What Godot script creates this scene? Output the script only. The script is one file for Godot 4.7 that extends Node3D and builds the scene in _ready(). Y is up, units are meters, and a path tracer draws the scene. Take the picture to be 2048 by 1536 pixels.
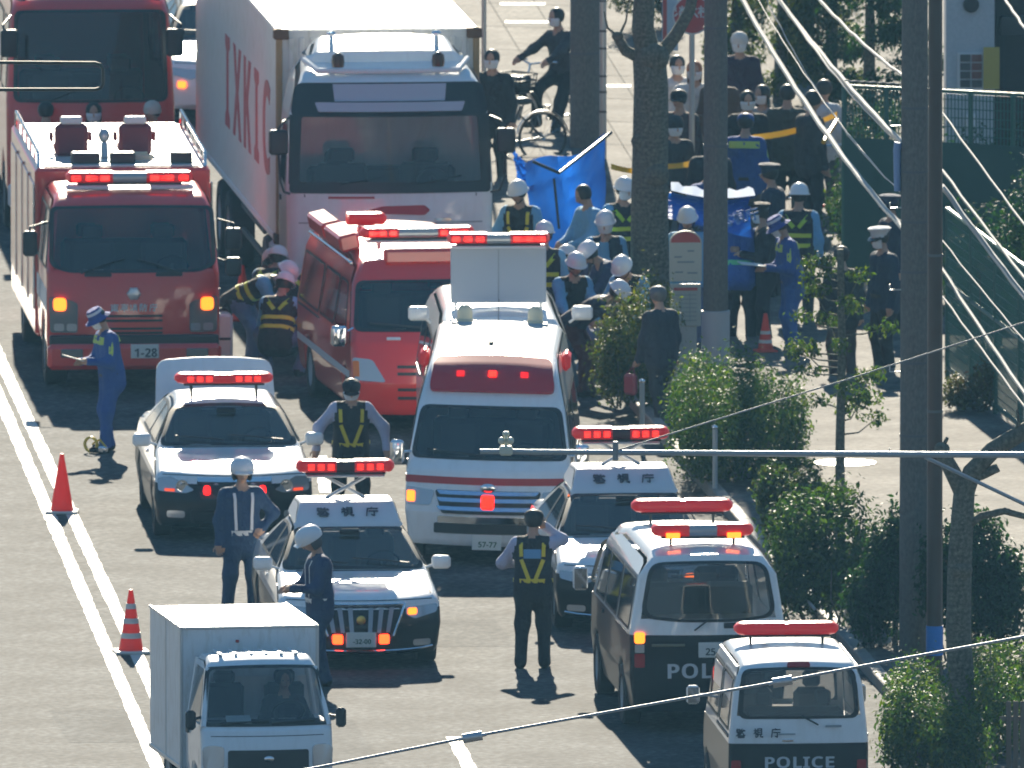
extends Node3D

# ---------------------------------------------------------------- survey of the place
const FOC := 66000.0          # focal length of the long lens, in photo pixels
const CAM_H := 41.5           # height of the viewpoint over the road
const CAM_Z := 375.0
var pitch := atan(7068.0 / 66000.0)
var rng := RandomNumberGenerator.new()
var mats := {}
var names := {}

func gp(px: float, py: float, h := 0.0) -> Vector3:      # a point of the ground (or of the level h) seen at a photo pixel
	var a: float = pitch + atan((py - 768.0) / FOC)
	var d: float = (CAM_H - h) / tan(a)
	var depth: float = d * cos(pitch) + (CAM_H - h) * sin(pitch)
	return Vector3((px - 1024.0) / FOC * depth, h, CAM_Z - d)

func _ready() -> void:
	rng.seed = 7
	setup_view()
	build_ground()
	build_street()
	build_vehicles()
	build_people()
	build_plants()
	build_wires()

func setup_view() -> void:
	var cam := Camera3D.new()
	cam.name = "camera"
	cam.position = Vector3(0, CAM_H, CAM_Z)
	cam.rotation.x = -pitch
	cam.fov = rad_to_deg(2.0 * atan(768.0 / FOC))
	cam.near = 1.0
	cam.far = 3000.0
	var eye := CameraAttributesPhysical.new()                       # the soft focus of the long zoom lens
	eye.frustum_focal_length = 12.0 * FOC / 768.0
	eye.frustum_focus_distance = 300.0
	eye.frustum_near = 1.0
	eye.frustum_far = 3000.0
	eye.exposure_aperture = 14.0
	cam.attributes = eye
	add_child(cam)
	cam.current = true
	var sky := ProceduralSkyMaterial.new()
	sky.sky_top_color = Color(0.30, 0.48, 0.66)
	sky.sky_horizon_color = Color(0.59, 0.69, 0.77)
	sky.sky_curve = 0.12
	sky.ground_bottom_color = Color(0.20, 0.20, 0.20)
	sky.ground_horizon_color = Color(0.50, 0.53, 0.56)
	sky.sky_energy_multiplier = 0.58
	sky.ground_energy_multiplier = 0.25
	sky.sun_angle_max = 25.0
	sky.sun_curve = 0.1
	var env := Environment.new()
	env.background_mode = Environment.BG_SKY
	env.sky = Sky.new()
	env.sky.sky_material = sky
	env.tonemap_mode = Environment.TONE_MAPPER_LINEAR
	env.tonemap_exposure = 3.7
	env.sdfgi_enabled = true
	env.ssao_enabled = true
	env.ssil_enabled = true
	env.fog_enabled = true
	env.fog_density = 0.00012
	env.fog_light_color = Color(0.58, 0.84, 1.0)
	var we := WorldEnvironment.new()
	we.name = "world_environment"
	we.environment = env
	add_child(we)
	var sun := DirectionalLight3D.new()
	sun.name = "sun"
	sun.light_energy = 1.3
	sun.light_color = Color(1.0, 0.95, 0.86)
	sun.light_angular_distance = 0.5
	sun.shadow_enabled = true
	var el := deg_to_rad(26.5)
	sun.basis = Basis.looking_at(Vector3(0.02, -sin(el), cos(el)))
	add_child(sun)

# ---------------------------------------------------------------- mesh building
class MB:
	var p := PackedVector3Array()
	func tri(a: Vector3, b: Vector3, c: Vector3) -> void:
		p.append(a); p.append(b); p.append(c)
	func quad(a: Vector3, b: Vector3, c: Vector3, d: Vector3) -> void:
		tri(a, b, c); tri(a, c, d)
	func otri(a: Vector3, b: Vector3, c: Vector3, out: Vector3) -> void:
		if (b - a).cross(c - a).dot(out) < 0.0: tri(a, c, b)
		else: tri(a, b, c)
	func oquad(a: Vector3, b: Vector3, c: Vector3, d: Vector3, out: Vector3) -> void:
		if (c - a).cross(d - b).dot(out) < 0.0: quad(a, d, c, b)
		else: quad(a, b, c, d)
	func mesh(deg := 40.0) -> ArrayMesh:
		var n := p.size()
		var fn := PackedVector3Array(); fn.resize(n / 3)
		var fu := PackedVector3Array(); fu.resize(n / 3)
		for t in n / 3:
			var a := p[t * 3]
			var c := (p[t * 3 + 1] - a).cross(p[t * 3 + 2] - a)
			fn[t] = c
			fu[t] = c.normalized()
		var nn := PackedVector3Array(); nn.resize(n)
		if deg <= 0.0:
			for i in n: nn[i] = fu[i / 3]
		else:
			var at := {}
			for i in n:
				var k := Vector3i((p[i] * 1500.0).round())
				if at.has(k): at[k].append(i / 3)
				else: at[k] = [i / 3]
			var lim := cos(deg_to_rad(deg))
			for i in n:
				var u := fu[i / 3]
				var s := Vector3.ZERO
				for t in at[Vector3i((p[i] * 1500.0).round())]:
					if fu[t].dot(u) > lim: s += fn[t]
				s = s.normalized()
				nn[i] = s if s.length_squared() > 0.5 else (u if u.length_squared() > 0.5 else Vector3.UP)
		var pos := PackedVector3Array(); pos.resize(n)
		var nor := PackedVector3Array(); nor.resize(n)
		for t in n / 3:
			pos[t * 3] = p[t * 3]; pos[t * 3 + 1] = p[t * 3 + 2]; pos[t * 3 + 2] = p[t * 3 + 1]
			nor[t * 3] = nn[t * 3]; nor[t * 3 + 1] = nn[t * 3 + 2]; nor[t * 3 + 2] = nn[t * 3 + 1]
		var arr := []
		arr.resize(Mesh.ARRAY_MAX)
		arr[Mesh.ARRAY_VERTEX] = pos
		arr[Mesh.ARRAY_NORMAL] = nor
		var am := ArrayMesh.new()
		am.add_surface_from_arrays(Mesh.PRIMITIVE_TRIANGLES, arr)
		return am

func mat(key: String, r: float, g: float, b: float, rough := 0.6, metal := 0.0) -> StandardMaterial3D:
	if mats.has(key): return mats[key]
	var m := StandardMaterial3D.new()
	m.resource_name = key
	m.albedo_color = Color(r, g, b).linear_to_srgb()
	m.roughness = rough
	m.metallic = metal
	mats[key] = m
	return m

func paint(key: String, r: float, g: float, b: float, rough := 0.35) -> StandardMaterial3D:
	if mats.has(key): return mats[key]
	var m := mat(key, r, g, b, rough)
	m.clearcoat_enabled = true
	m.clearcoat = 0.8
	m.clearcoat_roughness = 0.05
	return m

func glow(key: String, r: float, g: float, b: float, e: float) -> StandardMaterial3D:
	if mats.has(key): return mats[key]
	var m := mat(key, r, g, b, 0.2)
	m.emission_enabled = true
	m.emission = Color(r, g, b)
	m.emission_energy_multiplier = e
	return m

func numbered(called: String) -> String:
	if not names.has(called):
		names[called] = 0
		return called
	names[called] += 1
	return "%s_%03d" % [called, names[called]]

func thing(called: String, label: String, category: String, at := Vector3.ZERO, turn := 0.0, group := "") -> Node3D:
	var o := Node3D.new()
	o.name = numbered(called)
	add_child(o)
	o.position = at
	o.rotation_degrees.y = turn
	tag(o, label, category, group)
	return o

func tag(o: Node, label: String, category: String, group := "") -> void:
	o.set_meta("label", label)
	o.set_meta("category", category)
	if group: o.set_meta("group", group)

func part(called: String, m, material: Material, parent: Node, deg := 40.0) -> MeshInstance3D:
	var o := MeshInstance3D.new()
	o.name = called
	o.mesh = m.mesh(deg) if m is MB else m
	o.material_override = null
	if o.mesh is ArrayMesh and m is MB: o.mesh.surface_set_material(0, material)
	else: o.material_override = material
	parent.add_child(o, true)
	return o

func struct(called: String, m, material: Material, deg := 0.0) -> MeshInstance3D:
	var o := part(numbered(called), m, material, self, deg)
	o.set_meta("kind", "structure")
	return o

func xf(x: float, y: float, z: float, b := Basis()) -> Transform3D:
	return Transform3D(b, Vector3(x, y, z))

func box(m: MB, x: float, y: float, z: float, sx: float, sy: float, sz: float, r := 0.0, b := Basis()) -> void:
	rbox(m, xf(x, y, z, b), Vector3(sx, sy, sz), r)

func rbox(m: MB, t: Transform3D, s: Vector3, r: float) -> void:
	var h := s * 0.5
	if r <= 0.0:
		for ax in 3:
			for sg in [-1.0, 1.0]:
				var q := []
				for c in [[-1, -1], [1, -1], [1, 1], [-1, 1]]:
					var v := Vector3.ZERO
					v[ax] = h[ax] * sg
					v[(ax + 1) % 3] = h[(ax + 1) % 3] * c[0]
					v[(ax + 2) % 3] = h[(ax + 2) % 3] * c[1]
					q.append(t * v)
				var n := Vector3.ZERO
				n[ax] = sg
				m.oquad(q[0], q[1], q[2], q[3], t.basis * n)
		return
	r = minf(r, minf(h.x, minf(h.y, h.z)) * 0.98)
	var vt := func(sx: float, sy: float, sz: float, ax: int) -> Vector3:
		var v := Vector3((h.x - r) * sx, (h.y - r) * sy, (h.z - r) * sz)
		v[ax] = h[ax] * [sx, sy, sz][ax]
		return t * v
	for ax in 3:
		var u := (ax + 1) % 3
		var w := (ax + 2) % 3
		for sg in [-1.0, 1.0]:
			var q := []
			for c in [[-1, -1], [1, -1], [1, 1], [-1, 1]]:
				var s3 := [0.0, 0.0, 0.0]
				s3[ax] = sg; s3[u] = float(c[0]); s3[w] = float(c[1])
				q.append(vt.call(s3[0], s3[1], s3[2], ax))
			var n := Vector3.ZERO
			n[ax] = sg
			m.oquad(q[0], q[1], q[2], q[3], t.basis * n)
		for su in [-1.0, 1.0]:                                   # edges along ax
			for sw in [-1.0, 1.0]:
				var s0 := [0.0, 0.0, 0.0]
				s0[ax] = -1.0; s0[u] = su; s0[w] = sw
				var s1 := s0.duplicate()
				s1[ax] = 1.0
				var n := Vector3.ZERO
				n[u] = su; n[w] = sw
				m.oquad(vt.call(s0[0], s0[1], s0[2], u), vt.call(s1[0], s1[1], s1[2], u), vt.call(s1[0], s1[1], s1[2], w), vt.call(s0[0], s0[1], s0[2], w), t.basis * n)
	for sx in [-1.0, 1.0]:
		for sy in [-1.0, 1.0]:
			for sz in [-1.0, 1.0]:
				m.otri(vt.call(sx, sy, sz, 0), vt.call(sx, sy, sz, 1), vt.call(sx, sy, sz, 2), t.basis * Vector3(sx, sy, sz))

func tube(m: MB, pts: Array, r0: float, r1 := -1.0, n := 8, caps := true) -> void:
	var c := pts.size()
	if r1 < 0.0: r1 = r0
	var d: Vector3 = (pts[1] - pts[0]).normalized()
	var u := d.cross(Vector3.UP if absf(d.y) < 0.9 else Vector3.RIGHT).normalized()
	var rings := []
	for i in c:
		var dd: Vector3 = d
		if i > 0 and i < c - 1: dd = ((pts[i + 1] - pts[i]).normalized() + (pts[i] - pts[i - 1]).normalized()).normalized()
		elif i == c - 1: dd = (pts[i] - pts[i - 1]).normalized()
		u = (u - dd * u.dot(dd)).normalized()
		var v := dd.cross(u)
		var r := lerpf(r0, r1, float(i) / (c - 1))
		var ring := []
		for k in n:
			var a := TAU * k / n
			ring.append(pts[i] + (u * cos(a) + v * sin(a)) * r)
		rings.append(ring)
	for i in c - 1:
		for k in n:
			var k2 := (k + 1) % n
			m.quad(rings[i][k], rings[i][k2], rings[i + 1][k2], rings[i + 1][k])
	if caps:
		for k in range(1, n - 1):
			m.tri(rings[0][0], rings[0][k + 1], rings[0][k])
			m.tri(rings[c - 1][0], rings[c - 1][k], rings[c - 1][k + 1])

func lathe(m: MB, t: Transform3D, prof: Array, n := 16, from := 0.0, to := TAU) -> void:   # prof: [radius, height] upwards
	for i in prof.size() - 1:
		for k in n:
			var a := from + (to - from) * k / n
			var b := from + (to - from) * (k + 1) / n
			var p0 := t * Vector3(prof[i][0] * cos(a), prof[i][1], prof[i][0] * sin(a))
			var p1 := t * Vector3(prof[i][0] * cos(b), prof[i][1], prof[i][0] * sin(b))
			var q0 := t * Vector3(prof[i + 1][0] * cos(a), prof[i + 1][1], prof[i + 1][0] * sin(a))
			var q1 := t * Vector3(prof[i + 1][0] * cos(b), prof[i + 1][1], prof[i + 1][0] * sin(b))
			if prof[i][0] > 1e-5: m.tri(p0, q1, p1)
			if prof[i + 1][0] > 1e-5: m.tri(p0, q0, q1)

func ell(m: MB, t: Transform3D, r: Vector3, n := 12, k := 8) -> void:
	var prof := []
	for i in k + 1:
		var a := -PI / 2 + PI * i / k
		prof.append([cos(a) if i > 0 and i < k else 0.0, sin(a)])
	lathe(m, Transform3D(t.basis.scaled_local(r), t.origin), prof, n)

func flat_poly(m: MB, pts: Array, up := Vector3.UP) -> void:
	var p2 := PackedVector2Array()
	for v in pts: p2.append(Vector2(v.x, v.z))
	var ix := Geometry2D.triangulate_polygon(p2)
	for i in range(0, ix.size(), 3): m.otri(pts[ix[i]], pts[ix[i + 1]], pts[ix[i + 2]], up)

func rrect(x0: float, y0: float, x1: float, y1: float, r: float, n := 4) -> PackedVector2Array:
	return rpoly([Vector2(x0, y0), Vector2(x1, y0), Vector2(x1, y1), Vector2(x0, y1)], r, n)

func rpoly(pts: Array, r: float, n := 4) -> PackedVector2Array:       # polygon with its corners rounded
	var o := PackedVector2Array()
	var c := pts.size()
	for i in c:
		var b: Vector2 = pts[i]
		var a: Vector2 = pts[(i + c - 1) % c]
		var d: Vector2 = pts[(i + 1) % c]
		var l := minf(r, minf(a.distance_to(b), d.distance_to(b)) * 0.45)
		var p := b + (a - b).normalized() * l
		var q := b + (d - b).normalized() * l
		for k in n + 1:
			var t := float(k) / n
			o.append(p * (1 - t) * (1 - t) + b * 2 * t * (1 - t) + q * t * t)
	return o

func panel(m: MB, poly: PackedVector2Array, f: Callable, off: float, thick: float, cx := 0.22, cy := 9.0) -> void:
	var lo := poly[0]
	var hi := poly[0]
	for v in poly:
		lo = lo.min(v)
		hi = hi.max(v)
	var nx := maxi(1, ceili((hi.x - lo.x) / cx))
	var ny := maxi(1, ceili((hi.y - lo.y) / cy))
	for i in nx:
		for j in ny:
			var x0 := lerpf(lo.x, hi.x, float(i) / nx)
			var x1 := lerpf(lo.x, hi.x, float(i + 1) / nx)
			var y0 := lerpf(lo.y, hi.y, float(j) / ny)
			var y1 := lerpf(lo.y, hi.y, float(j + 1) / ny)
			var pieces := [poly]
			if nx > 1 or ny > 1:
				pieces = Geometry2D.intersect_polygons(poly, PackedVector2Array([Vector2(x0, y0), Vector2(x1, y0), Vector2(x1, y1), Vector2(x0, y1)]))
			for q in pieces:
				var ix := Geometry2D.triangulate_polygon(q)
				for t in range(0, ix.size(), 3):
					var a: Vector2 = q[ix[t]]
					var b: Vector2 = q[ix[t + 1]]
					var c: Vector2 = q[ix[t + 2]]
					var g := (a + b + c) / 3.0
					m.otri(f.call(a, off), f.call(b, off), f.call(c, off), f.call(g, off + 0.01) - f.call(g, off))
	if thick > 0.0:
		var mid: Vector3 = f.call((lo + hi) * 0.5, off)
		for i in poly.size():
			var a := poly[i]
			var b := poly[(i + 1) % poly.size()]
			var n := maxi(1, ceili(absf(b.x - a.x) / cx))
			for k in n:
				var u := a.lerp(b, float(k) / n)
				var v := a.lerp(b, float(k + 1) / n)
				var p0: Vector3 = f.call(u, off)
				var p1: Vector3 = f.call(v, off)
				m.oquad(p0, p1, f.call(v, off - thick), f.call(u, off - thick), (p0 + p1) * 0.5 - mid)

# ---------------------------------------------------------------- vehicle bodies: a side profile given width, tumblehome and rounded edges
class Hull:
	var prof := PackedVector2Array()     # (z, y), anticlockwise with the nose at +z
	var wid := PackedVector2Array()      # (y, half width)
	var bow0 := 0.0                      # how far the corners sweep back, front and rear
	var bow1 := 0.0
	var crown := 0.0
	var bl := 1.2
	var zlo := 0.0
	var zhi := 0.0
	var top := 0.0
	func setup(pr: PackedVector2Array, w: Array, b0: float, b1: float, cr: float) -> Hull:
		prof = pr
		for i in range(0, w.size(), 2): wid.append(Vector2(w[i], w[i + 1]))
		bow0 = b0; bow1 = b1; crown = cr
		zlo = 99.0; zhi = -99.0; top = -9.0
		for v in prof:
			zlo = minf(zlo, v.x); zhi = maxf(zhi, v.x); top = maxf(top, v.y)
		return self
	func w(y: float) -> float:
		if y <= wid[0].x: return wid[0].y
		for i in wid.size() - 1:
			if y <= wid[i + 1].x: return lerpf(wid[i].y, wid[i + 1].y, (y - wid[i].x) / (wid[i + 1].x - wid[i].x))
		return wid[wid.size() - 1].y
	func pos(x: float, y: float, z: float) -> Vector3:
		var t := x / maxf(w(y), 0.05)
		var t2 := t * t
		var a := clampf((z - zhi + bl) / bl, 0.0, 1.0)
		var b := clampf((zlo + bl - z) / bl, 0.0, 1.0)
		return Vector3(x, y - crown * t2 * clampf((y - top + 0.35) / 0.35, 0.0, 1.0), z - bow0 * t2 * a + bow1 * t2 * b)
	func cross(y: float, front: bool) -> Array:                      # [z, normal] of the profile at height y
		var best := -999.0 if front else 999.0
		var nor := Vector2(1, 0) if front else Vector2(-1, 0)
		for i in prof.size():
			var a := prof[i]
			var b := prof[(i + 1) % prof.size()]
			if (a.y - y) * (b.y - y) > 0.0 or a.y == b.y: continue
			var z := lerpf(a.x, b.x, (y - a.y) / (b.y - a.y))
			if (front and z > best) or (not front and z < best):
				best = z
				nor = Vector2(b.y - a.y, a.x - b.x).normalized()
		if absf(best) > 900.0: best = zhi if front else zlo
		return [best, nor]
	func front(p: Vector2, off: float) -> Vector3:
		var c := cross(p.y, true)
		return pos(p.x, p.y + c[1].y * off, c[0] + c[1].x * off)
	func rear(p: Vector2, off: float) -> Vector3:
		var c := cross(p.y, false)
		return pos(-p.x, p.y + c[1].y * off, c[0] + c[1].x * off)
	func plus(p: Vector2, off: float) -> Vector3:                    # the flank at +x; p = (z, y)
		var q := pos(w(p.y), p.y, p.x)
		q.x += off
		return q
	func minus(p: Vector2, off: float) -> Vector3:
		var q := pos(-w(p.y), p.y, p.x)
		q.x -= off
		return q
	func roof(p: Vector2, off: float) -> Vector3:                    # p = (x, z)
		var y := -9.0
		for i in prof.size():
			var a := prof[i]
			var b := prof[(i + 1) % prof.size()]
			if (a.x - p.y) * (b.x - p.y) > 0.0 or a.x == b.x: continue
			y = maxf(y, lerpf(a.y, b.y, (p.y - a.x) / (b.x - a.x)))
		return pos(p.x, y, p.y) + Vector3(0, off, 0)
	func build(m: MB, ylo := -9.0, yhi := 99.0, r := 0.05, holes := []) -> void:   # holes: [y0, y1, front?], openings left for panes
		var pieces := [prof]
		if ylo > -8.0 or yhi < 98.0:
			pieces = Geometry2D.intersect_polygons(prof, PackedVector2Array([Vector2(-60, ylo), Vector2(60, ylo), Vector2(60, yhi), Vector2(-60, yhi)]))
		for pc in pieces:
			var q: PackedVector2Array = pc
			if Geometry2D.is_polygon_clockwise(q): q.reverse()
			var s := PackedVector2Array()                            # edges cut where the width bends and where they are long
			for i in q.size():
				var a := q[i]
				var b := q[(i + 1) % q.size()]
				if a.distance_to(b) < 0.004: continue
				var ts := [0.0]
				for v in wid:
					if (a.y - v.x) * (b.y - v.x) < -1e-6: ts.append((v.x - a.y) / (b.y - a.y))
				for q4 in holes:
					if ((a.x + b.x) * 0.5 > (zlo + zhi) * 0.5) != q4[2]: continue
					for yy in [q4[0], q4[1]]:
						if (a.y - yy) * (b.y - yy) < -1e-6: ts.append((yy - a.y) / (b.y - a.y))
				var n := ceili(a.distance_to(b) / 0.45)
				for k in range(1, n): ts.append(float(k) / n)
				ts.sort()
				for k in ts.size():
					if k == 0 or ts[k] - ts[k - 1] > (0.02 if holes.is_empty() else 0.002): s.append(a.lerp(b, ts[k]))
			var c := s.size()
			var nn := PackedVector2Array()
			for i in c:
				var e0 := s[i] - s[(i + c - 1) % c]
				var e1 := s[(i + 1) % c] - s[i]
				var n := (Vector2(e0.y, -e0.x).normalized() + Vector2(e1.y, -e1.x).normalized())
				n = n.normalized() / maxf(0.6, n.length() * 0.5)
				if absf(s[i].y - ylo) < 0.002 or absf(s[i].y - yhi) < 0.002: n = Vector2(signf(n.x) * minf(1.0, absf(n.x) * 1.5), 0) if absf(n.x) > 0.15 else Vector2.ZERO
				nn.append(n)
			var st := []                                             # [side, how far in, inset]
			for k in 4:
				var a := PI / 2 * k / 3.0
				st.append([-1.0, r * (1 - cos(a)), r * (1 - sin(a)), 0.0])
			for k in range(1, 8): st.append([0.0, 0.0, 0.0, -1.0 + k / 4.0])
			for k in range(3, -1, -1):
				var a := PI / 2 * k / 3.0
				st.append([1.0, r * (1 - cos(a)), r * (1 - sin(a)), 0.0])
			var rings := []
			for e in st:
				var ring := PackedVector3Array()
				for i in c:
					var v: Vector2 = s[i] - nn[i] * e[2]
					var ww := w(s[i].y)
					var x: float = e[0] * (ww - e[1]) if e[0] != 0.0 else e[3] * (ww - r)
					ring.append(pos(x, v.y, v.x))
				rings.append(ring)
			for j in rings.size() - 1:
				for i in c:
					var i2 := (i + 1) % c
					var cut := false
					if j >= 3 and j < rings.size() - 4:
						var mid := (s[i] + s[i2]) * 0.5
						for q4 in holes:
							if (mid.x > (zlo + zhi) * 0.5) == q4[2] and mid.y > q4[0] and mid.y < q4[1]: cut = true
					if not cut: m.quad(rings[j][i], rings[j + 1][i], rings[j + 1][i2], rings[j][i2])
			for e in [0, rings.size() - 1]:
				var poly := PackedVector2Array()
				for i in c: poly.append(s[i] - nn[i] * r)
				var sg := -1.0 if e == 0 else 1.0
				var cuts := [-20.0]
				for v in wid: cuts.append(v.x)
				cuts.append(20.0)
				for k in cuts.size() - 1:
					for piece in Geometry2D.intersect_polygons(poly, PackedVector2Array([Vector2(-60, cuts[k]), Vector2(60, cuts[k]), Vector2(60, cuts[k + 1]), Vector2(-60, cuts[k + 1])])):
						var ix := Geometry2D.triangulate_polygon(piece)
						for t in range(0, ix.size(), 3):
							var tv := []
							for z in 3:
								var v: Vector2 = piece[ix[t + z]]
								tv.append(pos(sg * w(v.y), v.y, v.x))
							m.otri(tv[0], tv[1], tv[2], Vector3(sg, 0, 0))

func mkprof(over: Array, axles: Array, r: float, yb: float) -> PackedVector2Array:
	# over: [z, y, ...] from the foot of the nose over the roof to the foot of the tail; wheel arches are cut along the bottom
	var o := PackedVector2Array()
	for i in range(0, over.size(), 2): o.append(Vector2(over[i], over[i + 1]))
	var ax := axles.duplicate()
	ax.sort()
	for z in ax:
		var wy := r * 0.9                                            # wheel centre height
		var a0 := asin(clampf((yb - wy) / r, -1.0, 1.0))
		for k in 9:
			var a := PI - a0 + (2 * a0 - PI) * k / 8.0
			o.append(Vector2(z + r * cos(a), wy + r * sin(a)))
	return o

func wheels(parent: Node3D, axles: Array, half: float, r: float, width: float, rim_mat: Material) -> void:
	for z in axles:
		for sx in [-1.0, 1.0]:
			var b := Basis(Vector3.FORWARD, PI / 2 * sx)
			var t := MB.new()
			lathe(t, xf(sx * half, r, z, b), [[r * 0.62, width * 0.45], [r * 0.66, width * 0.5], [r * 0.94, width * 0.5], [r, width * 0.38], [r, -width * 0.38], [r * 0.94, -width * 0.5], [r * 0.6, -width * 0.5]].map(func(q): return [q[0], -q[1]]), 20)
			var wheel := part("wheel", t, mat("tyre", 0.018, 0.018, 0.02, 0.75), parent)
			var rm := MB.new()
			lathe(rm, xf(sx * half, r, z, b), [[0.0, width * 0.30], [r * 0.2, width * 0.36], [r * 0.25, width * 0.28], [r * 0.5, width * 0.30], [r * 0.63, width * 0.46], [r * 0.63, -width * 0.4]], 20)
			part("rim", rm, rim_mat, wheel)

func lettering(parent: Node3D, s: String, cap: float, t: Transform3D, m: Material, depth := 0.008, bold := true, squeeze := 1.0) -> MeshInstance3D:
	var tm := TextMesh.new()
	var f := SystemFont.new()
	f.font_names = PackedStringArray(["Droid Sans"])
	f.font_weight = 700 if bold else 400
	tm.font = f
	tm.text = s
	tm.font_size = 64
	tm.pixel_size = cap / (64.0 * 0.71)
	tm.depth = depth
	tm.curve_step = 2.0
	tm.vertical_alignment = VERTICAL_ALIGNMENT_CENTER
	var o := part("lettering", tm, m, parent)
	o.transform = Transform3D(t.basis * Basis.from_scale(Vector3(squeeze, 1, 1)), t.origin)
	return o

const STROKES := {
	"警": "0141 1012 3032 0343 4346 1434 1436 3436 1636 6043 5292 8146 5386 0797 2888 2989 2829 8889",
	"視": "1021 0232 3205 2329 2447 4080 4046 8086 4282 4484 4686 5639 7678 7899 9998",
	"庁": "4051 1191 1109 2494 6469 6948",
	"消": "0112 0314 0826 6063 4153 8173 4484 4449 8489 4686 4787",
	"火": "5054 5409 5499 1224 8264",
	"栓": "0242 2029 2306 2345 7045 7095 5686 5787 4999 7679",
	"東": "0191 5059 1383 1317 8387 1585 1787 5709 5799",
	"京": "5051 1191 2383 2325 8385 2585 5559 5948 3607 7698",
	"防": "0009 0030 3013 1334 3616 6061 4292 6239 6484 8479 7968",
}
func kanji(parent: Node3D, s: String, h: float, step: float, t: Transform3D, m: Material, thick := 0.13, down := false, deep := 0.008) -> void:
	var n := s.length()
	for i in n:
		var b := MB.new()
		var o := Vector2((i - (n - 1) * 0.5) * step, 0) if not down else Vector2(0, ((n - 1) * 0.5 - i) * step)
		for q in STROKES[s[i]].split(" "):
			var a := Vector2(int(q[0]) / 9.0 - 0.5, 0.5 - int(q[1]) / 9.0) * h + o
			var c := Vector2(int(q[2]) / 9.0 - 0.5, 0.5 - int(q[3]) / 9.0) * h + o
			var l := a.distance_to(c) + h * thick * 0.6
			var mid := (a + c) * 0.5
			rbox(b, t * xf(mid.x, mid.y, 0, Basis(Vector3.BACK, (c - a).angle())), Vector3(l, h * thick, deep), 0.0)
		part("lettering", b, m, parent, 0.0)

func grimy(key: String, r: float, g: float, b: float, rough: float, amount := 0.16) -> StandardMaterial3D:
	# paint with faint streaks and dust of its own
	if mats.has(key): return mats[key]
	var m := mat(key, 1, 1, 1, rough)
	var n := FastNoiseLite.new()
	n.seed = hash(key) % 1000
	n.frequency = 0.02
	n.fractal_octaves = 5
	n.fractal_gain = 0.6
	var tx := NoiseTexture2D.new()
	tx.width = 512
	tx.height = 512
	tx.seamless = true
	tx.noise = n
	var gr := Gradient.new()
	gr.set_color(0, Color(r * (1 - amount * 1.6), g * (1 - amount * 1.8), b * (1 - amount * 2.2)).linear_to_srgb())
	gr.set_color(1, Color(r, g, b).linear_to_srgb())
	gr.set_offset(1, 0.55)
	tx.color_ramp = gr
	m.albedo_texture = tx
	m.uv1_triplanar = true
	m.uv1_scale = Vector3(0.8, 0.22, 0.8)
	return m

# ---------------------------------------------------------------- vehicles
func white() -> Material:
	if mats.has("white_paint"): return mats["white_paint"]
	var m := grimy("white_paint", 0.75, 0.77, 0.78, 0.3, 0.06)
	m.clearcoat_enabled = true
	m.clearcoat = 0.8
	m.clearcoat_roughness = 0.05
	return m
func clear_glass() -> Material:
	if mats.has("clear_glass"): return mats["clear_glass"]
	var m := mat("clear_glass", 0.012, 0.024, 0.030, 0.03)
	m.transparency = BaseMaterial3D.TRANSPARENCY_ALPHA
	m.albedo_color.a = 0.42
	m.metallic_specular = 0.85
	return m
func black() -> Material:
	var m := paint("black_paint", 0.008, 0.012, 0.017, 0.4)
	m.clearcoat = 0.25
	m.metallic_specular = 0.35
	return m
func red() -> Material: return paint("red_paint", 0.62, 0.026, 0.022, 0.3)
func trim() -> Material: return mat("black_trim", 0.02, 0.022, 0.025, 0.5)
func chrome() -> Material: return mat("chrome", 0.72, 0.74, 0.77, 0.07, 1.0)
func alloy() -> Material: return mat("alloy", 0.45, 0.46, 0.48, 0.35, 0.8)
func steel() -> Material: return mat("painted_steel", 0.42, 0.43, 0.44, 0.45)
func glass() -> Material:
	var m := mat("dark_glass", 0.016, 0.026, 0.034, 0.06)
	m.metallic_specular = 0.46
	return m
func pale_plastic() -> Material: return mat("pale_plastic", 0.62, 0.64, 0.66, 0.4)
func lens() -> Material: return mat("clear_lens", 0.50, 0.52, 0.54, 0.1, 0.55)
func red_lens() -> Material:
	var m := glow("red_lens", 0.50, 0.016, 0.02, 0.22)
	m.roughness = 0.30
	return m
func red_led() -> Material: return glow("red_led", 1.0, 0.05, 0.03, 0.9)
func amber() -> Material: return glow("amber_lamp", 1.0, 0.42, 0.06, 1.1)

func fpanel(called: String, f: Callable, poly, m: Material, parent: Node, off := 0.006, thick := 0.014, cy := 9.0) -> MeshInstance3D:
	var b := MB.new()
	panel(b, poly, f, off, thick, 0.16, cy)
	var o := part(called, b, m, parent, 35.0)
	if called in ["windscreen", "rear_window", "side_window"]:       # rubber seal round the pane
		var lo: Vector2 = poly[0]
		var hi: Vector2 = poly[0]
		for v in poly:
			lo = lo.min(v)
			hi = hi.max(v)
		var mid := (lo + hi) * 0.5
		var k := Vector2(1.0 + 0.075 / (hi.x - lo.x), 1.0 + 0.055 / (hi.y - lo.y))
		b = MB.new()
		for i in poly.size():
			var p0: Vector2 = poly[i]
			var p1: Vector2 = poly[(i + 1) % poly.size()]
			var n := maxi(1, ceili(p0.distance_to(p1) / 0.2))
			for j in n:
				var u := p0.lerp(p1, float(j) / n)
				var v := p0.lerp(p1, float(j + 1) / n)
				var u2 := mid + (u - mid) * k
				var v2 := mid + (v - mid) * k
				var u1 := mid + (u - mid) * 0.985
				var v1 := mid + (v - mid) * 0.985
				b.oquad(f.call(u1, off + 0.004), f.call(v1, off + 0.004), f.call(v2, off + 0.001), f.call(u2, off + 0.001), f.call(u, off + 0.05) - f.call(u, off))
		part("seal", b, trim(), o, 35.0)
	return o

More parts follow.
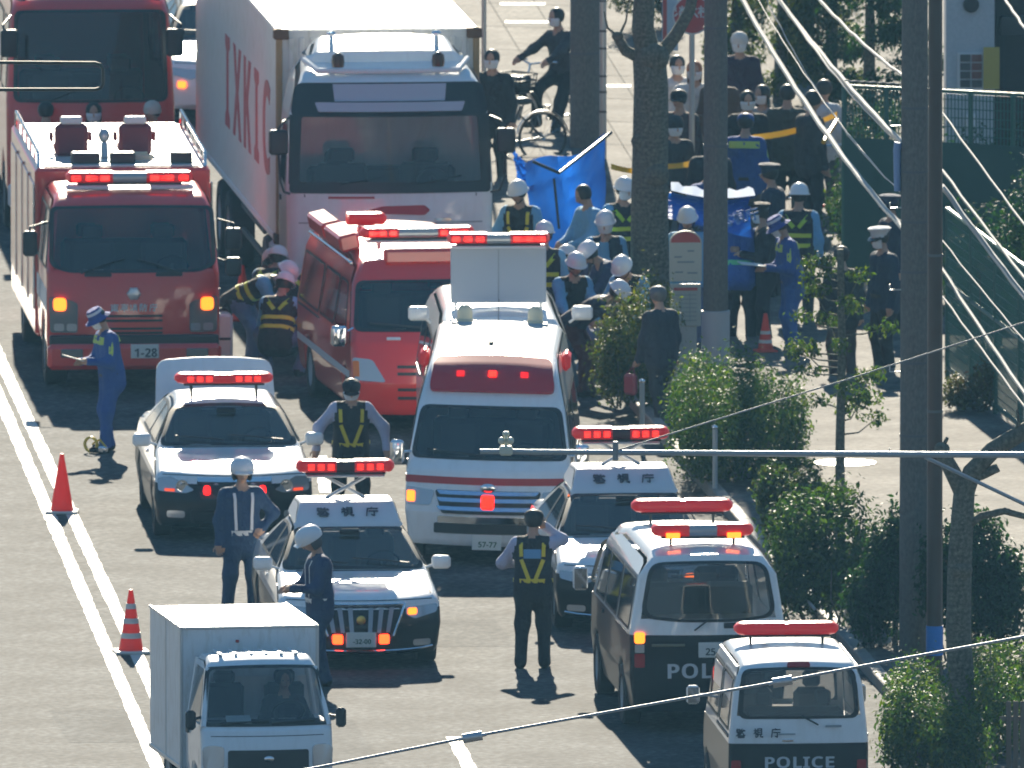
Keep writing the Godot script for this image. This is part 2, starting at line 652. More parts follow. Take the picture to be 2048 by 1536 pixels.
func bar_lens(m: MB, x0: float, x1: float, y0: float, hgt: float, dep: float, taper: float, zc := 0.0) -> void:
	var rings := []
	var n := 14
	for i in n + 1:
		var t := float(i) / n
		var x := lerpf(x0, x1, t)
		var e := absf(x - x1)
		var s := 1.0
		if taper > 0.0 and e < taper: s = 0.35 + 0.65 * sqrt(1.0 - pow(1.0 - e / taper, 2.0))
		var ring := []
		for k in 16:
			var a := TAU * k / 16.0
			var c := cos(a)
			var q := sin(a)
			ring.append(Vector3(x, y0 + hgt * 0.5 + 0.5 * hgt * s * signf(q) * pow(absf(q), 0.62), zc + 0.5 * dep * s * signf(c) * pow(absf(c), 0.5)))
		rings.append(ring)
	for i in n:
		for k in 16:
			var mid: Vector3 = (rings[i][k] + rings[i + 1][k]) * 0.5
			m.oquad(rings[i][k], rings[i + 1][k], rings[i + 1][(k + 1) % 16], rings[i][(k + 1) % 16], mid - Vector3(mid.x, y0 + hgt * 0.5, zc))
	for i in [0, n]:
		for k in range(1, 15): m.otri(rings[i][0], rings[i][k], rings[i][k + 1], Vector3(x0 - x1 if i == 0 else x1 - x0, 0, 0))

func light_bar(parent: Node3D, c: Vector3, w: float, hgt: float, dep: float, mid: float, taper: float, mid_mat: Material, leds: Array, rear := false) -> MeshInstance3D:
	var b := MB.new()
	box(b, c.x, c.y + 0.012, c.z, w * 0.82, 0.024, dep * 0.8, 0.006)
	var bar := part("light_bar", b, trim(), parent)
	for s in [-1.0, 1.0]:
		var l := MB.new()
		bar_lens(l, c.x + s * mid * 0.5, c.x + s * w * 0.5, c.y + 0.018, hgt, dep, taper, c.z)
		part("lamp_lens", l, red_lens(), bar, 50.0)
	for s in [-1.0, 1.0]:                                            # reflectors seen through the lens
		var span := w * 0.5 - mid * 0.5 - taper
		for i in 3:
			var d := MB.new()
			box(d, c.x + s * (mid * 0.5 + span * (0.18 + 0.32 * i)), c.y + 0.018 + hgt * 0.47, c.z + dep * 0.5 - 0.001, span * 0.2, hgt * 0.45, 0.01, 0.004)
			part("reflector_lamp", d, glow("reflector_red", 1.0, 0.10, 0.06, 0.8), bar)
	var k := MB.new()
	bar_lens(k, c.x - mid * 0.5, c.x + mid * 0.5, c.y + 0.014, hgt * 0.96, dep * 0.96, 0.0, c.z)
	part("speaker_housing", k, mid_mat, bar, 50.0)
	for x in leds:
		var d := MB.new()
		box(d, c.x + x, c.y + 0.018 + hgt * 0.46, c.z + dep * 0.5 + 0.004, 0.075, hgt * 0.34, 0.012, 0.005)
		part("led_lamp", d, red_led(), bar)
	return bar

func plate(parent: Node3D, t: Transform3D, s: String, cap: float, green := false) -> void:
	var m := MB.new()
	rbox(m, t, Vector3(0.33, 0.165, 0.012), 0.004)
	var p := part("number_plate", m, mat("plate_white", 0.62, 0.65, 0.62, 0.5), parent)
	if s: lettering(p, s, cap, t * xf(0.01, -0.02, 0.009), mat("plate_green", 0.02, 0.11, 0.06, 0.5) if green else mat("plate_dark", 0.03, 0.06, 0.07, 0.5), 0.004)

func mirror(parent: Node3D, pts: Array, size: Vector3, shell: Material, glassy := true) -> void:
	var m := MB.new()
	tube(m, pts, 0.016, 0.014, 6)
	var e: Vector3 = pts[pts.size() - 1]
	rbox(m, xf(e.x, e.y, e.z), size, 0.03)
	var o := part("door_mirror", m, shell, parent, 50.0)
	if glassy:
		var g := MB.new()
		rbox(g, xf(e.x, e.y, e.z - size.z * 0.5 - 0.004), Vector3(size.x * 0.86, size.y * 0.86, 0.01), 0.003)
		part("mirror_glass", g, chrome(), o)

func wiper(parent: Node3D, f: Callable, a: Vector2, b: Vector2) -> void:
	var m := MB.new()
	tube(m, [f.call(a, 0.03), f.call(a.lerp(b, 0.5), 0.035), f.call(b, 0.03)], 0.011, 0.009, 5)
	part("wiper", m, trim(), parent)

func cabin(t: Node3D, half: float, floor_y: float, dash: Vector2, seat: Vector2, back: Vector2, roof_y: float, wheel_x: float, look := 1.0) -> void:
	# what shows through the glass: dash (z, y), front seats (z, y of the cushion), rear bench; look -1 where the nose points to -z in its own frame
	var dk := mat("interior", 0.02, 0.022, 0.025, 0.8)
	var gy := mat("seat_grey", 0.06, 0.065, 0.07, 0.85)
	var m := MB.new()
	box(m, 0, dash.y - 0.12, dash.x, half * 1.9, 0.22, 0.42, 0.04)
	box(m, 0, floor_y, (dash.x + back.x) * 0.5, half * 1.9, 0.06, absf(dash.x - back.x) + 0.4)
	part("dashboard", m, dk, t)
	for x in [-half * 0.48, half * 0.48]:
		m = MB.new()
		box(m, x, seat.y, seat.x + 0.22, half * 0.62, 0.16, 0.5, 0.05)
		box(m, x, seat.y + 0.33, seat.x - 0.06, half * 0.60, 0.60, 0.14, 0.05, Basis(Vector3.RIGHT, -0.2))
		box(m, x, minf(seat.y + 0.72, roof_y - 0.2), seat.x - 0.13, half * 0.30, 0.17, 0.09, 0.03)
		part("seat", m, gy, t)
	m = MB.new()
	box(m, 0, seat.y + 0.25, back.x, half * 1.7, 0.62, 0.16, 0.05)
	for x in [-half * 0.5, half * 0.5]: box(m, x, seat.y + 0.66, back.x - 0.03, half * 0.28, 0.16, 0.09, 0.03)
	part("rear_bench", m, gy, t)
	m = MB.new()
	var ring := []
	for k in 15: ring.append(Vector3(wheel_x + 0.18 * cos(TAU * k / 14.0), dash.y + 0.02 + 0.14 * sin(TAU * k / 14.0), dash.x - 0.26 + 0.09 * sin(TAU * k / 14.0)))
	tube(m, ring, 0.014, 0.014, 6, false)
	tube(m, [Vector3(wheel_x, dash.y + 0.02, dash.x - 0.26), Vector3(wheel_x, dash.y - 0.08, dash.x - 0.05)], 0.04, 0.03, 6)
	part("steering_wheel", m, dk, t)
	m = MB.new()
	box(m, 0.0, roof_y - 0.10, dash.x - 0.42, 0.22, 0.06, 0.03, 0.012)
	part("rear_view_mirror", m, dk, t)
	m = MB.new()
	box(m, -wheel_x * 0.9, dash.y + 0.004, dash.x + 0.06, 0.24, 0.012, 0.16, 0.002)
	part("dashboard_papers", m, mat("paper", 0.6, 0.66, 0.66, 0.7), t)

func sedan(called: String, label: String, at: Vector3, turn: float, kind: int, group: String) -> Node3D:
	var t := thing(called, label, "patrol car" if kind < 2 else "car", at, turn, group)
	var h := Hull.new().setup(mkprof([-0.10, 0.17, -0.01, 0.24, 0.0, 0.45, -0.03, 0.62, -0.09, 0.74, -0.2, 0.80, -0.7, 0.89, -1.22, 0.95, -1.30, 0.99, -2.02, 1.37, -2.25, 1.435, -2.7, 1.46, -3.1, 1.44, -3.35, 1.38, -4.02, 1.09, -4.15, 1.06, -4.72, 1.02, -4.82, 0.92, -4.86, 0.6, -4.84, 0.24, -4.75, 0.17], [-0.92, -3.76], 0.355, 0.17),
		[0.17, 0.85, 0.5, 0.895, 0.75, 0.885, 0.97, 0.835, 1.38, 0.60, 1.46, 0.56], 0.30, 0.22, 0.035)
	var lo := black() if kind < 2 else white()
	var split := 0.665
	var m := MB.new()
	h.build(m, split, 99.0, 0.06, [[1.005, 1.35, true], [1.11, 1.35, false]])
	part("body", m, white(), t)
	cabin(t, 0.70, 0.45, Vector2(-1.42, 0.98), Vector2(-2.55, 0.58), Vector2(-3.55, 0.6), 1.42, 0.36)
	m = MB.new()
	h.build(m, -9.0, split - 0.002, 0.05)
	part("lower_body", m, lo, t)
	fpanel("windscreen", h.front, rpoly([Vector2(-0.76, 1.0), Vector2(0.76, 1.0), Vector2(0.585, 1.35), Vector2(-0.585, 1.35)], 0.08), clear_glass(), t, 0.004, 0.0, 0.12)
	fpanel("rear_window", h.rear, rpoly([Vector2(-0.7, 1.11), Vector2(0.7, 1.11), Vector2(0.56, 1.35), Vector2(-0.56, 1.35)], 0.06), clear_glass(), t, 0.004, 0.0, 0.12)
	for f in [h.minus, h.plus]:
		fpanel("side_window", f, rpoly([Vector2(-2.62, 1.0), Vector2(-1.55, 1.0), Vector2(-2.1, 1.31), Vector2(-2.62, 1.35)], 0.05), glass(), t, 0.006, 0.01, 0.12)
		fpanel("side_window", f, rpoly([Vector2(-3.75, 1.0), Vector2(-2.70, 1.0), Vector2(-2.70, 1.35), Vector2(-3.2, 1.33)], 0.05), glass(), t, 0.006, 0.01, 0.12)
		fpanel("door_handle", f, rrect(-2.50, 0.80, -2.30, 0.83, 0.01), chrome(), t, 0.02, 0.02)
		fpanel("door_handle", f, rrect(-3.55, 0.80, -3.35, 0.83, 0.01), chrome(), t, 0.02, 0.02)
	wheels(t, [-0.92, -3.76], 0.775, 0.325, 0.2, alloy())
	var gap := mat("shut_line", 0.03, 0.032, 0.035, 0.8)
	for f in [h.minus, h.plus]:
		for z in [-1.5, -2.66, -3.55]: fpanel("door_gap", f, PackedVector2Array([Vector2(z, 0.30), Vector2(z + 0.012, 0.30), Vector2(z + 0.012, 0.96), Vector2(z, 0.96)]), gap, t, 0.002, 0.0)
	fpanel("bonnet_gap", h.front, PackedVector2Array([Vector2(-0.80, 0.752), Vector2(0.80, 0.752), Vector2(0.80, 0.760), Vector2(-0.80, 0.760)]), gap, t, 0.002, 0.0)
	for s in [-1.0, 1.0]:
		fpanel("bonnet_gap", h.roof, PackedVector2Array([Vector2(s * 0.74, -1.2), Vector2(s * 0.755, -1.2), Vector2(s * 0.80, -0.22), Vector2(s * 0.785, -0.22)]), gap, t, 0.004, 0.0, 0.2)
	for s in [-1.0, 1.0]:
		mirror(t, [Vector3(s * 0.80, 0.97, -1.42), Vector3(s * 0.98, 1.03, -1.44)], Vector3(0.21, 0.145, 0.1), white())
	wiper(t, h.front, Vector2(0.62, 1.01), Vector2(0.0, 1.06))
	wiper(t, h.front, Vector2(-0.05, 1.01), Vector2(-0.6, 1.05))
	var sgn := func(pts: Array, s: float) -> PackedVector2Array:
		var o := []
		for v in pts: o.append(Vector2(v.x * s, v.y))
		return rpoly(o, 0.03)
	if kind == 0:                                                    # the newer car: V grille, sign box and raised light bar
		for s in [-1.0, 1.0]:
			fpanel("headlight", h.front, sgn.call([Vector2(0.50, 0.60), Vector2(0.60, 0.555), Vector2(0.855, 0.615), Vector2(0.86, 0.70), Vector2(0.50, 0.675)], s), lens(), t, 0.012, 0.02)
			fpanel("indicator_lamp", h.front, rrect(s * 0.575 - 0.05, 0.60, s * 0.575 + 0.05, 0.665, 0.025), amber() if s > 0 else lens(), t, 0.022, 0.012)
			fpanel("fog_lamp", h.front, rrect(s * 0.68 - 0.1, 0.26, s * 0.68 + 0.1, 0.33, 0.03), lens(), t, 0.008, 0.012)
			fpanel("red_lamp", h.front, rrect(s * 0.255 - 0.055, 0.30, s * 0.255 + 0.055, 0.40, 0.02), glow("red_flash", 1.0, 0.20, 0.05, 2.6), t, 0.05, 0.045)
		fpanel("grille", h.front, rpoly([Vector2(-0.33, 0.33), Vector2(0.33, 0.33), Vector2(0.47, 0.70), Vector2(-0.47, 0.70)], 0.03), trim(), t, 0.006, 0.012)
		for i in 7:
			if i == 3: continue
			var x := (i - 3) * 0.115
			fpanel("grille_bar", h.front, PackedVector2Array([Vector2(x * 0.86 - 0.022, 0.42), Vector2(x * 0.86 + 0.022, 0.42), Vector2(x + 0.026, 0.68), Vector2(x - 0.026, 0.68)]), mat("grey_bar", 0.30, 0.34, 0.38, 0.35, 0.6), t, 0.02, 0.014)
		var c := MB.new()
		for e in [[Vector2(-0.49, 0.715), Vector2(0.49, 0.715)], [Vector2(0.49, 0.715), Vector2(0.36, 0.38)], [Vector2(-0.49, 0.715), Vector2(-0.36, 0.38)]]:
			var pts := []
			for k in 7: pts.append(h.front(e[0].lerp(e[1], k / 6.0), 0.016))
			tube(c, pts, 0.014, 0.014, 6)
		part("grille_frame", c, chrome(), t)
		c = MB.new()
		var low := []
		for k in 13: low.append(h.front(Vector2(lerpf(-0.80, 0.80, k / 12.0), 0.22 + 0.03 * pow(absf(k / 6.0 - 1.0), 3.0)), 0.008))
		tube(c, low, 0.012, 0.012, 6)
		part("bumper_strip", c, chrome(), t)
		c = MB.new()
		ell(c, xf(0, 0.56, 0.02), Vector3(0.05, 0.05, 0.012), 10, 6)
		part("badge", c, mat("gold", 0.6, 0.42, 0.1, 0.3, 0.9), t)
		plate(t, xf(0, 0.345, 0.025), "-32-00", 0.05, true)
		c = MB.new()                                                 # the sign box on the roof
		var sb := Hull.new().setup(PackedVector2Array([Vector2(-2.0, 1.36), Vector2(-2.03, 1.42), Vector2(-2.27, 1.60), Vector2(-2.40, 1.62), Vector2(-3.0, 1.60), Vector2(-3.25, 1.46), Vector2(-3.25, 1.38)]), [1.36, 0.60, 1.62, 0.52], 0.05, 0.02, 0.0)
		sb.build(c, -9.0, 99.0, 0.03)
		var box_ := part("sign_box", c, pale_plastic(), t)
		var tilt := Basis(Vector3.RIGHT, -atan2(0.24, 0.18))
		kanji(box_, "警視庁", 0.125, 0.27, Transform3D(tilt, Vector3(0, 1.515, -2.135)), mat("sign_dark", 0.05, 0.06, 0.08, 0.5))
		c = MB.new()
		for s in [-1.0, 1.0]:
			tube(c, [Vector3(-0.22 * s, 1.62, -2.55 + 0.03 * s), Vector3(0.22 * s, 1.86, -2.55 + 0.03 * s)], 0.022, 0.022, 6)
		box(c, 0, 1.875, -2.55, 0.86, 0.03, 0.24, 0.008)
		part("lifting_frame", c, alloy(), t)
		light_bar(t, Vector3(0, 1.89, -2.55), 1.08, 0.145, 0.27, 0.2, 0.1, mat("dark_red_block", 0.05, 0.01, 0.015, 0.3), [])
	elif kind == 1:                                                  # the older car: wide grille, bar on two legs, open boot
		for s in [-1.0, 1.0]:
			fpanel("headlight", h.front, sgn.call([Vector2(0.45, 0.60), Vector2(0.55, 0.56), Vector2(0.855, 0.575), Vector2(0.86, 0.72), Vector2(0.70, 0.735)], s), lens(), t, 0.012, 0.02)
			var hl := MB.new()
			var at2 := h.front(Vector2(s * 0.59, 0.635), 0.016)
			lathe(hl, Transform3D(Basis(Vector3.RIGHT, PI / 2), at2), [[0.07, 0.0], [0.07, 0.012], [0.045, 0.008], [0.0, 0.02]], 14)
			part("headlight_reflector", hl, chrome(), t)
			fpanel("indicator_lamp", h.front, rrect(s * 0.73 - 0.055, 0.575, s * 0.73 + 0.055, 0.605, 0.01), glow("dim_amber", 0.9, 0.22, 0.04, 0.35), t, 0.022, 0.012)
			fpanel("red_lamp", h.front, rrect(s * 0.315 - 0.04, 0.545, s * 0.315 + 0.04, 0.635, 0.035), red_led(), t, 0.05, 0.045)
			fpanel("fog_lamp", h.front, rrect(s * 0.66 - 0.1, 0.28, s * 0.66 + 0.1, 0.36, 0.03), lens(), t, 0.008, 0.012)
		fpanel("grille", h.front, rpoly([Vector2(-0.38, 0.50), Vector2(0.38, 0.50), Vector2(0.43, 0.70), Vector2(-0.43, 0.70)], 0.03), trim(), t, 0.006, 0.012)
		fpanel("grille_strip", h.front, rrect(-0.42, 0.685, 0.42, 0.735, 0.01), chrome(), t, 0.02, 0.02)
		fpanel("air_intake", h.front, rrect(-0.5, 0.22, 0.5, 0.38, 0.04), trim(), t, 0.004, 0.006)
		plate(t, xf(0, 0.42, 0.022), "88-21", 0.06, true)
		var c := MB.new()
		for s in [-1.0, 1.0]:
			c = MB.new()
			tube(c, [Vector3(s * 0.37, 1.42, -2.32), Vector3(s * 0.37, 1.56, -2.34)], 0.018, 0.018, 6)
			part("bar_leg", c, trim(), t)
		light_bar(t, Vector3(0, 1.555, -2.36), 1.12, 0.125, 0.29, 0.22, 0.12, red_lens(), [])
		c = MB.new()                                                 # boot lid standing open
		var lid := func(p: Vector2, off: float) -> Vector3:
			var u := p.x / 0.68
			return Vector3(p.x, p.y - 0.05 * u * u, -4.06 - 0.30 * pow((p.y - 1.06) / 0.62, 2.0) - 0.06 * u * u + off)
		panel(c, rpoly([Vector2(-0.69, 1.06), Vector2(0.69, 1.06), Vector2(0.66, 1.66), Vector2(-0.66, 1.66)], 0.12), lid, 0.0, 0.05, 0.16, 0.1)
		panel(c, rpoly([Vector2(-0.69, 1.06), Vector2(0.69, 1.06), Vector2(0.66, 1.66), Vector2(-0.66, 1.66)], 0.12), lid, -0.05, 0.0, 0.16, 0.1)
		part("boot_lid", c, white(), t)
	else:
		for s in [-1.0, 1.0]:
			fpanel("headlight", h.front, sgn.call([Vector2(0.50, 0.60), Vector2(0.60, 0.555), Vector2(0.855, 0.615), Vector2(0.86, 0.70), Vector2(0.50, 0.675)], s), lens(), t, 0.012, 0.02)
			fpanel("indicator_lamp", h.front, rrect(s * 0.72 - 0.05, 0.45, s * 0.72 + 0.05, 0.53, 0.02), amber() if s < 0 else lens(), t, 0.022, 0.012)
		fpanel("grille", h.front, rrect(-0.45, 0.42, 0.45, 0.68, 0.03), trim(), t, 0.006, 0.012)
		plate(t, xf(0, 0.34, 0.02), "", 0.06)
	return t

func hiace_hull(z0: float, ln: float, wd: float, rf: float) -> Hull:
	return Hull.new().setup(mkprof([z0 - 0.06, 0.22, z0 - 0.01, 0.30, z0, 0.58, z0 - 0.06, 0.80, z0 - 0.12, 1.02, z0 - 0.24, 1.12, z0 - 0.92, 1.72, z0 - 1.15, rf * 0.5 + 0.93, z0 - 1.5, rf - 0.06, z0 - 1.9, rf, z0 - ln + 0.4, rf, z0 - ln + 0.12, rf - 0.05, z0 - ln + 0.04, rf - 0.2, z0 - ln, 1.05, z0 - ln, 0.35, z0 - ln + 0.04, 0.24], [z0 - 0.85, z0 - ln + 1.05], 0.37, 0.22),
		[0.22, wd - 0.05, 0.6, wd, 1.08, wd, 1.72, wd - 0.10, rf, wd - 0.22], 0.22, 0.08, 0.04)

func van_side(h: Hull, t: Node3D, z0: float, ln: float) -> void:
	for f in [h.minus, h.plus]:
		fpanel("side_window", f, rpoly([Vector2(z0 - 1.75, 1.13), Vector2(z0 - 0.75, 1.13), Vector2(z0 - 1.18, 1.66), Vector2(z0 - 1.75, 1.66)], 0.06), glass(), t)
		fpanel("side_window", f, rrect(z0 - 3.05, 1.13, z0 - 1.88, 1.66, 0.06), glass(), t)
		fpanel("side_window", f, rrect(z0 - ln + 0.25, 1.13, z0 - 3.2, 1.66, 0.06), glass(), t)
		fpanel("door_handle", f, rrect(z0 - 1.72, 0.98, z0 - 1.56, 1.02, 0.01), trim(), t, 0.02, 0.02)
		fpanel("door_rail", f, rrect(z0 - ln + 0.2, 1.04, z0 - 3.1, 1.065, 0.005), trim(), t, 0.008, 0.01)

func van_face(h: Hull, t: Node3D, z0: float) -> void:
	fpanel("windscreen", h.front, rpoly([Vector2(-0.85, 1.19), Vector2(0.85, 1.19), Vector2(0.755, 1.685), Vector2(-0.755, 1.685)], 0.09), clear_glass(), t, 0.004, 0.0, 0.2)
	cabin(t, 0.80, 0.55, Vector2(z0 - 0.62, 1.16), Vector2(z0 - 1.55, 0.85), Vector2(z0 - 2.6, 0.85), 1.80, 0.40)
	wiper(t, h.front, Vector2(0.7, 1.19), Vector2(0.05, 1.24))
	wiper(t, h.front, Vector2(-0.05, 1.19), Vector2(-0.7, 1.24))

func build_ambulance() -> void:
	var t := thing("ambulance", "white ambulance with red front light panel and red waist stripe, chrome grille", "ambulance", gp(972, 1133), -1.2)
	t.rotation_degrees.z = -1.4
	var h := hiace_hull(0.0, 5.35, 0.93, 2.26)
	var m := MB.new()
	h.build(m, -9.0, 99.0, 0.07, [[1.19, 1.685, true]])
	part("body", m, white(), t)
	van_face(h, t, 0.0)
	van_side(h, t, 0.0, 5.35)
	wheels(t, [-0.85, -4.3], 0.80, 0.34, 0.2, steel())
	fpanel("red_stripe", h.front, rrect(-0.925, 0.905, 0.925, 0.985, 0.005), mat("stripe_red", 0.42, 0.03, 0.03, 0.4), t, 0.004, 0.006)
	for f in [h.minus, h.plus]:
		fpanel("red_stripe", f, rrect(-5.3, 0.905, -0.15, 0.985, 0.005), mat("stripe_red", 0.42, 0.03, 0.03, 0.4), t, 0.004, 0.006)
	var m2 := MB.new()                                               # the red panel over the windscreen
	panel(m2, rpoly([Vector2(-0.71, 1.85), Vector2(0.71, 1.85), Vector2(0.66, 2.19), Vector2(-0.66, 2.19)], 0.07), h.front, 0.05, 0.07, 0.16, 0.06)
	var rp := part("front_light_panel", m2, glow("panel_red", 0.36, 0.014, 0.03, 0.03), t, 35.0)
	for x in [-0.36, 0.0, 0.36]:
		fpanel("led_lamp", h.front, rrect(x - 0.045, 2.0, x + 0.045, 2.06, 0.01), glow("led_hot", 1.0, 0.10, 0.04, 1.4) if x == 0.0 else glow("led_dim", 0.9, 0.03, 0.03, 0.35), rp, 0.062, 0.012)
	for s in [-1.0, 1.0]:
		var c := MB.new()
		box(c, s * 0.80, 2.06, -2.75, 0.10, 0.20, 0.50, 0.04)
		part("side_flash_lamp", c, red_lens(), t)
		c = MB.new()                                                 # dome beacons at the tail of the roof
		lathe(c, xf(s * 0.40, 2.255, -4.75), [[0.10, 0.0], [0.10, 0.03], [0.085, 0.04], [0.085, 0.12], [0.07, 0.17], [0.04, 0.195], [0.0, 0.20]], 16)
		part("beacon", c, mat("cream_beacon", 0.62, 0.58, 0.42, 0.15), t)
		c = MB.new()
		box(c, s * 0.40, 2.24, -4.75, 0.30, 0.05, 0.26, 0.015)
		part("beacon_foot", c, steel(), t)
		var hl := rpoly([Vector2(s * 0.64, 0.66), Vector2(s * 0.915, 0.66), Vector2(s * 0.925, 0.86), Vector2(s * 0.60, 0.83)], 0.04)
		fpanel("headlight", h.front, hl, lens(), t, 0.014, 0.02)
		fpanel("indicator_lamp", h.front, rrect(s * 0.87 - 0.045, 0.69, s * 0.87 + 0.045, 0.81, 0.02), amber(), t, 0.026, 0.014)
		mirror(t, [Vector3(s * 0.86, 1.22, -0.55), Vector3(s * 1.04, 1.22, -0.48)], Vector3(0.16, 0.27, 0.1), chrome())
	fpanel("grille", h.front, rpoly([Vector2(-0.52, 0.58), Vector2(0.52, 0.58), Vector2(0.60, 0.84), Vector2(-0.60, 0.84)], 0.04), trim(), t, 0.012, 0.012)
	for y in [0.635, 0.73, 0.81]:
		fpanel("grille_slat", h.front, rpoly([Vector2(-0.54, y - 0.022), Vector2(0.54, y - 0.022), Vector2(0.58, y + 0.022), Vector2(-0.58, y + 0.022)], 0.012), mat("blue_chrome", 0.45, 0.58, 0.75, 0.15, 0.95), t, 0.035, 0.025)
	fpanel("bumper_garnish", h.front, rrect(-0.56, 0.48, 0.56, 0.555, 0.02), chrome(), t, 0.02, 0.02)
	fpanel("air_intake", h.front, rrect(-0.60, 0.36, 0.60, 0.475, 0.02), trim(), t, 0.01, 0.012)
	var c := MB.new()
	ell(c, xf(0, 0.885, 0.0), Vector3(0.09, 0.05, 0.02), 12, 6)
	part("badge", c, chrome(), t)
	c = MB.new()
	box(c, 0.0, 0.73, 0.04, 0.15, 0.16, 0.06, 0.02)
	part("red_lamp", c, glow("red_flash_2", 1.0, 0.09, 0.03, 1.0), t)
	plate(t, xf(0, 0.27, 0.03), "57-77", 0.06, true)
	c = MB.new()
	for i in 5: box(c, -0.3 + i * 0.15, 2.262, -3.0, 0.025, 0.014, 2.4, 0.004)
	part("roof_rib", c, white(), t)
	c = MB.new()
	box(c, -0.05, 2.28, -2.5, 0.05, 0.04, 0.5, 0.01)
	tube(c, [Vector3(0.0, 2.27, -3.8), Vector3(0.0, 2.62, -3.84)], 0.006, 0.004, 5)
	part("aerial", c, trim(), t)

func build_red_van() -> void:
	var t := thing("fire_command_van", "dark red fire service van with light bar and roof lockers", "fire van", gp(868, 868), 8.0)
	var h := hiace_hull(0.0, 5.2, 0.93, 2.02)
	var m := MB.new()
	h.build(m, -9.0, 99.0, 0.08, [[1.19, 1.685, true]])
	part("body", m, red(), t)
	van_face(h, t, 0.0)
	van_side(h, t, 0.0, 5.2)
	wheels(t, [-0.85, -4.15], 0.80, 0.34, 0.2, steel())
	m = MB.new()
	box(m, 0.0, 1.965, -1.18, 0.86, 0.17, 0.22, 0.03)
	part("roof_fairing", m, red(), t)
	m = MB.new()
	for x in [-0.45, 0.45]: box(m, x, 2.08, -1.45, 0.05, 0.12, 0.06, 0.01)
	box(m, 0, 2.12, -1.45, 1.2, 0.03, 0.24, 0.01)
	part("bar_stand", m, pale_plastic(), t)
	light_bar(t, Vector3(0, 2.14, -1.45), 1.34, 0.13, 0.30, 0.46, 0.06, mat("grey_lens", 0.35, 0.38, 0.40, 0.15, 0.3), [-0.5, 0.5])
	m = MB.new()
	box(m, -0.30, 2.03, -3.6, 0.22, 0.10, 0.22, 0.02)
	var foot := part("beacon_stand", m, red(), t)
	m = MB.new()
	bar_lens(m, -0.53, -0.07, 2.09, 0.15, 0.28, 0.08, -3.6)
	part("beacon_lamp", m, red_lens(), foot, 50.0)
	for z in [-1.9, -3.4]:                                           # lockers along the roof edge
		m = MB.new()
		box(m, -0.74, 2.06, z - 0.6, 0.24, 0.20, 1.3, 0.03, Basis(Vector3.BACK, 0.22))
		part("roof_locker", m, red(), t)
	m = MB.new()
	box(m, -0.82, 1.90, -2.9, 0.05, 0.05, 3.6, 0.015)
	part("roof_rail", m, chrome(), t)
	for s in [-1.0, 1.0]:
		var hl := rpoly([Vector2(s * 0.55, 0.60), Vector2(s * 0.90, 0.62), Vector2(s * 0.925, 0.88), Vector2(s * 0.70, 0.86)], 0.04)
		fpanel("headlight", h.front, hl, lens(), t, 0.014, 0.02)
		fpanel("indicator_lamp", h.front, rrect(s * 0.885 - 0.035, 0.66, s * 0.885 + 0.035, 0.84, 0.015), mat("amber_lens", 0.6, 0.17, 0.03, 0.2), t, 0.024, 0.012)
	mirror(t, [Vector3(-0.88, 1.20, -0.5), Vector3(-1.06, 1.12, -0.42)], Vector3(0.19, 0.24, 0.12), chrome())
	fpanel("bonnet_badge", h.front, rrect(-0.52, 1.08, -0.36, 1.105, 0.01), pale_plastic(), t, 0.01, 0.014)
	for y in [0.78, 0.70, 0.52, 0.42]:
		fpanel("grille_slot", h.front, rrect(-0.42, y - 0.018, 0.42, y + 0.018, 0.01), trim(), t, 0.006, 0.008)
	for f in [h.minus]:
		fpanel("white_stripe", f, rrect(-5.1, 0.62, -0.3, 0.70, 0.01), mat("silver_band", 0.55, 0.56, 0.57, 0.4), t, 0.004, 0.006)
	plate(t, xf(0, 0.32, 0.025), "", 0.06)

func build_accident_van() -> void:
	var t := thing("accident_unit_van", "white van with raised grey sign board and light bar, behind the ambulance", "police van", gp(1008, 990), 2.0)
	var h := hiace_hull(0.0, 4.7, 0.86, 2.0)
	var m := MB.new()
	h.build(m, -9.0, 99.0, 0.08, [[1.19, 1.685, true]])
	part("body", m, white(), t)
	van_face(h, t, 0.0)
	van_side(h, t, 0.0, 4.7)
	wheels(t, [-0.85, -3.65], 0.74, 0.33, 0.2, steel())
	m = MB.new()
	box(m, 0, 2.34, -1.85, 1.10, 0.64, 0.07, 0.012)
	var bd := part("sign_board", m, mat("grey_board", 0.42, 0.47, 0.53, 0.45), t)
	m = MB.new()
	for x in [-0.49, 0.49]: tube(m, [Vector3(x, 1.98, -1.92), Vector3(x, 2.66, -1.92)], 0.02, 0.02, 6)
	box(m, 0, 2.672, -1.85, 1.08, 0.03, 0.26, 0.006)
	part("board_frame", m, pale_plastic(), bd)
	m = MB.new()
	box(m, 0.0, 2.34, -1.812, 0.012, 0.60, 0.006, 0.0)
	part("board_seam", m, mat("board_line", 0.28, 0.32, 0.37, 0.5), bd)
	light_bar(t, Vector3(0, 2.69, -1.85), 1.18, 0.13, 0.28, 0.27, 0.02, mat("grey_lens", 0.35, 0.38, 0.40, 0.15, 0.3), [-0.36, -0.22, 0.28, 0.44])
	for s in [-1.0, 1.0]:
		mirror(t, [Vector3(s * 0.80, 1.85, -1.3), Vector3(s * 0.94, 1.97, -1.2)], Vector3(0.24, 0.16, 0.16), white())
		fpanel("headlight", h.front, rpoly([Vector2(s * 0.52, 0.62), Vector2(s * 0.84, 0.62), Vector2(s * 0.85, 0.88), Vector2(s * 0.60, 0.84)], 0.04), lens(), t, 0.014, 0.02)

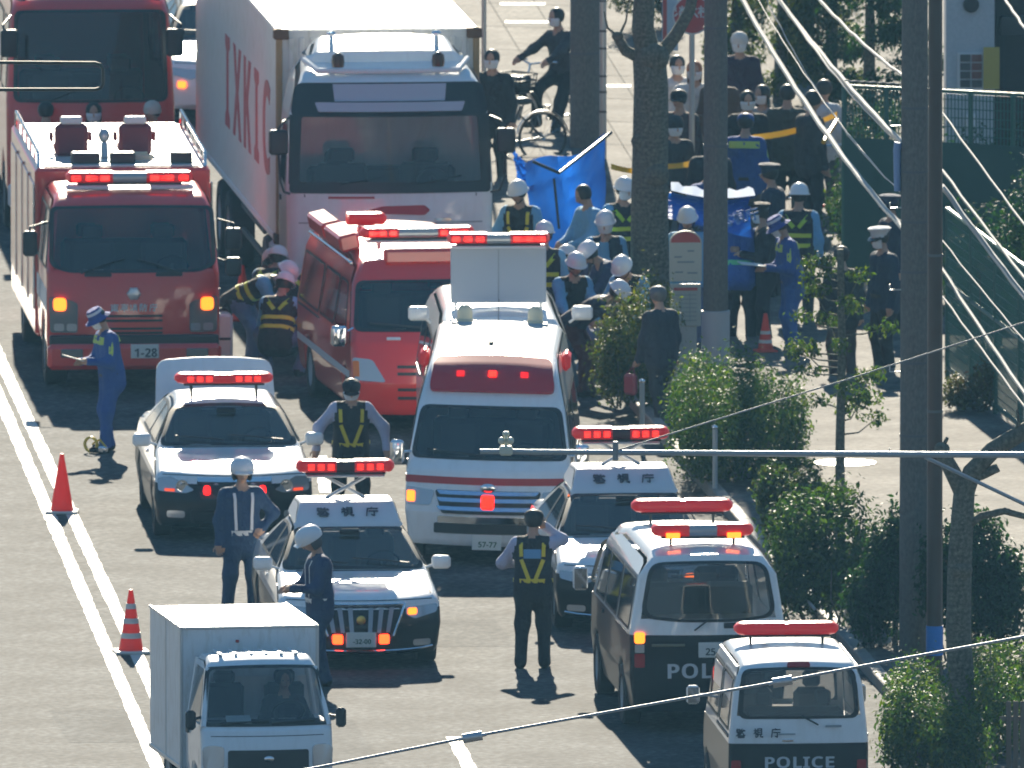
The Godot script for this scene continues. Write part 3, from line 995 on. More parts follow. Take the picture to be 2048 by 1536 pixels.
func build_police_van() -> void:
	var t := thing("police_van", "white over black police van with two red light bars, its tail towards us", "police van", gp(1418, 1468), 185.4)
	var ln := 4.7
	var h := hiace_hull(ln, ln, 0.845, 1.98)
	var m := MB.new()
	h.build(m, 1.07, 99.0, 0.09, [[1.19, 1.685, true], [1.245, 1.83, false]])
	part("body", m, white(), t)
	m = MB.new()
	h.build(m, -9.0, 1.068, 0.05)
	part("lower_body", m, black(), t)
	van_face(h, t, ln)
	van_side(h, t, ln, ln)
	wheels(t, [ln - 0.85, 1.05], 0.75, 0.33, 0.19, steel())
	fpanel("rear_window", h.rear, rpoly([Vector2(-0.70, 1.28), Vector2(-0.3, 1.235), Vector2(0.3, 1.235), Vector2(0.70, 1.28), Vector2(0.60, 1.835), Vector2(-0.60, 1.835)], 0.14, 6), clear_glass(), t, 0.004, 0.0, 0.15)
	wiper(t, h.rear, Vector2(0.0, 1.24), Vector2(-0.16, 1.12))
	for s in [-1.0, 1.0]:
		fpanel("rear_indicator_lamp", h.rear, rrect(s * 0.745 - 0.055, 0.98, s * 0.745 + 0.055, 1.10, 0.03), amber() if s < 0 else mat("amber_lens", 0.6, 0.17, 0.03, 0.2), t, 0.02, 0.02)
		fpanel("reversing_lamp", h.rear, rrect(s * 0.745 - 0.05, 0.88, s * 0.745 + 0.05, 0.97, 0.01), lens(), t, 0.016, 0.02)
		fpanel("tail_lamp", h.rear, rrect(s * 0.745 - 0.055, 0.72, s * 0.745 + 0.055, 0.87, 0.02), mat("tail_red", 0.35, 0.012, 0.02, 0.2), t, 0.02, 0.02)
		mirror(t, [Vector3(s * 0.80, 1.22, ln - 0.5), Vector3(s * 0.98, 1.22, ln - 0.45)], Vector3(0.16, 0.26, 0.1), white())
	light_bar(t, Vector3(0, 2.04, 0.75), 1.10, 0.145, 0.27, 0.30, 0.13, mat("grey_lens", 0.35, 0.38, 0.40, 0.15, 0.3), [])
	light_bar(t, Vector3(0, 2.06, ln - 1.75), 1.10, 0.145, 0.27, 0.06, 0.13, red_lens(), [])
	for s in [-1.0, 1.0]:
		m = MB.new()
		box(m, s * 0.33, 2.08, 0.60, 0.15, 0.06, 0.02, 0.006)
		part("flash_lamp", m, amber(), t)
	for z in [0.75, ln - 1.75]:
		for x in [-0.34, 0.34]:
			m = MB.new()
			tube(m, [Vector3(x, 1.95, z), Vector3(x, 2.06, z)], 0.016, 0.016, 6)
			part("bar_leg", m, trim(), t)
	var back := Basis(Vector3.UP, PI)
	plate(t, Transform3D(back, Vector3(-0.05, 0.91, -0.012)), "25-3", 0.075)
	lettering(t, "POLICE", 0.155, Transform3D(back, Vector3(0.0, 0.68, -0.008)), mat("lettering_white", 0.55, 0.57, 0.58, 0.5), 0.006, true, 1.25)
	m = MB.new()
	box(m, 0.44, 0.965, -0.008, 0.36, 0.03, 0.012, 0.004)
	part("handle_trim", m, mat("dull_gold", 0.16, 0.15, 0.10, 0.4), t)
	fpanel("rear_badge", h.rear, rrect(0.16, 1.14, 0.30, 1.20, 0.01), trim(), t, 0.006, 0.008)
	m = MB.new()                                                     # pale folded sheet hung at the door edge
	box(m, -0.20, 0.60, -0.02, 0.06, 0.24, 0.012, 0.004, Basis(Vector3.BACK, 0.2))
	box(m, -0.16, 0.73, -0.02, 0.09, 0.09, 0.012, 0.004, Basis(Vector3.BACK, -0.5))
	part("sticker", m, mat("pale_green_sticker", 0.25, 0.42, 0.38, 0.5), t)

func build_small_police_van() -> void:
	var t := thing("small_police_van", "smallest boxy white and black police van, wire crossing its rear window", "police van", gp(1598, 1672), 184.6)
	var ln := 3.39
	var h := Hull.new().setup(mkprof([ln - 0.05, 0.22, ln, 0.35, ln - 0.02, 0.85, ln - 0.35, 1.05, ln - 0.85, 1.70, ln - 1.05, 1.83, ln - 1.3, 1.87, 0.5, 1.87, 0.22, 1.85, 0.10, 1.80, 0.05, 1.72, 0.0, 1.0, 0.0, 0.35, 0.03, 0.24], [ln - 0.6, 0.75], 0.31, 0.2),
		[0.22, 0.70, 0.6, 0.735, 1.0, 0.735, 1.6, 0.675, 1.87, 0.60], 0.2, 0.05, 0.04)
	var m := MB.new()
	h.build(m, 0.975, 99.0, 0.06, [[1.095, 1.655, true], [1.265, 1.74, false]])
	cabin(t, 0.62, 0.5, Vector2(ln - 0.62, 1.06), Vector2(ln - 1.35, 0.72), Vector2(0.75, 0.72), 1.80, 0.34)
	part("body", m, white(), t)
	m = MB.new()
	h.build(m, -9.0, 0.973, 0.05)
	part("lower_body", m, black(), t)
	fpanel("rear_window", h.rear, rpoly([Vector2(-0.60, 1.26), Vector2(0.60, 1.26), Vector2(0.56, 1.745), Vector2(-0.56, 1.745)], 0.09, 5), clear_glass(), t, 0.004, 0.0, 0.15)
	fpanel("brake_lamp", h.rear, rrect(-0.12, 1.765, 0.12, 1.80, 0.012), mat("tail_red", 0.35, 0.012, 0.02, 0.2), t, 0.03, 0.03)
	fpanel("windscreen", h.front, rpoly([Vector2(-0.65, 1.09), Vector2(0.65, 1.09), Vector2(0.58, 1.66), Vector2(-0.58, 1.66)], 0.07), clear_glass(), t, 0.004, 0.0, 0.2)
	for f in [h.minus, h.plus]:
		fpanel("side_window", f, rrect(0.2, 1.12, 1.25, 1.66, 0.05), glass(), t)
		fpanel("side_window", f, rpoly([Vector2(1.38, 1.12), Vector2(ln - 0.55, 1.12), Vector2(ln - 0.95, 1.66), Vector2(1.38, 1.66)], 0.05), glass(), t)
		fpanel("door_rail", f, rrect(0.1, 1.03, 1.5, 1.06, 0.01), trim(), t, 0.01, 0.014)
		fpanel("gutter", f, rrect(0.2, 1.78, ln - 1.1, 1.80, 0.005), white(), t, 0.02, 0.025)
	for s in [-1.0, 1.0]:
		fpanel("tail_lamp", h.rear, rrect(s * 0.66 - 0.05, 0.55, s * 0.66 + 0.05, 0.80, 0.02), mat("tail_red", 0.35, 0.012, 0.02, 0.2), t, 0.02, 0.02)
		mirror(t, [Vector3(s * 0.72, 1.18, ln - 0.7), Vector3(s * 0.88, 1.18, ln - 0.65)], Vector3(0.14, 0.20, 0.08), white())
	wheels(t, [ln - 0.6, 0.75], 0.66, 0.28, 0.16, steel())
	wiper(t, h.rear, Vector2(0.02, 1.27), Vector2(0.20, 1.17))
	light_bar(t, Vector3(0, 1.93, 1.55), 1.10, 0.14, 0.27, 0.05, 0.13, red_lens(), [])
	for x in [-0.38, 0.38]:
		m = MB.new()
		tube(m, [Vector3(x, 1.85, 1.5), Vector3(x, 1.95, 1.5)], 0.016, 0.016, 6)
		part("bar_leg", m, trim(), t)
	var back := Basis(Vector3.UP, PI)
	lettering(t, "POLICE", 0.115, Transform3D(back, Vector3(0.0, 0.775, -0.008)), mat("lettering_white", 0.55, 0.57, 0.58, 0.5), 0.006, true, 1.35)
	kanji(t, "警視庁", 0.09, 0.185, Transform3D(back, Vector3(0.43, 1.09, -0.012)), mat("sign_dark", 0.05, 0.06, 0.08, 0.5))
	for q in [[0.13, 1.075, 0.18, 0.014], [-0.36, 1.155, 0.17, 0.022]]:
		m = MB.new()
		box(m, q[0], q[1], -0.008, q[2], q[3], 0.01, 0.0)
		part("badge_strip", m, mat("dull_strip", 0.28, 0.31, 0.33, 0.4), t)
	m = MB.new()
	box(m, 0.12, 1.01, -0.01, 0.12, 0.022, 0.014, 0.004)
	part("handle", m, chrome(), t)
	plate(t, Transform3D(back, Vector3(0.0, 0.52, -0.012)), "", 0.06)

func build_box_truck() -> void:
	var t := thing("box_lorry", "small white box lorry with a driver at the wheel and a plain cargo box", "lorry", gp(538, 1650), 9.6)
	var m := MB.new()
	var h := Hull.new().setup(mkprof([-0.02, 0.24, 0.0, 0.35, 0.0, 0.78, -0.05, 0.98, -0.12, 1.06, -0.42, 1.60, -0.52, 1.69, -0.70, 1.74, -1.12, 1.72, -1.16, 1.66, -1.16, 0.40, -1.16, 0.30], [-0.52], 0.31, 0.22),
		[0.24, 0.67, 0.6, 0.70, 1.0, 0.70, 1.60, 0.60, 1.74, 0.56], 0.10, 0.0, 0.03)
	h.build(m, -9.0, 1.04, 0.05)
	part("cab_body", m, white(), t)
	m = MB.new()
	h.build(m, 1.615, 99.0, 0.05)
	for i in 6: box(m, -0.40 + i * 0.16, 1.732, -0.88, 0.05, 0.016, 0.45, 0.007)
	part("cab_roof", m, white(), t)
	m = MB.new()
	for s in [-1.0, 1.0]:
		tube(m, [h.front(Vector2(s * 0.665, 1.03), -0.015), h.front(Vector2(s * 0.57, 1.63), -0.015)], 0.035, 0.032, 8)
		tube(m, [Vector3(s * 0.665, 1.0, -1.13), Vector3(s * 0.57, 1.66, -1.13)], 0.035, 0.03, 8)
	box(m, 0, 1.2, -1.13, 1.25, 0.5, 0.03, 0.008)
	part("cab_pillar", m, white(), t)
	var clear := clear_glass()
	fpanel("windscreen", h.front, rpoly([Vector2(-0.655, 1.055), Vector2(0.655, 1.055), Vector2(0.565, 1.61), Vector2(-0.565, 1.61)], 0.06), clear, t, 0.006, 0.0, 0.15)
	m = MB.new()
	box(m, 0, 1.02, -0.42, 1.28, 0.07, 0.34, 0.02)
	box(m, 0.0, 0.75, -1.0, 1.2, 0.5, 0.2, 0.04)
	for x in [-0.32, 0.32]:
		box(m, x, 1.15, -0.98, 0.42, 0.5, 0.12, 0.04)
		box(m, x, 1.46, -0.98, 0.22, 0.14, 0.10, 0.03)
	part("cab_interior", m, mat("interior", 0.02, 0.022, 0.025, 0.8), t)
	m = MB.new()
	box(m, -0.27, 1.075, -0.32, 0.26, 0.02, 0.16, 0.004, Basis(Vector3.RIGHT, 0.5))
	part("dashboard_papers", m, mat("paper", 0.6, 0.66, 0.66, 0.7), t)
	m = MB.new()
	var ring := []
	for k in 15: ring.append(Vector3(0.30 + 0.17 * cos(TAU * k / 14.0), 1.13 + 0.12 * sin(TAU * k / 14.0), -0.56 + 0.11 * sin(TAU * k / 14.0)))
	tube(m, ring, 0.014, 0.014, 6, false)
	part("steering_wheel", m, trim(), t)
	m = MB.new()
	panel(m, rrect(-0.43, 0.58, 0.43, 0.79, 0.03), h.front, 0.006, 0.012, 0.2)
	part("grille", m, trim(), t)
	m = MB.new()
	ell(m, xf(0.0, 0.70, 0.012), Vector3(0.055, 0.03, 0.012), 12, 6)
	part("badge", m, chrome(), t)
	for s in [-1.0, 1.0]:
		fpanel("headlight", h.front, rpoly([Vector2(s * 0.47, 0.60), Vector2(s * 0.685, 0.60), Vector2(s * 0.695, 0.82), Vector2(s * 0.60, 0.84), Vector2(s * 0.47, 0.83)], 0.04), lens(), t, 0.014, 0.02)
		fpanel("side_window_frame", h.plus if s > 0 else h.minus, rpoly([Vector2(-1.08, 1.06), Vector2(-0.22, 1.06), Vector2(-0.50, 1.59), Vector2(-1.08, 1.59)], 0.05), clear, t, 0.0, 0.0, 0.2)
		mirror(t, [Vector3(s * 0.68, 1.12, -0.28), Vector3(s * 0.80, 1.10, -0.20)], Vector3(0.11, 0.21, 0.07), trim())
	wiper(t, h.front, Vector2(-0.5, 1.05), Vector2(0.02, 1.075))
	wiper(t, h.front, Vector2(0.05, 1.05), Vector2(0.52, 1.075))
	m = MB.new()
	rbox(m, xf(0, 1.20, -2.34), Vector3(1.46, 1.50, 2.1), 0.02)
	var cb := part("cargo_box", m, grimy("box_white", 0.70, 0.72, 0.73, 0.42, 0.13), t)
	m = MB.new()
	for s in [-1.0, 1.0]:
		box(m, s * 0.725, 1.2, -1.30, 0.035, 1.52, 0.035, 0.006)
		box(m, s * 0.727, 1.945, -2.34, 0.03, 0.03, 2.13, 0.006)
		box(m, s * 0.727, 0.47, -2.34, 0.03, 0.05, 2.13, 0.006)
		box(m, s * 0.732, 1.2, -2.3, 0.01, 1.45, 0.03, 0.002)
	box(m, 0, 1.945, -1.29, 1.46, 0.03, 0.03, 0.006)
	for k in 4: box(m, 0.0, 1.2, -1.288, 0.004, 1.46, 0.004) if k == 9 else rbox(m, xf(-0.55 + k * 0.367, 0.50, -1.289), Vector3(0.012, 0.012, 0.006), 0.0)
	part("edge_trim", m, mat("trim_aluminium", 0.55, 0.56, 0.56, 0.35, 0.5), cb)
	m = MB.new()
	box(m, -0.13, 1.80, -1.28, 0.035, 0.03, 0.03, 0.006)
	part("marker_lamp", m, mat("tail_red", 0.35, 0.012, 0.02, 0.2), cb)
	m = MB.new()
	for s in [-1.0, 1.0]: box(m, s * 0.3, 0.38, -2.2, 0.07, 0.12, 2.3, 0.01)
	part("chassis", m, trim(), t)
	var gap := mat("shut_line", 0.03, 0.032, 0.035, 0.8)
	for f in [h.minus, h.plus]:
		fpanel("door_gap", f, PackedVector2Array([Vector2(-1.10, 0.34), Vector2(-1.09, 0.34), Vector2(-1.09, 1.03), Vector2(-1.10, 1.03)]), gap, t, 0.002, 0.0)
		fpanel("door_gap", f, PackedVector2Array([Vector2(-0.20, 0.62), Vector2(-0.188, 0.62), Vector2(-0.188, 1.03), Vector2(-0.20, 1.03)]), gap, t, 0.002, 0.0)
		fpanel("door_handle", f, rrect(-1.04, 0.88, -0.90, 0.92, 0.01), trim(), t, 0.02, 0.02)
	fpanel("bonnet_gap", h.front, PackedVector2Array([Vector2(-0.6, 0.93), Vector2(0.6, 0.93), Vector2(0.6, 0.938), Vector2(-0.6, 0.938)]), gap, t, 0.002, 0.0)
	wheels(t, [-0.52, -2.55], 0.60, 0.27, 0.15, steel())

func build_fire_engine() -> void:
	var t := thing("fire_engine", "red fire pump engine with hose deck, two deck seats and red light bar", "fire engine", gp(268, 784), 3.9)
	var h := Hull.new().setup(mkprof([-0.04, 0.36, 0.0, 0.42, 0.0, 1.0, -0.05, 1.40, -0.14, 1.52, -0.42, 2.16, -0.56, 2.26, -0.75, 2.31, -2.25, 2.31, -2.3, 2.26, -2.3, 0.5, -2.3, 0.42], [-0.95], 0.45, 0.36),
		[0.36, 0.98, 0.6, 1.02, 1.4, 1.02, 2.16, 0.95, 2.31, 0.90], 0.12, 0.0, 0.03)
	var m := MB.new()
	h.build(m, -9.0, 99.0, 0.08, [[1.44, 2.135, true]])
	part("cab", m, red(), t)
	cabin(t, 0.88, 0.8, Vector2(-0.42, 1.40), Vector2(-1.2, 1.05), Vector2(-2.1, 1.05), 2.26, 0.5)
	fpanel("windscreen", h.front, rpoly([Vector2(-0.95, 1.50), Vector2(-0.75, 1.43), Vector2(0.75, 1.43), Vector2(0.95, 1.50), Vector2(0.93, 2.14), Vector2(-0.93, 2.14)], 0.08, 5), clear_glass(), t, 0.004, 0.0, 0.12)
	wiper(t, h.front, Vector2(-0.62, 1.40), Vector2(-0.10, 1.56))
	wiper(t, h.front, Vector2(0.55, 1.40), Vector2(0.05, 1.55))
	for x in [-0.42, 0.42]: fpanel("wiper_base", h.front, rrect(x - 0.16, 1.36, x + 0.16, 1.40, 0.015), trim(), t, 0.016, 0.02)
	for f in [h.minus, h.plus]:
		fpanel("side_window", f, rpoly([Vector2(-1.2, 1.45), Vector2(-0.28, 1.45), Vector2(-0.5, 2.10), Vector2(-1.2, 2.10)], 0.06), glass(), t)
		fpanel("side_window", f, rrect(-2.2, 1.45, -1.3, 2.10, 0.06), glass(), t)
		fpanel("white_band", f, rrect(-2.25, 0.95, -0.1, 1.20, 0.01), mat("band_white", 0.68, 0.69, 0.70, 0.4), t, 0.004, 0.006)
		fpanel("grab_rail", f, rrect(-1.27, 0.9, -1.24, 1.9, 0.01), chrome(), t, 0.05, 0.03)
	for s in [-1.0, 1.0]:
		fpanel("headlight_housing", h.front, rpoly([Vector2(s * 0.66, 0.70), Vector2(s * 0.985, 0.70), Vector2(s * 0.995, 1.12), Vector2(s * 0.80, 1.10), Vector2(s * 0.66, 1.05)], 0.04), mat("lamp_grey", 0.16, 0.17, 0.17, 0.25, 0.4), t, 0.012, 0.02)
		for k in 2: fpanel("headlight", h.front, rrect(s * (0.73 + 0.15 * k) - 0.06, 0.72, s * (0.73 + 0.15 * k) + 0.06, 0.81, 0.03), lens(), t, 0.026, 0.016)
		fpanel("indicator_lamp", h.front, rrect(s * 0.87 - 0.075, 0.96, s * 0.87 + 0.075, 1.11, 0.05), amber(), t, 0.03, 0.02)
	mirror(t, [Vector3(-1.0, 2.0, -0.2), Vector3(-1.22, 1.95, -0.1), Vector3(-1.22, 1.76, -0.08)], Vector3(0.17, 0.30, 0.12), trim())
	mirror(t, [Vector3(1.0, 2.02, -0.2), Vector3(1.18, 1.98, -0.1), Vector3(1.18, 1.80, -0.08)], Vector3(0.20, 0.26, 0.14), trim())
	mirror(t, [Vector3(1.0, 1.55, -0.2), Vector3(1.18, 1.50, -0.1), Vector3(1.18, 1.47, -0.08)], Vector3(0.19, 0.22, 0.14), trim())
	m = MB.new()
	lathe(m, Transform3D(Basis(Vector3.RIGHT, PI / 2), h.front(Vector2(0, 1.16), 0.004)), [[0.085, 0.0], [0.07, 0.02], [0.03, 0.03], [0.0, 0.03]], 6)
	part("emblem", m, mat("emblem_silver", 0.62, 0.66, 0.66, 0.3, 0.6), t)
	kanji(t, "東京消防庁", 0.082, 0.115, xf(0, 1.0, 0.012), mat("letter_white", 0.66, 0.67, 0.68, 0.5))
	for y in [0.90, 0.845, 0.75, 0.70]:
		fpanel("grille_slot", h.front, rrect(-0.34, y - 0.014, 0.34, y + 0.014, 0.008), trim(), t, 0.005, 0.008)
	m = MB.new()
	box(m, 0, 0.62, 0.01, 2.0, 0.12, 0.1, 0.02)
	part("bumper_gap", m, trim(), t)
	m = MB.new()
	rbox(m, xf(0, 0.43, 0.05), Vector3(2.05, 0.30, 0.2), 0.05)
	var bp := part("bumper", m, red(), t)
	for s in [-1.0, 1.0]:
		m = MB.new()
		box(m, s * 0.74, 0.48, 0.155, 0.26, 0.10, 0.02, 0.015)
		part("fog_lamp", m, mat("lamp_grey", 0.16, 0.17, 0.17, 0.25, 0.4), bp)
	plate(t, xf(0.12, 0.50, 0.165), "1-28", 0.10)
	light_bar(t, Vector3(0, 2.37, -0.95), 1.50, 0.14, 0.30, 0.40, 0.02, mat("grey_lens", 0.35, 0.38, 0.40, 0.15, 0.3), [-0.62, -0.42, 0.40, 0.62])
	for x in [-0.5, 0.5]:
		m = MB.new()
		box(m, x, 2.34, -0.92, 0.5, 0.05, 0.26, 0.012)
		part("bar_stand", m, pale_plastic(), t)
	m = MB.new()                                                     # pump body with its deck
	rbox(m, xf(0, 1.42, -5.0), Vector3(2.08, 2.0, 5.3), 0.04)
	var body := part("pump_body", m, red(), t)
	m = MB.new()
	box(m, 0, 2.43, -5.0, 1.84, 0.02, 5.1, 0.004)
	part("deck", m, mat("deck_plate", 0.62, 0.63, 0.62, 0.38, 0.2), body)
	for s in [-1.0, 1.0]:
		for k in 4:
			m = MB.new()
			box(m, s * 1.046, 1.5, -2.98 - k * 1.30, 0.02, 1.45, 1.16, 0.008)
			part("shutter", m, red(), body)
			m = MB.new()
			box(m, s * 1.055, 1.5, -2.33 - k * 1.30, 0.03, 1.5, 0.05, 0.01)
			part("shutter_post", m, chrome(), body)
		m = MB.new()
		tube(m, [Vector3(s * 0.99, 2.42, -2.5), Vector3(s * 0.99, 2.60, -2.55), Vector3(s * 0.99, 2.60, -7.4), Vector3(s * 0.99, 2.42, -7.5)], 0.022, 0.022, 6)
		for k in 5: tube(m, [Vector3(s * 0.99, 2.42, -3.3 - k * 0.9), Vector3(s * 0.99, 2.60, -3.3 - k * 0.9)], 0.016, 0.016, 5)
		part("deck_rail", m, chrome(), body)
	for x in [-0.54, 0.22]:                                          # deck seats
		m = MB.new()
		box(m, x, 2.63, -3.6, 0.40, 0.40, 0.12, 0.05)
		box(m, x, 2.52, -3.85, 0.40, 0.10, 0.40, 0.03)
		box(m, x - 0.23, 2.66, -3.75, 0.05, 0.12, 0.2, 0.02)
		box(m, x + 0.23, 2.66, -3.75, 0.05, 0.12, 0.2, 0.02)
		var seat := part("deck_seat", m, mat("seat_red", 0.16, 0.014, 0.03, 0.5), body)
		m = MB.new()
		box(m, x, 2.865, -3.6, 0.26, 0.09, 0.11, 0.02)
		part("headrest", m, pale_plastic(), seat)
	m = MB.new()
	tube(m, [Vector3(-0.16, 2.44, -3.3), Vector3(-0.16, 2.62, -3.35)], 0.05, 0.04, 8)
	ell(m, xf(-0.16, 2.70, -3.4), Vector3(0.07, 0.09, 0.09), 10, 8)
	tube(m, [Vector3(-0.16, 2.74, -3.4), Vector3(-0.16, 2.78, -3.9)], 0.04, 0.03, 8)
	part("monitor_nozzle", m, alloy(), body)
	for q in [[-0.42, 0.34], [0.72, 0.26], [0.02, 0.30]]:
		m = MB.new()
		box(m, q[0], 2.50, -2.75, q[1], 0.14, 0.24, 0.02)
		part("deck_locker", m, trim(), body)
	m = MB.new()
	var hose := []
	for k in 14: hose.append(Vector3(0.22 + 0.16 * cos(k * 0.9), 2.48 + 0.004 * k, -2.85 + 0.09 * sin(k * 0.9)))
	tube(m, hose, 0.022, 0.022, 6)
	part("hose", m, mat("hose_cream", 0.5, 0.46, 0.36, 0.6), body)
	wheels(t, [-0.95, -5.7], 0.88, 0.40, 0.26, steel())

func build_rear_engine() -> void:
	var t := thing("rescue_truck", "tall dark red rescue truck with wide windscreen standing behind the fire pump engine", "fire engine", gp(183, 470), 3.6)
	var h := Hull.new().setup(mkprof([-0.04, 0.36, 0.0, 0.42, 0.0, 1.4, -0.04, 1.62, -0.22, 2.74, -0.34, 2.88, -0.6, 2.95, -7.4, 2.95, -7.5, 2.9, -7.5, 0.5, -7.5, 0.42], [-1.1, -5.4], 0.47, 0.36),
		[0.36, 0.98, 0.6, 1.03, 1.6, 1.04, 2.74, 0.98, 2.95, 0.94], 0.14, 0.05, 0.03)
	var m := MB.new()
	h.build(m, -9.0, 99.0, 0.10, [[1.67, 2.73, true]])
	part("body", m, red(), t)
	cabin(t, 0.9, 1.0, Vector2(-0.45, 1.62), Vector2(-1.4, 1.25), Vector2(-2.6, 1.25), 2.9, 0.5)
	fpanel("windscreen", h.front, rpoly([Vector2(-0.92, 1.66), Vector2(0.92, 1.66), Vector2(0.90, 2.74), Vector2(-0.90, 2.74)], 0.10, 5), clear_glass(), t, 0.004, 0.0, 0.2)
	wiper(t, h.front, Vector2(-0.5, 1.66), Vector2(0.1, 1.90))
	for f in [h.minus, h.plus]:
		for k in 4: fpanel("side_window", f, rrect(-1.5 - k * 1.5, 1.75, -0.35 - k * 1.5, 2.60, 0.06), glass(), t)
	for s in [-1.0, 1.0]:
		fpanel("headlight", h.front, rrect(s * 0.78 - 0.17, 0.78, s * 0.78 + 0.17, 1.0, 0.05), lens(), t, 0.02, 0.02)
		mirror(t, [Vector3(s * 0.98, 2.70, -0.2), Vector3(s * 1.10, 2.62, 0.16), Vector3(s * 1.02, 2.40, 0.2)], Vector3(0.22, 0.34, 0.12), trim())
		m = MB.new()
		lathe(m, Transform3D(Basis(Vector3.RIGHT, PI / 2 - 0.3), Vector3(s * 0.84, 2.98, -0.35)), [[0.12, 0.0], [0.13, 0.06], [0.08, 0.12], [0.0, 0.13]], 14)
		part("work_lamp", m, chrome(), t)
	fpanel("grille", h.front, rrect(-0.5, 1.05, 0.5, 1.30, 0.03), trim(), t, 0.008, 0.012)
	m = MB.new()
	rbox(m, xf(0, 0.5, 0.05), Vector3(2.06, 0.32, 0.2), 0.05)
	part("bumper", m, pale_plastic(), t)
	wheels(t, [-1.1, -5.4], 0.9, 0.42, 0.26, steel())

func build_lorry() -> void:
	var t := thing("container_lorry", "big white articulated lorry with black windscreen surround carrying a white shipping container", "lorry", gp(783, 698), 5.2)
	var h := Hull.new().setup(mkprof([-0.05, 0.32, 0.0, 0.40, 0.0, 1.2, -0.02, 1.78, -0.16, 2.75, -0.26, 3.18, -0.40, 3.28, -0.80, 3.38, -1.45, 3.46, -1.5, 3.44, -1.55, 0.7, -1.55, 0.6], [-1.35], 0.52, 0.5),
		[0.32, 1.18, 0.6, 1.22, 2.0, 1.235, 2.8, 1.19, 3.2, 1.10, 3.46, 0.98], 0.16, 0.0, 0.05)
	var m := MB.new()
	h.build(m, -9.0, 99.0, 0.13, [[1.99, 2.77, true]])
	part("cab", m, white(), t)
	cabin(t, 1.05, 1.2, Vector2(-0.45, 1.95), Vector2(-1.0, 1.5), Vector2(-1.45, 1.5), 2.9, 0.55)
	var gb := mat("gloss_black", 0.012, 0.016, 0.022, 0.3)
	fpanel("windscreen_surround", h.front, rpoly([Vector2(-1.19, 2.765), Vector2(1.19, 2.765), Vector2(1.12, 3.17), Vector2(-1.12, 3.17)], 0.10, 4), gb, t, 0.007, 0.02, 0.12)
	fpanel("windscreen_surround", h.front, rpoly([Vector2(-1.205, 1.86), Vector2(1.205, 1.86), Vector2(1.205, 1.995), Vector2(-1.205, 1.995)], 0.05, 4), gb, t, 0.007, 0.02, 0.12)
	for s in [-1.0, 1.0]: fpanel("windscreen_surround", h.front, PackedVector2Array([Vector2(s * 1.09, 1.97), Vector2(s * 1.215, 1.97), Vector2(s * 1.195, 2.79), Vector2(s * 1.05, 2.79)]), gb, t, 0.0075, 0.02, 0.12)
	fpanel("windscreen", h.front, rpoly([Vector2(-1.11, 1.985), Vector2(1.11, 1.985), Vector2(1.07, 2.775), Vector2(-1.07, 2.775)], 0.06), clear_glass(), t, 0.004, 0.0, 0.2)
	fpanel("sign_plate", h.front, rpoly([Vector2(-0.66, 2.945), Vector2(0.66, 2.945), Vector2(0.68, 3.15), Vector2(-0.68, 3.15)], 0.01), mat("pale_blue_plate", 0.40, 0.46, 0.55, 0.4), t, 0.03, 0.02, 0.1)
	fpanel("sun_visor", h.front, rpoly([Vector2(-0.86, 2.815), Vector2(0.86, 2.815), Vector2(0.90, 2.925), Vector2(-0.90, 2.925)], 0.02), mat("pale_blue_plate", 0.40, 0.46, 0.55, 0.4), t, 0.09, 0.03, 0.1)
	wiper(t, h.front, Vector2(0.3, 1.97), Vector2(0.85, 2.06))
	wiper(t, h.front, Vector2(-0.6, 1.97), Vector2(-0.05, 2.06))
	fpanel("red_trim", h.front, rrect(-0.75, 1.80, -0.2, 1.825, 0.005), mat("stripe_red", 0.42, 0.03, 0.03, 0.4), t, 0.008, 0.01)
	fpanel("red_badge", h.front, rpoly([Vector2(-0.42, 1.63), Vector2(0.40, 1.60), Vector2(0.47, 1.66), Vector2(0.40, 1.72), Vector2(-0.1, 1.71)], 0.02), mat("badge_red", 0.45, 0.03, 0.06, 0.4), t, 0.008, 0.01)
	fpanel("panel_line", h.front, rrect(-1.1, 1.50, 1.1, 1.515, 0.002), mat("dull_strip", 0.28, 0.31, 0.33, 0.4), t, 0.003, 0.004)
	var gap := mat("shut_line", 0.03, 0.032, 0.035, 0.8)
	for s in [-1.0, 1.0]:
		fpanel("panel_gap", h.front, PackedVector2Array([Vector2(s * 1.02, 0.9), Vector2(s * 1.034, 0.9), Vector2(s * 1.034, 1.85), Vector2(s * 1.02, 1.85)]), gap, t, 0.002, 0.0)
		for f in [h.minus if s < 0 else h.plus]:
			fpanel("panel_gap", f, PackedVector2Array([Vector2(-1.22, 0.7), Vector2(-1.205, 0.7), Vector2(-1.205, 2.75), Vector2(-1.22, 2.75)]), gap, t, 0.002, 0.0)
			fpanel("door_handle", f, rrect(-1.15, 1.7, -0.98, 1.76, 0.01), trim(), t, 0.02, 0.02)
	for x in [-0.45, 0.62]: fpanel("marker_slot", h.front, rrect(x - 0.10, 1.53, x + 0.10, 1.56, 0.01), lens(), t, 0.008, 0.01)
	fpanel("grille", h.front, rrect(-0.95, 0.95, 0.95, 1.35, 0.04), trim(), t, 0.008, 0.012)
	for k in 3: fpanel("grille_slat", h.front, rrect(-0.93, 1.02 + k * 0.12, 0.93, 1.05 + k * 0.12, 0.01), chrome(), t, 0.02, 0.02)
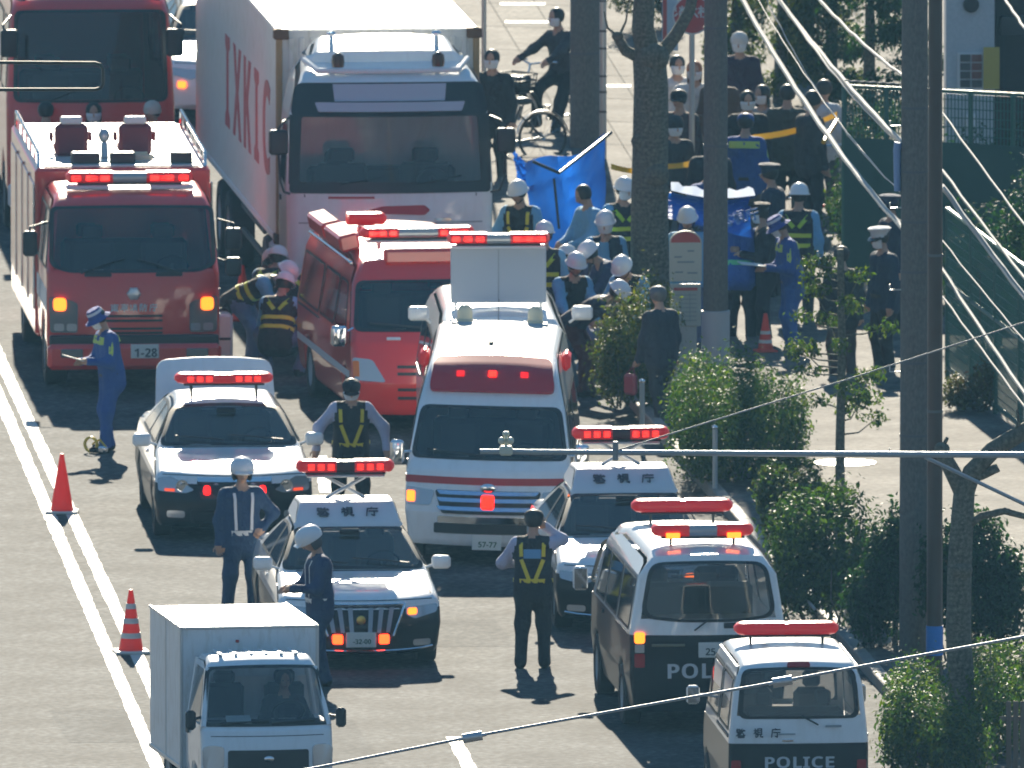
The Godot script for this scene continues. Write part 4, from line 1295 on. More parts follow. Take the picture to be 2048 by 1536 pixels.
	for s in [-1.0, 1.0]:
		fpanel("headlight", h.front, rrect(s * 0.95 - 0.2, 0.62, s * 0.95 + 0.2, 0.82, 0.06), lens(), t, 0.02, 0.02)
		var f: Callable = h.plus if s > 0 else h.minus
		fpanel("side_window", f, rpoly([Vector2(-1.1, 2.0), Vector2(-0.25, 1.95), Vector2(-0.32, 2.65), Vector2(-1.1, 2.65)], 0.06), glass(), t)
		mirror(t, [Vector3(s * 1.2, 2.76, -0.25), Vector3(s * 1.30, 2.74, 0.05), Vector3(s * 1.36, 2.66, 0.10), Vector3(s * 1.36, 2.50, 0.10)], Vector3(0.23, 0.30, 0.12), trim())
		m = MB.new()
		tube(m, [Vector3(s * 1.36, 2.40, 0.10), Vector3(s * 1.34, 2.05, 0.10), Vector3(s * 1.29, 1.90, 0.05), Vector3(s * 1.21, 1.86, -0.15)], 0.016, 0.016, 6)
		part("mirror_arm", m, trim(), t)
		m = MB.new()                                                 # roof beacon, horn
		lathe(m, xf(s * 0.60, 3.34, -0.45), [[0.07, 0.0], [0.08, 0.06], [0.07, 0.14], [0.03, 0.17], [0.0, 0.175]], 12)
		part("roof_lamp", m, mat("smoked_amber", 0.06, 0.02, 0.012, 0.25), t)
		m = MB.new()
		tube(m, [Vector3(s * 0.63, 3.40, -1.0), Vector3(s * 0.63, 3.66, -1.05)], 0.03, 0.025, 8)
		ell(m, xf(s * 0.63, 3.68, -1.05), Vector3(0.06, 0.035, 0.05), 8, 6)
		part("air_horn", m, chrome(), t)
	m = MB.new()
	var rail := []
	for k in 15: rail.append(Vector3(lerpf(-0.98, 0.98, k / 14.0), 3.30 + (0.0 if k > 0 and k < 14 else 0.10), -0.36 - 0.10 * pow(k / 7.0 - 1.0, 2.0) - (0.35 if k == 0 or k == 14 else 0.0)))
	tube(m, rail, 0.035, 0.035, 8)
	part("roof_rail", m, white(), t)
	m = MB.new()
	var pl := Hull.new().setup(PackedVector2Array([Vector2(-0.75, 3.36), Vector2(-0.8, 3.50), Vector2(-1.3, 3.66), Vector2(-1.5, 3.62), Vector2(-1.5, 3.36)]), [3.36, 0.95, 3.66, 0.80], 0.15, 0.0, 0.05)
	pl.build(m, -9.0, 99.0, 0.08)
	part("wind_deflector", m, white(), t)
	m = MB.new()
	box(m, 0, 0.85, -5.0, 0.9, 0.3, 7.5, 0.02)
	for s in [-1.0, 1.0]:
		box(m, s * 0.85, 0.75, -2.9, 0.6, 0.5, 1.1, 0.06)
		box(m, s * 1.10, 0.62, -6.5, 0.05, 0.07, 3.2, 0.01)
		box(m, s * 1.10, 0.92, -6.5, 0.05, 0.07, 3.2, 0.01)
	part("chassis", m, trim(), t)
	for s in [-1.0, 1.0]:
		m = MB.new()
		rbox(m, xf(s * 1.16, 0.72, -2.55), Vector3(0.12, 0.62, 0.9), 0.05)
		part("side_fairing", m, white(), t)
	wheels(t, [-1.35, -4.2, -9.6, -10.9], 1.02, 0.48, 0.3, steel())
	# the container rides on the lorry but lifts off: a thing of its own
	var c := thing("shipping_container", "long white shipping container with red side lettering and rusty corner posts on the lorry", "container", t.position, 5.2)
	m = MB.new()
	rbox(m, xf(0, 2.36, -7.95), Vector3(2.40, 2.58, 12.1), 0.01)
	part("container_shell", m, grimy("container_white", 0.64, 0.63, 0.60, 0.5, 0.14), c)
	for k in 17:
		m = MB.new()
		box(m, -1.04 + k * 0.13, 2.36, -1.895, 0.065, 2.4, 0.03, 0.01)
		part("corrugation", m, grimy("container_white", 0.64, 0.63, 0.60, 0.5, 0.14), c)
	m = MB.new()
	box(m, 0, 3.655, -7.95, 2.36, 0.012, 12.0, 0.0)
	part("roof_sheet", m, mat("container_roof", 0.66, 0.66, 0.64, 0.45), c)
	for s in [-1.0, 1.0]:
		m = MB.new()
		box(m, s * 1.185, 2.36, -1.90, 0.075, 2.62, 0.075, 0.01)
		part("corner_post", m, mat("rusty_paint", 0.36, 0.22, 0.10, 0.7), c)
	for s in [-1.0, 1.0]:
		for y in [1.14, 3.60]:
			m = MB.new()
			box(m, s * 1.16, y, -1.93, 0.18, 0.12, 0.18, 0.01)
			part("corner_casting", m, mat("rust", 0.13, 0.06, 0.03, 0.8), c)
	for s in [-1.0, 1.0]:
		m = MB.new()
		box(m, s * 1.19, 3.62, -7.95, 0.05, 0.06, 12.0, 0.01)
		box(m, s * 1.19, 1.11, -7.95, 0.05, 0.08, 12.0, 0.01)
		part("side_rail", m, mat("container_roof", 0.66, 0.66, 0.64, 0.45), c)
	for i in 5: lettering(c, "IXKIC"[i], 1.1, Transform3D(Basis(Vector3.UP, -PI / 2), Vector3(-1.203, 2.30, -9.2 + i * 1.42)), mat("side_red", 0.42, 0.03, 0.05, 0.5), 0.006, true, 1.25)

func build_vehicles() -> void:
	build_box_truck()
	sedan("patrol_car", "white and black patrol car with V grille and two lit red grille lamps", gp(722, 1342), 4.2, 0, "patrol cars at the accident")
	sedan("patrol_car", "white and black patrol car with boot lid standing open behind its low light bar", gp(470, 1087), 3.6, 1, "patrol cars at the accident")
	sedan("patrol_car", "white and black patrol car with raised light bar, half hidden behind the larger police van", gp(1278, 1272), 4.4, 0, "patrol cars at the accident")
	build_small_police_van()
	build_police_van()
	build_ambulance()
	build_accident_van()
	build_red_van()
	build_fire_engine()
	build_lorry()
	build_rear_engine()
	sedan("parked_car", "white car with sun glinting bonnet queued between rescue truck and container", gp(478, 248), 4.5, 2, "")

# ---------------------------------------------------------------- people: one field of tapered limbs meshed as a skin, cut where one garment ends and the next begins
class Figure:
	const K := 42.0
	var ca := PackedVector3Array()
	var cb := PackedVector3Array()
	var ra := PackedFloat32Array()
	var rb := PackedFloat32Array()
	var rg := PackedByteArray()
	func limb(a: Vector3, b: Vector3, r0: float, r1: float, region: int) -> void:
		ca.append(a); cb.append(b); ra.append(r0); rb.append(r1); rg.append(region)
	var reach := 1                                                   # regions that straps lie on
	func torso(p: Vector3) -> float:
		var s := 0.0
		for i in ca.size():
			if rg[i] < 1 or rg[i] > reach: continue
			var ab := cb[i] - ca[i]
			var t := clampf((p - ca[i]).dot(ab) / maxf(ab.length_squared(), 1e-6), 0.0, 1.0)
			s += exp(-K * (p.distance_to(ca[i] + ab * t) - lerpf(ra[i], rb[i], t)))
		return s
	func skin(cell: float, out: Array) -> void:                      # out: one MB for each region
		var lo := Vector3(9, 9, 9)
		var hi := Vector3(-9, -9, -9)
		for i in ca.size():
			var r := maxf(ra[i], rb[i]) + 0.07
			lo = lo.min(ca[i].min(cb[i]) - Vector3.ONE * r)
			hi = hi.max(ca[i].max(cb[i]) + Vector3.ONE * r)
		var nx := ceili((hi.x - lo.x) / cell) + 2
		var ny := ceili((hi.y - lo.y) / cell) + 2
		var nz := ceili((hi.z - lo.z) / cell) + 2
		var n := nx * ny * nz
		var f := PackedFloat32Array(); f.resize(n)
		var best := PackedFloat32Array(); best.resize(n); best.fill(9.0)
		var who := PackedByteArray(); who.resize(n)
		var touched := PackedInt32Array()
		for i in ca.size():
			var a := ca[i]
			var b := cb[i]
			var r := maxf(ra[i], rb[i]) + 0.06
			var ab := b - a
			var il := 1.0 / maxf(ab.length_squared(), 1e-6)
			var l0 := ((a.min(b) - Vector3.ONE * r - lo) / cell).floor()
			var h0 := ((a.max(b) + Vector3.ONE * r - lo) / cell).ceil()
			var dr := rb[i] - ra[i]
			for y in range(int(l0.y), int(h0.y) + 1):
				for z in range(int(l0.z), int(h0.z) + 1):
					var at := (y * nz + z) * nx
					for x in range(int(l0.x), int(h0.x) + 1):
						var p := lo + Vector3(x, y, z) * cell
						var t := clampf((p - a).dot(ab) * il, 0.0, 1.0)
						var d := p.distance_to(a + ab * t) - ra[i] - dr * t
						if d > 0.07: continue
						var k := at + x
						if f[k] == 0.0: touched.append(k)
						f[k] += exp(-K * d)
						if d < best[k]:
							best[k] = d
							who[k] = rg[i]
		var vid := PackedInt32Array(); vid.resize(n); vid.fill(-1)
		var pts := PackedVector3Array()
		var sx := 1
		var sz := nx
		var sy := nx * nz
		var offs := [0, sx, sz, sx + sz, sy, sy + sx, sy + sz, sy + sx + sz]
		var co := [Vector3(0, 0, 0), Vector3(1, 0, 0), Vector3(0, 0, 1), Vector3(1, 0, 1), Vector3(0, 1, 0), Vector3(1, 1, 0), Vector3(0, 1, 1), Vector3(1, 1, 1)]
		var edges := [[0, 1], [2, 3], [4, 5], [6, 7], [0, 2], [1, 3], [4, 6], [5, 7], [0, 4], [1, 5], [2, 6], [3, 7]]
		var cells := {}
		for k in touched:
			for o in offs: cells[k - o] = true
		var v := [0.0, 0.0, 0.0, 0.0, 0.0, 0.0, 0.0, 0.0]
		for c in cells:
			if c < 0 or c + sy + sx + sz >= n: continue
			var inside := 0
			for q in 8:
				v[q] = f[c + offs[q]]
				if v[q] > 1.0: inside += 1
			if inside == 0 or inside == 8: continue
			var s := Vector3.ZERO
			var m := 0
			for e in edges:
				var p: float = v[e[0]]
				var q: float = v[e[1]]
				if (p > 1.0) == (q > 1.0): continue
				var lp := log(maxf(p, 0.02))
				var lq := log(maxf(q, 0.02))
				s += (co[e[0]] as Vector3).lerp(co[e[1]], lp / (lp - lq))
				m += 1
			vid[c] = pts.size()
			var xx: int = c % nx
			var zz: int = (c / nx) % nz
			var yy: int = c / sy
			pts.append(lo + (Vector3(xx, yy, zz) + s / m) * cell)
		for c in cells:
			if c < 0 or c >= n or vid[c] < 0: continue
			var i0 := f[c] > 1.0
			for ax in 3:
				var st: int = [sx, sy, sz][ax]
				var u: int = [sy, sz, sx][ax]
				var w: int = [sz, sx, sy][ax]
				var i1 := f[c + st] > 1.0
				if i0 == i1: continue
				var a := vid[c]
				var b := vid[c - u]
				var d := vid[c - u - w]
				var e := vid[c - w]
				if a < 0 or b < 0 or d < 0 or e < 0: continue
				var mb: MB = out[who[c] if i0 else who[c + st]]
				if i0: mb.quad(pts[a], pts[b], pts[d], pts[e])
				else: mb.quad(pts[a], pts[e], pts[d], pts[b])

func joint(a: Vector3, b: Vector3, l1: float, l2: float, pole: Vector3) -> Vector3:
	var d := b - a
	var l := minf(d.length(), l1 + l2 - 0.002)
	var u := d.normalized()
	var x := (l1 * l1 - l2 * l2 + l * l) / (2.0 * l)
	var hgt := sqrt(maxf(0.0, l1 * l1 - x * x))
	var n := (pole - u * pole.dot(u)).normalized()
	return a + u * x + n * hgt

const SKIN := [0.42, 0.25, 0.17]
const LB := [0.15, 0.36, 0.58]
const NAVY := [0.018, 0.03, 0.06]
const BLUE := [0.025, 0.075, 0.27]
const DARK := [0.014, 0.016, 0.022]
const VIO := [0.42, 0.43, 0.56]
const WORK := [0.10, 0.13, 0.24]

func cloth(c: Array) -> Material:
	var key := "cloth %.3f %.3f %.3f" % [c[0], c[1], c[2]]
	if mats.has(key): return mats[key]
	var m := mat(key, c[0], c[1], c[2], 0.85)
	if not mats.has("creases"):
		var n := FastNoiseLite.new()
		n.seed = 31
		n.frequency = 0.018
		n.fractal_octaves = 3
		n.domain_warp_enabled = true
		n.domain_warp_amplitude = 30.0
		var tx := NoiseTexture2D.new()
		tx.width = 256
		tx.height = 256
		tx.seamless = true
		tx.as_normal_map = true
		tx.bump_strength = 14.0
		tx.noise = n
		mats["creases"] = tx
	m.normal_enabled = true
	m.normal_texture = mats["creases"]
	m.normal_scale = 1.0
	m.uv1_triplanar = true
	m.uv1_scale = Vector3(2.2, 1.5, 2.2)
	return m

func cell_for(o: Dictionary) -> float: return 0.024

# o: hip, lean, twist, head [pitch, yaw], a / b hand places, pa / pb elbow poles, fa / fb feet, top, vest, legs, gear, strap, size, mask
func person(label: String, at: Vector3, turn: float, o: Dictionary, group := "") -> Node3D:
	var t := thing("person", label, "person", at, turn, group)
	var sc: float = o.get("size", 1.0)
	t.scale = Vector3.ONE * sc
	var hip: float = o.get("hip", 0.92)
	var P := Vector3(0, hip, o.get("back", 0.0))
	var T := Basis(Vector3.UP, deg_to_rad(o.get("twist", 0.0))) * Basis(Vector3.RIGHT, deg_to_rad(o.get("lean", 2.0)))
	var C := func(x: float, y: float, z: float) -> Vector3: return P + T * Vector3(x, y, z)
	var F := Figure.new()
	for s in [-1.0, 1.0]:
		F.limb(C.call(s * 0.07, 0.06, 0.0), C.call(s * 0.088, 0.37, 0.0), 0.118, 0.120, 1)
		F.limb(C.call(s * 0.075, -0.11, 0.0), C.call(s * 0.07, 0.08, 0.0), 0.128, 0.118, 1)
	F.limb(C.call(-0.14, 0.435, -0.005), C.call(0.14, 0.435, -0.005), 0.068, 0.068, 1)
	F.limb(C.call(0, 0.44, 0), C.call(0, 0.60, 0.02), 0.056, 0.052, 0)
	var hands := []
	for k in 2:
		var s := -1.0 if k == 0 else 1.0
		var sh: Vector3 = C.call(s * 0.185, 0.43, 0.0)
		var hd: Vector3 = o.get("a" if k == 0 else "b", Vector3(s * 0.27, 0.76, 0.08))
		var d := hd - sh
		if d.length() > 0.535: hd = sh + d.normalized() * 0.535
		var el := joint(sh, hd, 0.285, 0.255, o.get("pa" if k == 0 else "pb", Vector3(s * 0.6, -0.2, -0.8)))
		F.limb(sh, el, 0.070, 0.058, 2)
		F.limb(el, hd, 0.057, 0.042, 2)
		var dir := (hd - el).normalized()
		F.limb(hd + dir * 0.015, hd + dir * 0.075, 0.030, 0.034, 0)
		hands.append([hd + dir * 0.085, dir, s])
	for k in 2:
		var s := -1.0 if k == 0 else 1.0
		var ft: Vector3 = o.get("fa" if k == 0 else "fb", Vector3(s * 0.12, 0, 0.0))
		var hp := P + Vector3(s * 0.088, -0.03, 0)
		var an := ft + Vector3(0, 0.095, 0)
		var kn := joint(hp, an, 0.408, 0.397, o.get("ka" if k == 0 else "kb", Vector3(s * 0.15, 0, 1.0)))
		F.limb(hp, kn, 0.108, 0.078, 3)
		F.limb(kn, an, 0.077, 0.066, 3)
		F.limb(ft + Vector3(0, 0.045, -0.03), ft + Vector3(s * 0.03, 0.04, 0.17), 0.046, 0.038, 4 + k)
	var reg := []
	for k in 6: reg.append(MB.new())
	F.skin(o.get("cell", 0.025), reg)
	# head with a face; hands with fingers
	var hdp: Array = o.get("head", [5.0, 0.0])
	var HB := Basis(Vector3.UP, deg_to_rad(hdp[1])) * Basis(Vector3.RIGHT, deg_to_rad(hdp[0]))
	var hc: Vector3 = C.call(0, 0.575, 0.02) + HB * Vector3(0, 0.105, 0.02)
	var skinm: MB = reg[0]
	var H := Transform3D(HB, hc)
	var prof := []
	for i in 11:
		var a := -PI / 2 + PI * i / 10.0
		prof.append(Vector2(cos(a), sin(a)))
	for i in 10:
		for k in 14:
			var q := []
			for e in [[i, k], [i, k + 1], [i + 1, k + 1], [i + 1, k]]:
				var r: float = prof[e[0]].x
				var yy: float = prof[e[0]].y
				var aa: float = TAU * e[1] / 14.0
				var jaw := 1.0 - 0.22 * clampf(-yy, 0.0, 1.0)
				q.append(H * Vector3(0.074 * r * cos(aa) * jaw, 0.115 * yy, (0.094 * r * sin(aa)) * jaw + 0.012 * clampf(-yy, 0, 1)))
			skinm.quad(q[0], q[3], q[2], q[1])
	ell(skinm, H * xf(0, -0.018, 0.094, Basis(Vector3.RIGHT, -0.3)), Vector3(0.014, 0.026, 0.018), 6, 5)
	for s in [-1.0, 1.0]: ell(skinm, H * xf(s * 0.074, -0.01, -0.005), Vector3(0.012, 0.03, 0.02), 6, 5)
	for h in hands:
		var dir: Vector3 = h[1]
		var side := dir.cross(Vector3.FORWARD if absf(dir.z) < 0.8 else Vector3.UP).normalized()
		var nrm := side.cross(dir).normalized()
		for k in 4:
			var base: Vector3 = h[0] + side * (k - 1.5) * 0.019 - dir * 0.02
			var l := [0.065, 0.075, 0.07, 0.055][k] as float
			tube(skinm, [base, base + dir * l * 0.5 - nrm * 0.006, base + dir * l * 0.85 - nrm * 0.03], 0.0095, 0.0075, 5)
		var tb: Vector3 = h[0] + side * h[2] * 0.03 - dir * 0.06
		tube(skinm, [tb, tb + side * h[2] * 0.028 + dir * 0.03, tb + side * h[2] * 0.03 + dir * 0.06], 0.011, 0.008, 5)
	var sk: Array = o.get("skin", SKIN)
	part("body", skinm, mat("skin %.2f" % sk[0], sk[0], sk[1], sk[2], 0.55), t, 70.0)
	var top: Array = o.get("top", DARK)
	var vest: Array = o.get("vest", top)
	if vest == top:
		reg[1].p.append_array(reg[2].p)
		part("jacket", reg[1], cloth(top), t, 70.0)
	else:
		part("vest", reg[1], cloth(vest), t, 70.0)
		part("sleeve", reg[2], cloth(top), t, 70.0)
	part("trousers", reg[3], cloth(o.get("legs", DARK)), t, 70.0)
	for k in 2: part("shoe", reg[4 + k], cloth([0.015, 0.015, 0.016]), t, 70.0)
	# eyes, mask, hair and headgear
	var m := MB.new()
	for s in [-1.0, 1.0]: ell(m, H * xf(s * 0.030, 0.014, 0.083), Vector3(0.013, 0.008, 0.008), 6, 4)
	part("eye", m, mat("eye", 0.02, 0.015, 0.012, 0.3), t)
	if not o.get("mask", false):
		m = MB.new()
		ell(m, H * xf(0, -0.055, 0.083), Vector3(0.024, 0.006, 0.008), 6, 4)
		part("mouth", m, mat("lip", 0.28, 0.10, 0.09, 0.5), t)
	else:
		m = MB.new()
		lathe(m, H * xf(0, -0.05, 0.006), [[0.05, -0.062], [0.078, -0.045], [0.09, 0.0], [0.098, 0.03], [0.088, 0.052]], 10, PI * 0.06, PI * 0.94)
		part("face_mask", m, mat("mask_white", 0.62, 0.66, 0.70, 0.8), t)
	var gear: String = o.get("gear", "hair")
	var hat: Array = o.get("hat", DARK)
	var HT := H * xf(0, 0.0, -0.008)
	if gear != "moto":
		m = MB.new()
		var hr: Array = o.get("hair", [0.012, 0.011, 0.011])
		if gear == "long":
			lathe(m, HT, [[0.02, -0.20], [0.085, -0.19], [0.098, -0.06], [0.098, 0.0]], 12, PI * 1.0, PI * 2.0)
		lathe(m, HT * xf(0, 0.0, -0.006, Basis(Vector3.RIGHT, -0.35)), [[0.084, -0.045], [0.098, -0.01], [0.102, 0.03], [0.092, 0.075], [0.065, 0.108], [0.03, 0.124], [0.0, 0.128]], 14)
		part("hair", m, mat("hair %.3f" % hr[0], hr[0], hr[1], hr[2], 0.5), t, 70.0)
	m = MB.new()
	if gear == "helmet":
		lathe(m, HT * xf(0, 0.045, 0, Basis.from_scale(Vector3(0.92, 1, 1.12))), [[0.128, -0.03], [0.140, -0.028], [0.142, -0.018], [0.126, -0.008], [0.120, 0.03], [0.104, 0.072], [0.07, 0.104], [0.03, 0.118], [0.0, 0.121]], 18)
		var hm := part("helmet", m, paint("helmet_white", 0.68, 0.70, 0.72, 0.3), t, 50.0)
		m = MB.new()
		for s in [-1.0, 1.0]: tube(m, [HT * Vector3(s * 0.10, 0.02, 0.0), HT * Vector3(s * 0.078, -0.06, 0.03), HT * Vector3(0, -0.125, 0.05)], 0.006, 0.006, 5)
		part("chin_strap", m, trim(), hm)
	elif gear == "moto":
		lathe(m, HT * xf(0, 0.03, 0, Basis.from_scale(Vector3(0.95, 1, 1.1))), [[0.132, -0.03], [0.140, -0.01], [0.140, 0.04], [0.122, 0.088], [0.08, 0.124], [0.03, 0.138], [0.0, 0.140]], 18)
		var hm := part("helmet", m, paint("helmet_white", 0.68, 0.70, 0.72, 0.3), t, 50.0)
		m = MB.new()
		rbox(m, HT * xf(0, 0.03, 0.145, Basis(Vector3.RIGHT, 0.25)), Vector3(0.19, 0.012, 0.07), 0.005)
		part("peak", m, paint("helmet_white", 0.68, 0.70, 0.72, 0.3), hm, 50.0)
		m = MB.new()
		lathe(m, HT, [[0.085, -0.10], [0.108, -0.07], [0.118, 0.0], [0.118, 0.04]], 14, PI * 0.90, PI * 2.10)
		part("ear_guard", m, mat("guard_dark", 0.05, 0.05, 0.055, 0.6), hm, 60.0)
	elif gear == "cap":
		lathe(m, HT * xf(0, 0.05, -0.005, Basis(Vector3.RIGHT, -0.12)), [[0.100, -0.03], [0.104, 0.02], [0.135, 0.055], [0.138, 0.066], [0.12, 0.078], [0.06, 0.088], [0.0, 0.090]], 18)
		var cp := part("peaked_cap", m, cloth(hat), t, 40.0)
		m = MB.new()
		lathe(m, HT * xf(0, 0.035, 0.0, Basis(Vector3.RIGHT, 0.25)), [[0.095, 0.0], [0.145, -0.012], [0.148, -0.004], [0.095, 0.012]], 10, PI * 0.12, PI * 0.88)
		part("peak", m, mat("gloss_peak", 0.012, 0.012, 0.014, 0.2), cp)
	elif gear == "soft":
		lathe(m, HT * xf(0, 0.04, -0.004, Basis(Vector3.RIGHT, -0.12)), [[0.101, -0.03], [0.106, 0.0], [0.104, 0.03], [0.085, 0.062], [0.05, 0.078], [0.0, 0.083]], 16)
		var cp := part("cap", m, cloth(hat), t, 40.0)
		m = MB.new()
		lathe(m, HT * xf(0, 0.03, 0.0, Basis(Vector3.RIGHT, 0.2)), [[0.095, 0.0], [0.135, -0.010], [0.138, -0.004], [0.095, 0.010]], 10, PI * 0.26, PI * 0.74)
		part("peak", m, cloth(hat), cp)
	elif gear == "bucket":
		lathe(m, HT * xf(0, 0.045, 0.0), [[0.100, -0.03], [0.165, -0.055], [0.168, -0.05], [0.106, -0.015], [0.100, 0.03]], 18)
		lathe(m, HT * xf(0, 0.045, 0.0), [[0.094, 0.062], [0.08, 0.082], [0.0, 0.088]], 18)
		var bk := part("bucket_hat", m, cloth([0.035, 0.06, 0.26]), t, 40.0)
		m = MB.new()
		lathe(m, HT * xf(0, 0.045, 0.0), [[0.101, 0.03], [0.095, 0.062]], 18)
		part("hat_band", m, cloth([0.55, 0.58, 0.66]), bk, 40.0)
	elif gear == "knit":
		lathe(m, HT * xf(0, 0.03, -0.004), [[0.102, -0.04], [0.112, -0.02], [0.110, 0.01], [0.106, 0.04], [0.085, 0.085], [0.04, 0.112], [0.0, 0.115]], 16)
		part("knit_cap", m, cloth(hat), t, 50.0)
	# straps and bands laid on the torso
	var press := func(x: float, y: float, side: float, dxn: float) -> Vector3:
		var dv := Vector3(x, 0, side * 0.26) if dxn == 0.0 else Vector3(x, 0, side)
		if dxn == 0.0:
			var z := 0.26
			while z > 0.0 and F.torso(C.call(x, y, side * z)) < 1.0: z -= 0.012
			return C.call(x, y, side * (z + 0.013))
		var r := 0.30
		var u := dv.normalized()
		while r > 0.05 and F.torso(C.call(u.x * r, y, u.z * r)) < 1.0: r -= 0.012
		return C.call(u.x * (r + 0.013), y, u.z * (r + 0.013))
	var ribbon := func(b: MB, p0: Vector2, p1: Vector2, side: float, wd: float) -> void:
		var n := (p1 - p0).orthogonal().normalized() * wd * 0.5
		var last := []
		for i in 7:
			var q := p0.lerp(p1, i / 6.0)
			var e := [press.call(q.x + n.x, q.y + n.y, side, 0.0), press.call(q.x - n.x, q.y - n.y, side, 0.0)]
			if i > 0: b.oquad(last[0], last[1], e[1], e[0], T * Vector3(0, 0, side))
			last = e
	var hoop := func(b: MB, y: float, wd: float) -> void:
		var last := []
		for i in 25:
			var a := TAU * i / 24.0
			var e := [press.call(cos(a), y, sin(a), 1.0), press.call(cos(a), y + wd, sin(a), 1.0)]
			if i > 0: b.oquad(last[0], last[1], e[1], e[0], T * Vector3(cos(a), 0, sin(a)))
			last = e
	var strap: String = o.get("strap", "")
	if strap == "yv":                                                # yellow braces meeting at a waist band
		m = MB.new()
		for sd in [-1.0, 1.0]:
			for s in [-1.0, 1.0]:
				ribbon.call(m, Vector2(s * 0.125, 0.45), Vector2(s * 0.12, 0.30), sd, 0.04)
				ribbon.call(m, Vector2(s * 0.12, 0.27), Vector2(s * 0.035, 0.05), sd, 0.042)
		hoop.call(m, 0.015, 0.045)
		part("reflective_strap", m, mat("strap_yellow", 0.62, 0.52, 0.03, 0.5), t, 50.0)
	elif strap == "hv":                                              # high-visibility vest with two bands
		m = MB.new()
		for sd in [-1.0, 1.0]:
			for s in [-1.0, 1.0]: ribbon.call(m, Vector2(s * 0.15, 0.45), Vector2(s * 0.03, 0.31), sd, 0.05)
		part("reflective_strap", m, mat("strap_green", 0.34, 0.55, 0.03, 0.5), t, 50.0)
		for y in [0.07, 0.19]:
			m = MB.new()
			hoop.call(m, y, 0.05)
			part("reflective_band", m, mat("band_lime", 0.46, 0.56, 0.03, 0.5), t, 50.0)
	elif strap == "ws":                                              # white braces and belt of a traffic officer
		m = MB.new()
		for sd in [-1.0, 1.0]:
			for s in [-1.0, 1.0]: ribbon.call(m, Vector2(s * 0.10, 0.46), Vector2(s * 0.085, 0.06), sd, 0.032)
		hoop.call(m, 0.0, 0.055)
		part("white_belt", m, mat("belt_white", 0.66, 0.67, 0.68, 0.5), t, 50.0)
	elif strap == "yk":                                              # yellow-green yoke of an investigator's jacket
		F.reach = 2
		for sd in [-1.0, 1.0]:
			m = MB.new()
			ribbon.call(m, Vector2(-0.19, 0.42), Vector2(0.19, 0.42), sd, 0.085)
			part("yoke", m, mat("yoke_green", 0.42, 0.55, 0.12, 0.7), t, 50.0)
		F.reach = 1
		m = MB.new()
		hoop.call(m, -0.02, 0.04)
		part("belt", m, trim(), t, 50.0)
		for k in 2:
			m = MB.new()
			var s := -1.0 if k == 0 else 1.0
			var sh: Vector3 = C.call(s * 0.185, 0.43, 0.0)
			tube(m, [sh + T * Vector3(s * 0.012, 0.012, 0), F.cb[6 if k == 0 else 9] + T * Vector3(s * 0.016, 0.004, 0)], 0.056, 0.047, 8)
			part("sleeve_panel", m, mat("yoke_green", 0.42, 0.55, 0.12, 0.7), t, 50.0)
	elif strap == "gb":
		m = MB.new()
		hoop.call(m, 0.02, 0.06)
		part("green_band", m, mat("band_green", 0.10, 0.42, 0.20, 0.6), t, 50.0)
	elif strap == "belt":
		m = MB.new()
		hoop.call(m, -0.01, 0.05)
		part("belt", m, trim(), t, 50.0)
	if o.has("back_text"):
		m = MB.new()
		var pc: Vector3 = press.call(0.0, 0.33, -1.0, 0.0)
		rbox(m, Transform3D(T, pc), Vector3(0.19, 0.10, 0.02), 0.004)
		part("back_patch", m, mat("patch_blue", 0.10, 0.28, 0.50, 0.5), t)
	return t

func held(called: String, label: String, category: String, t: Node3D, m: MB, material: Material) -> void:   # a thing in somebody's hand, modelled in the holder's axes
	var o := thing(called, label, category)
	o.transform = t.transform
	part(called if called != "handbag" else "bag_body", m, material, o)

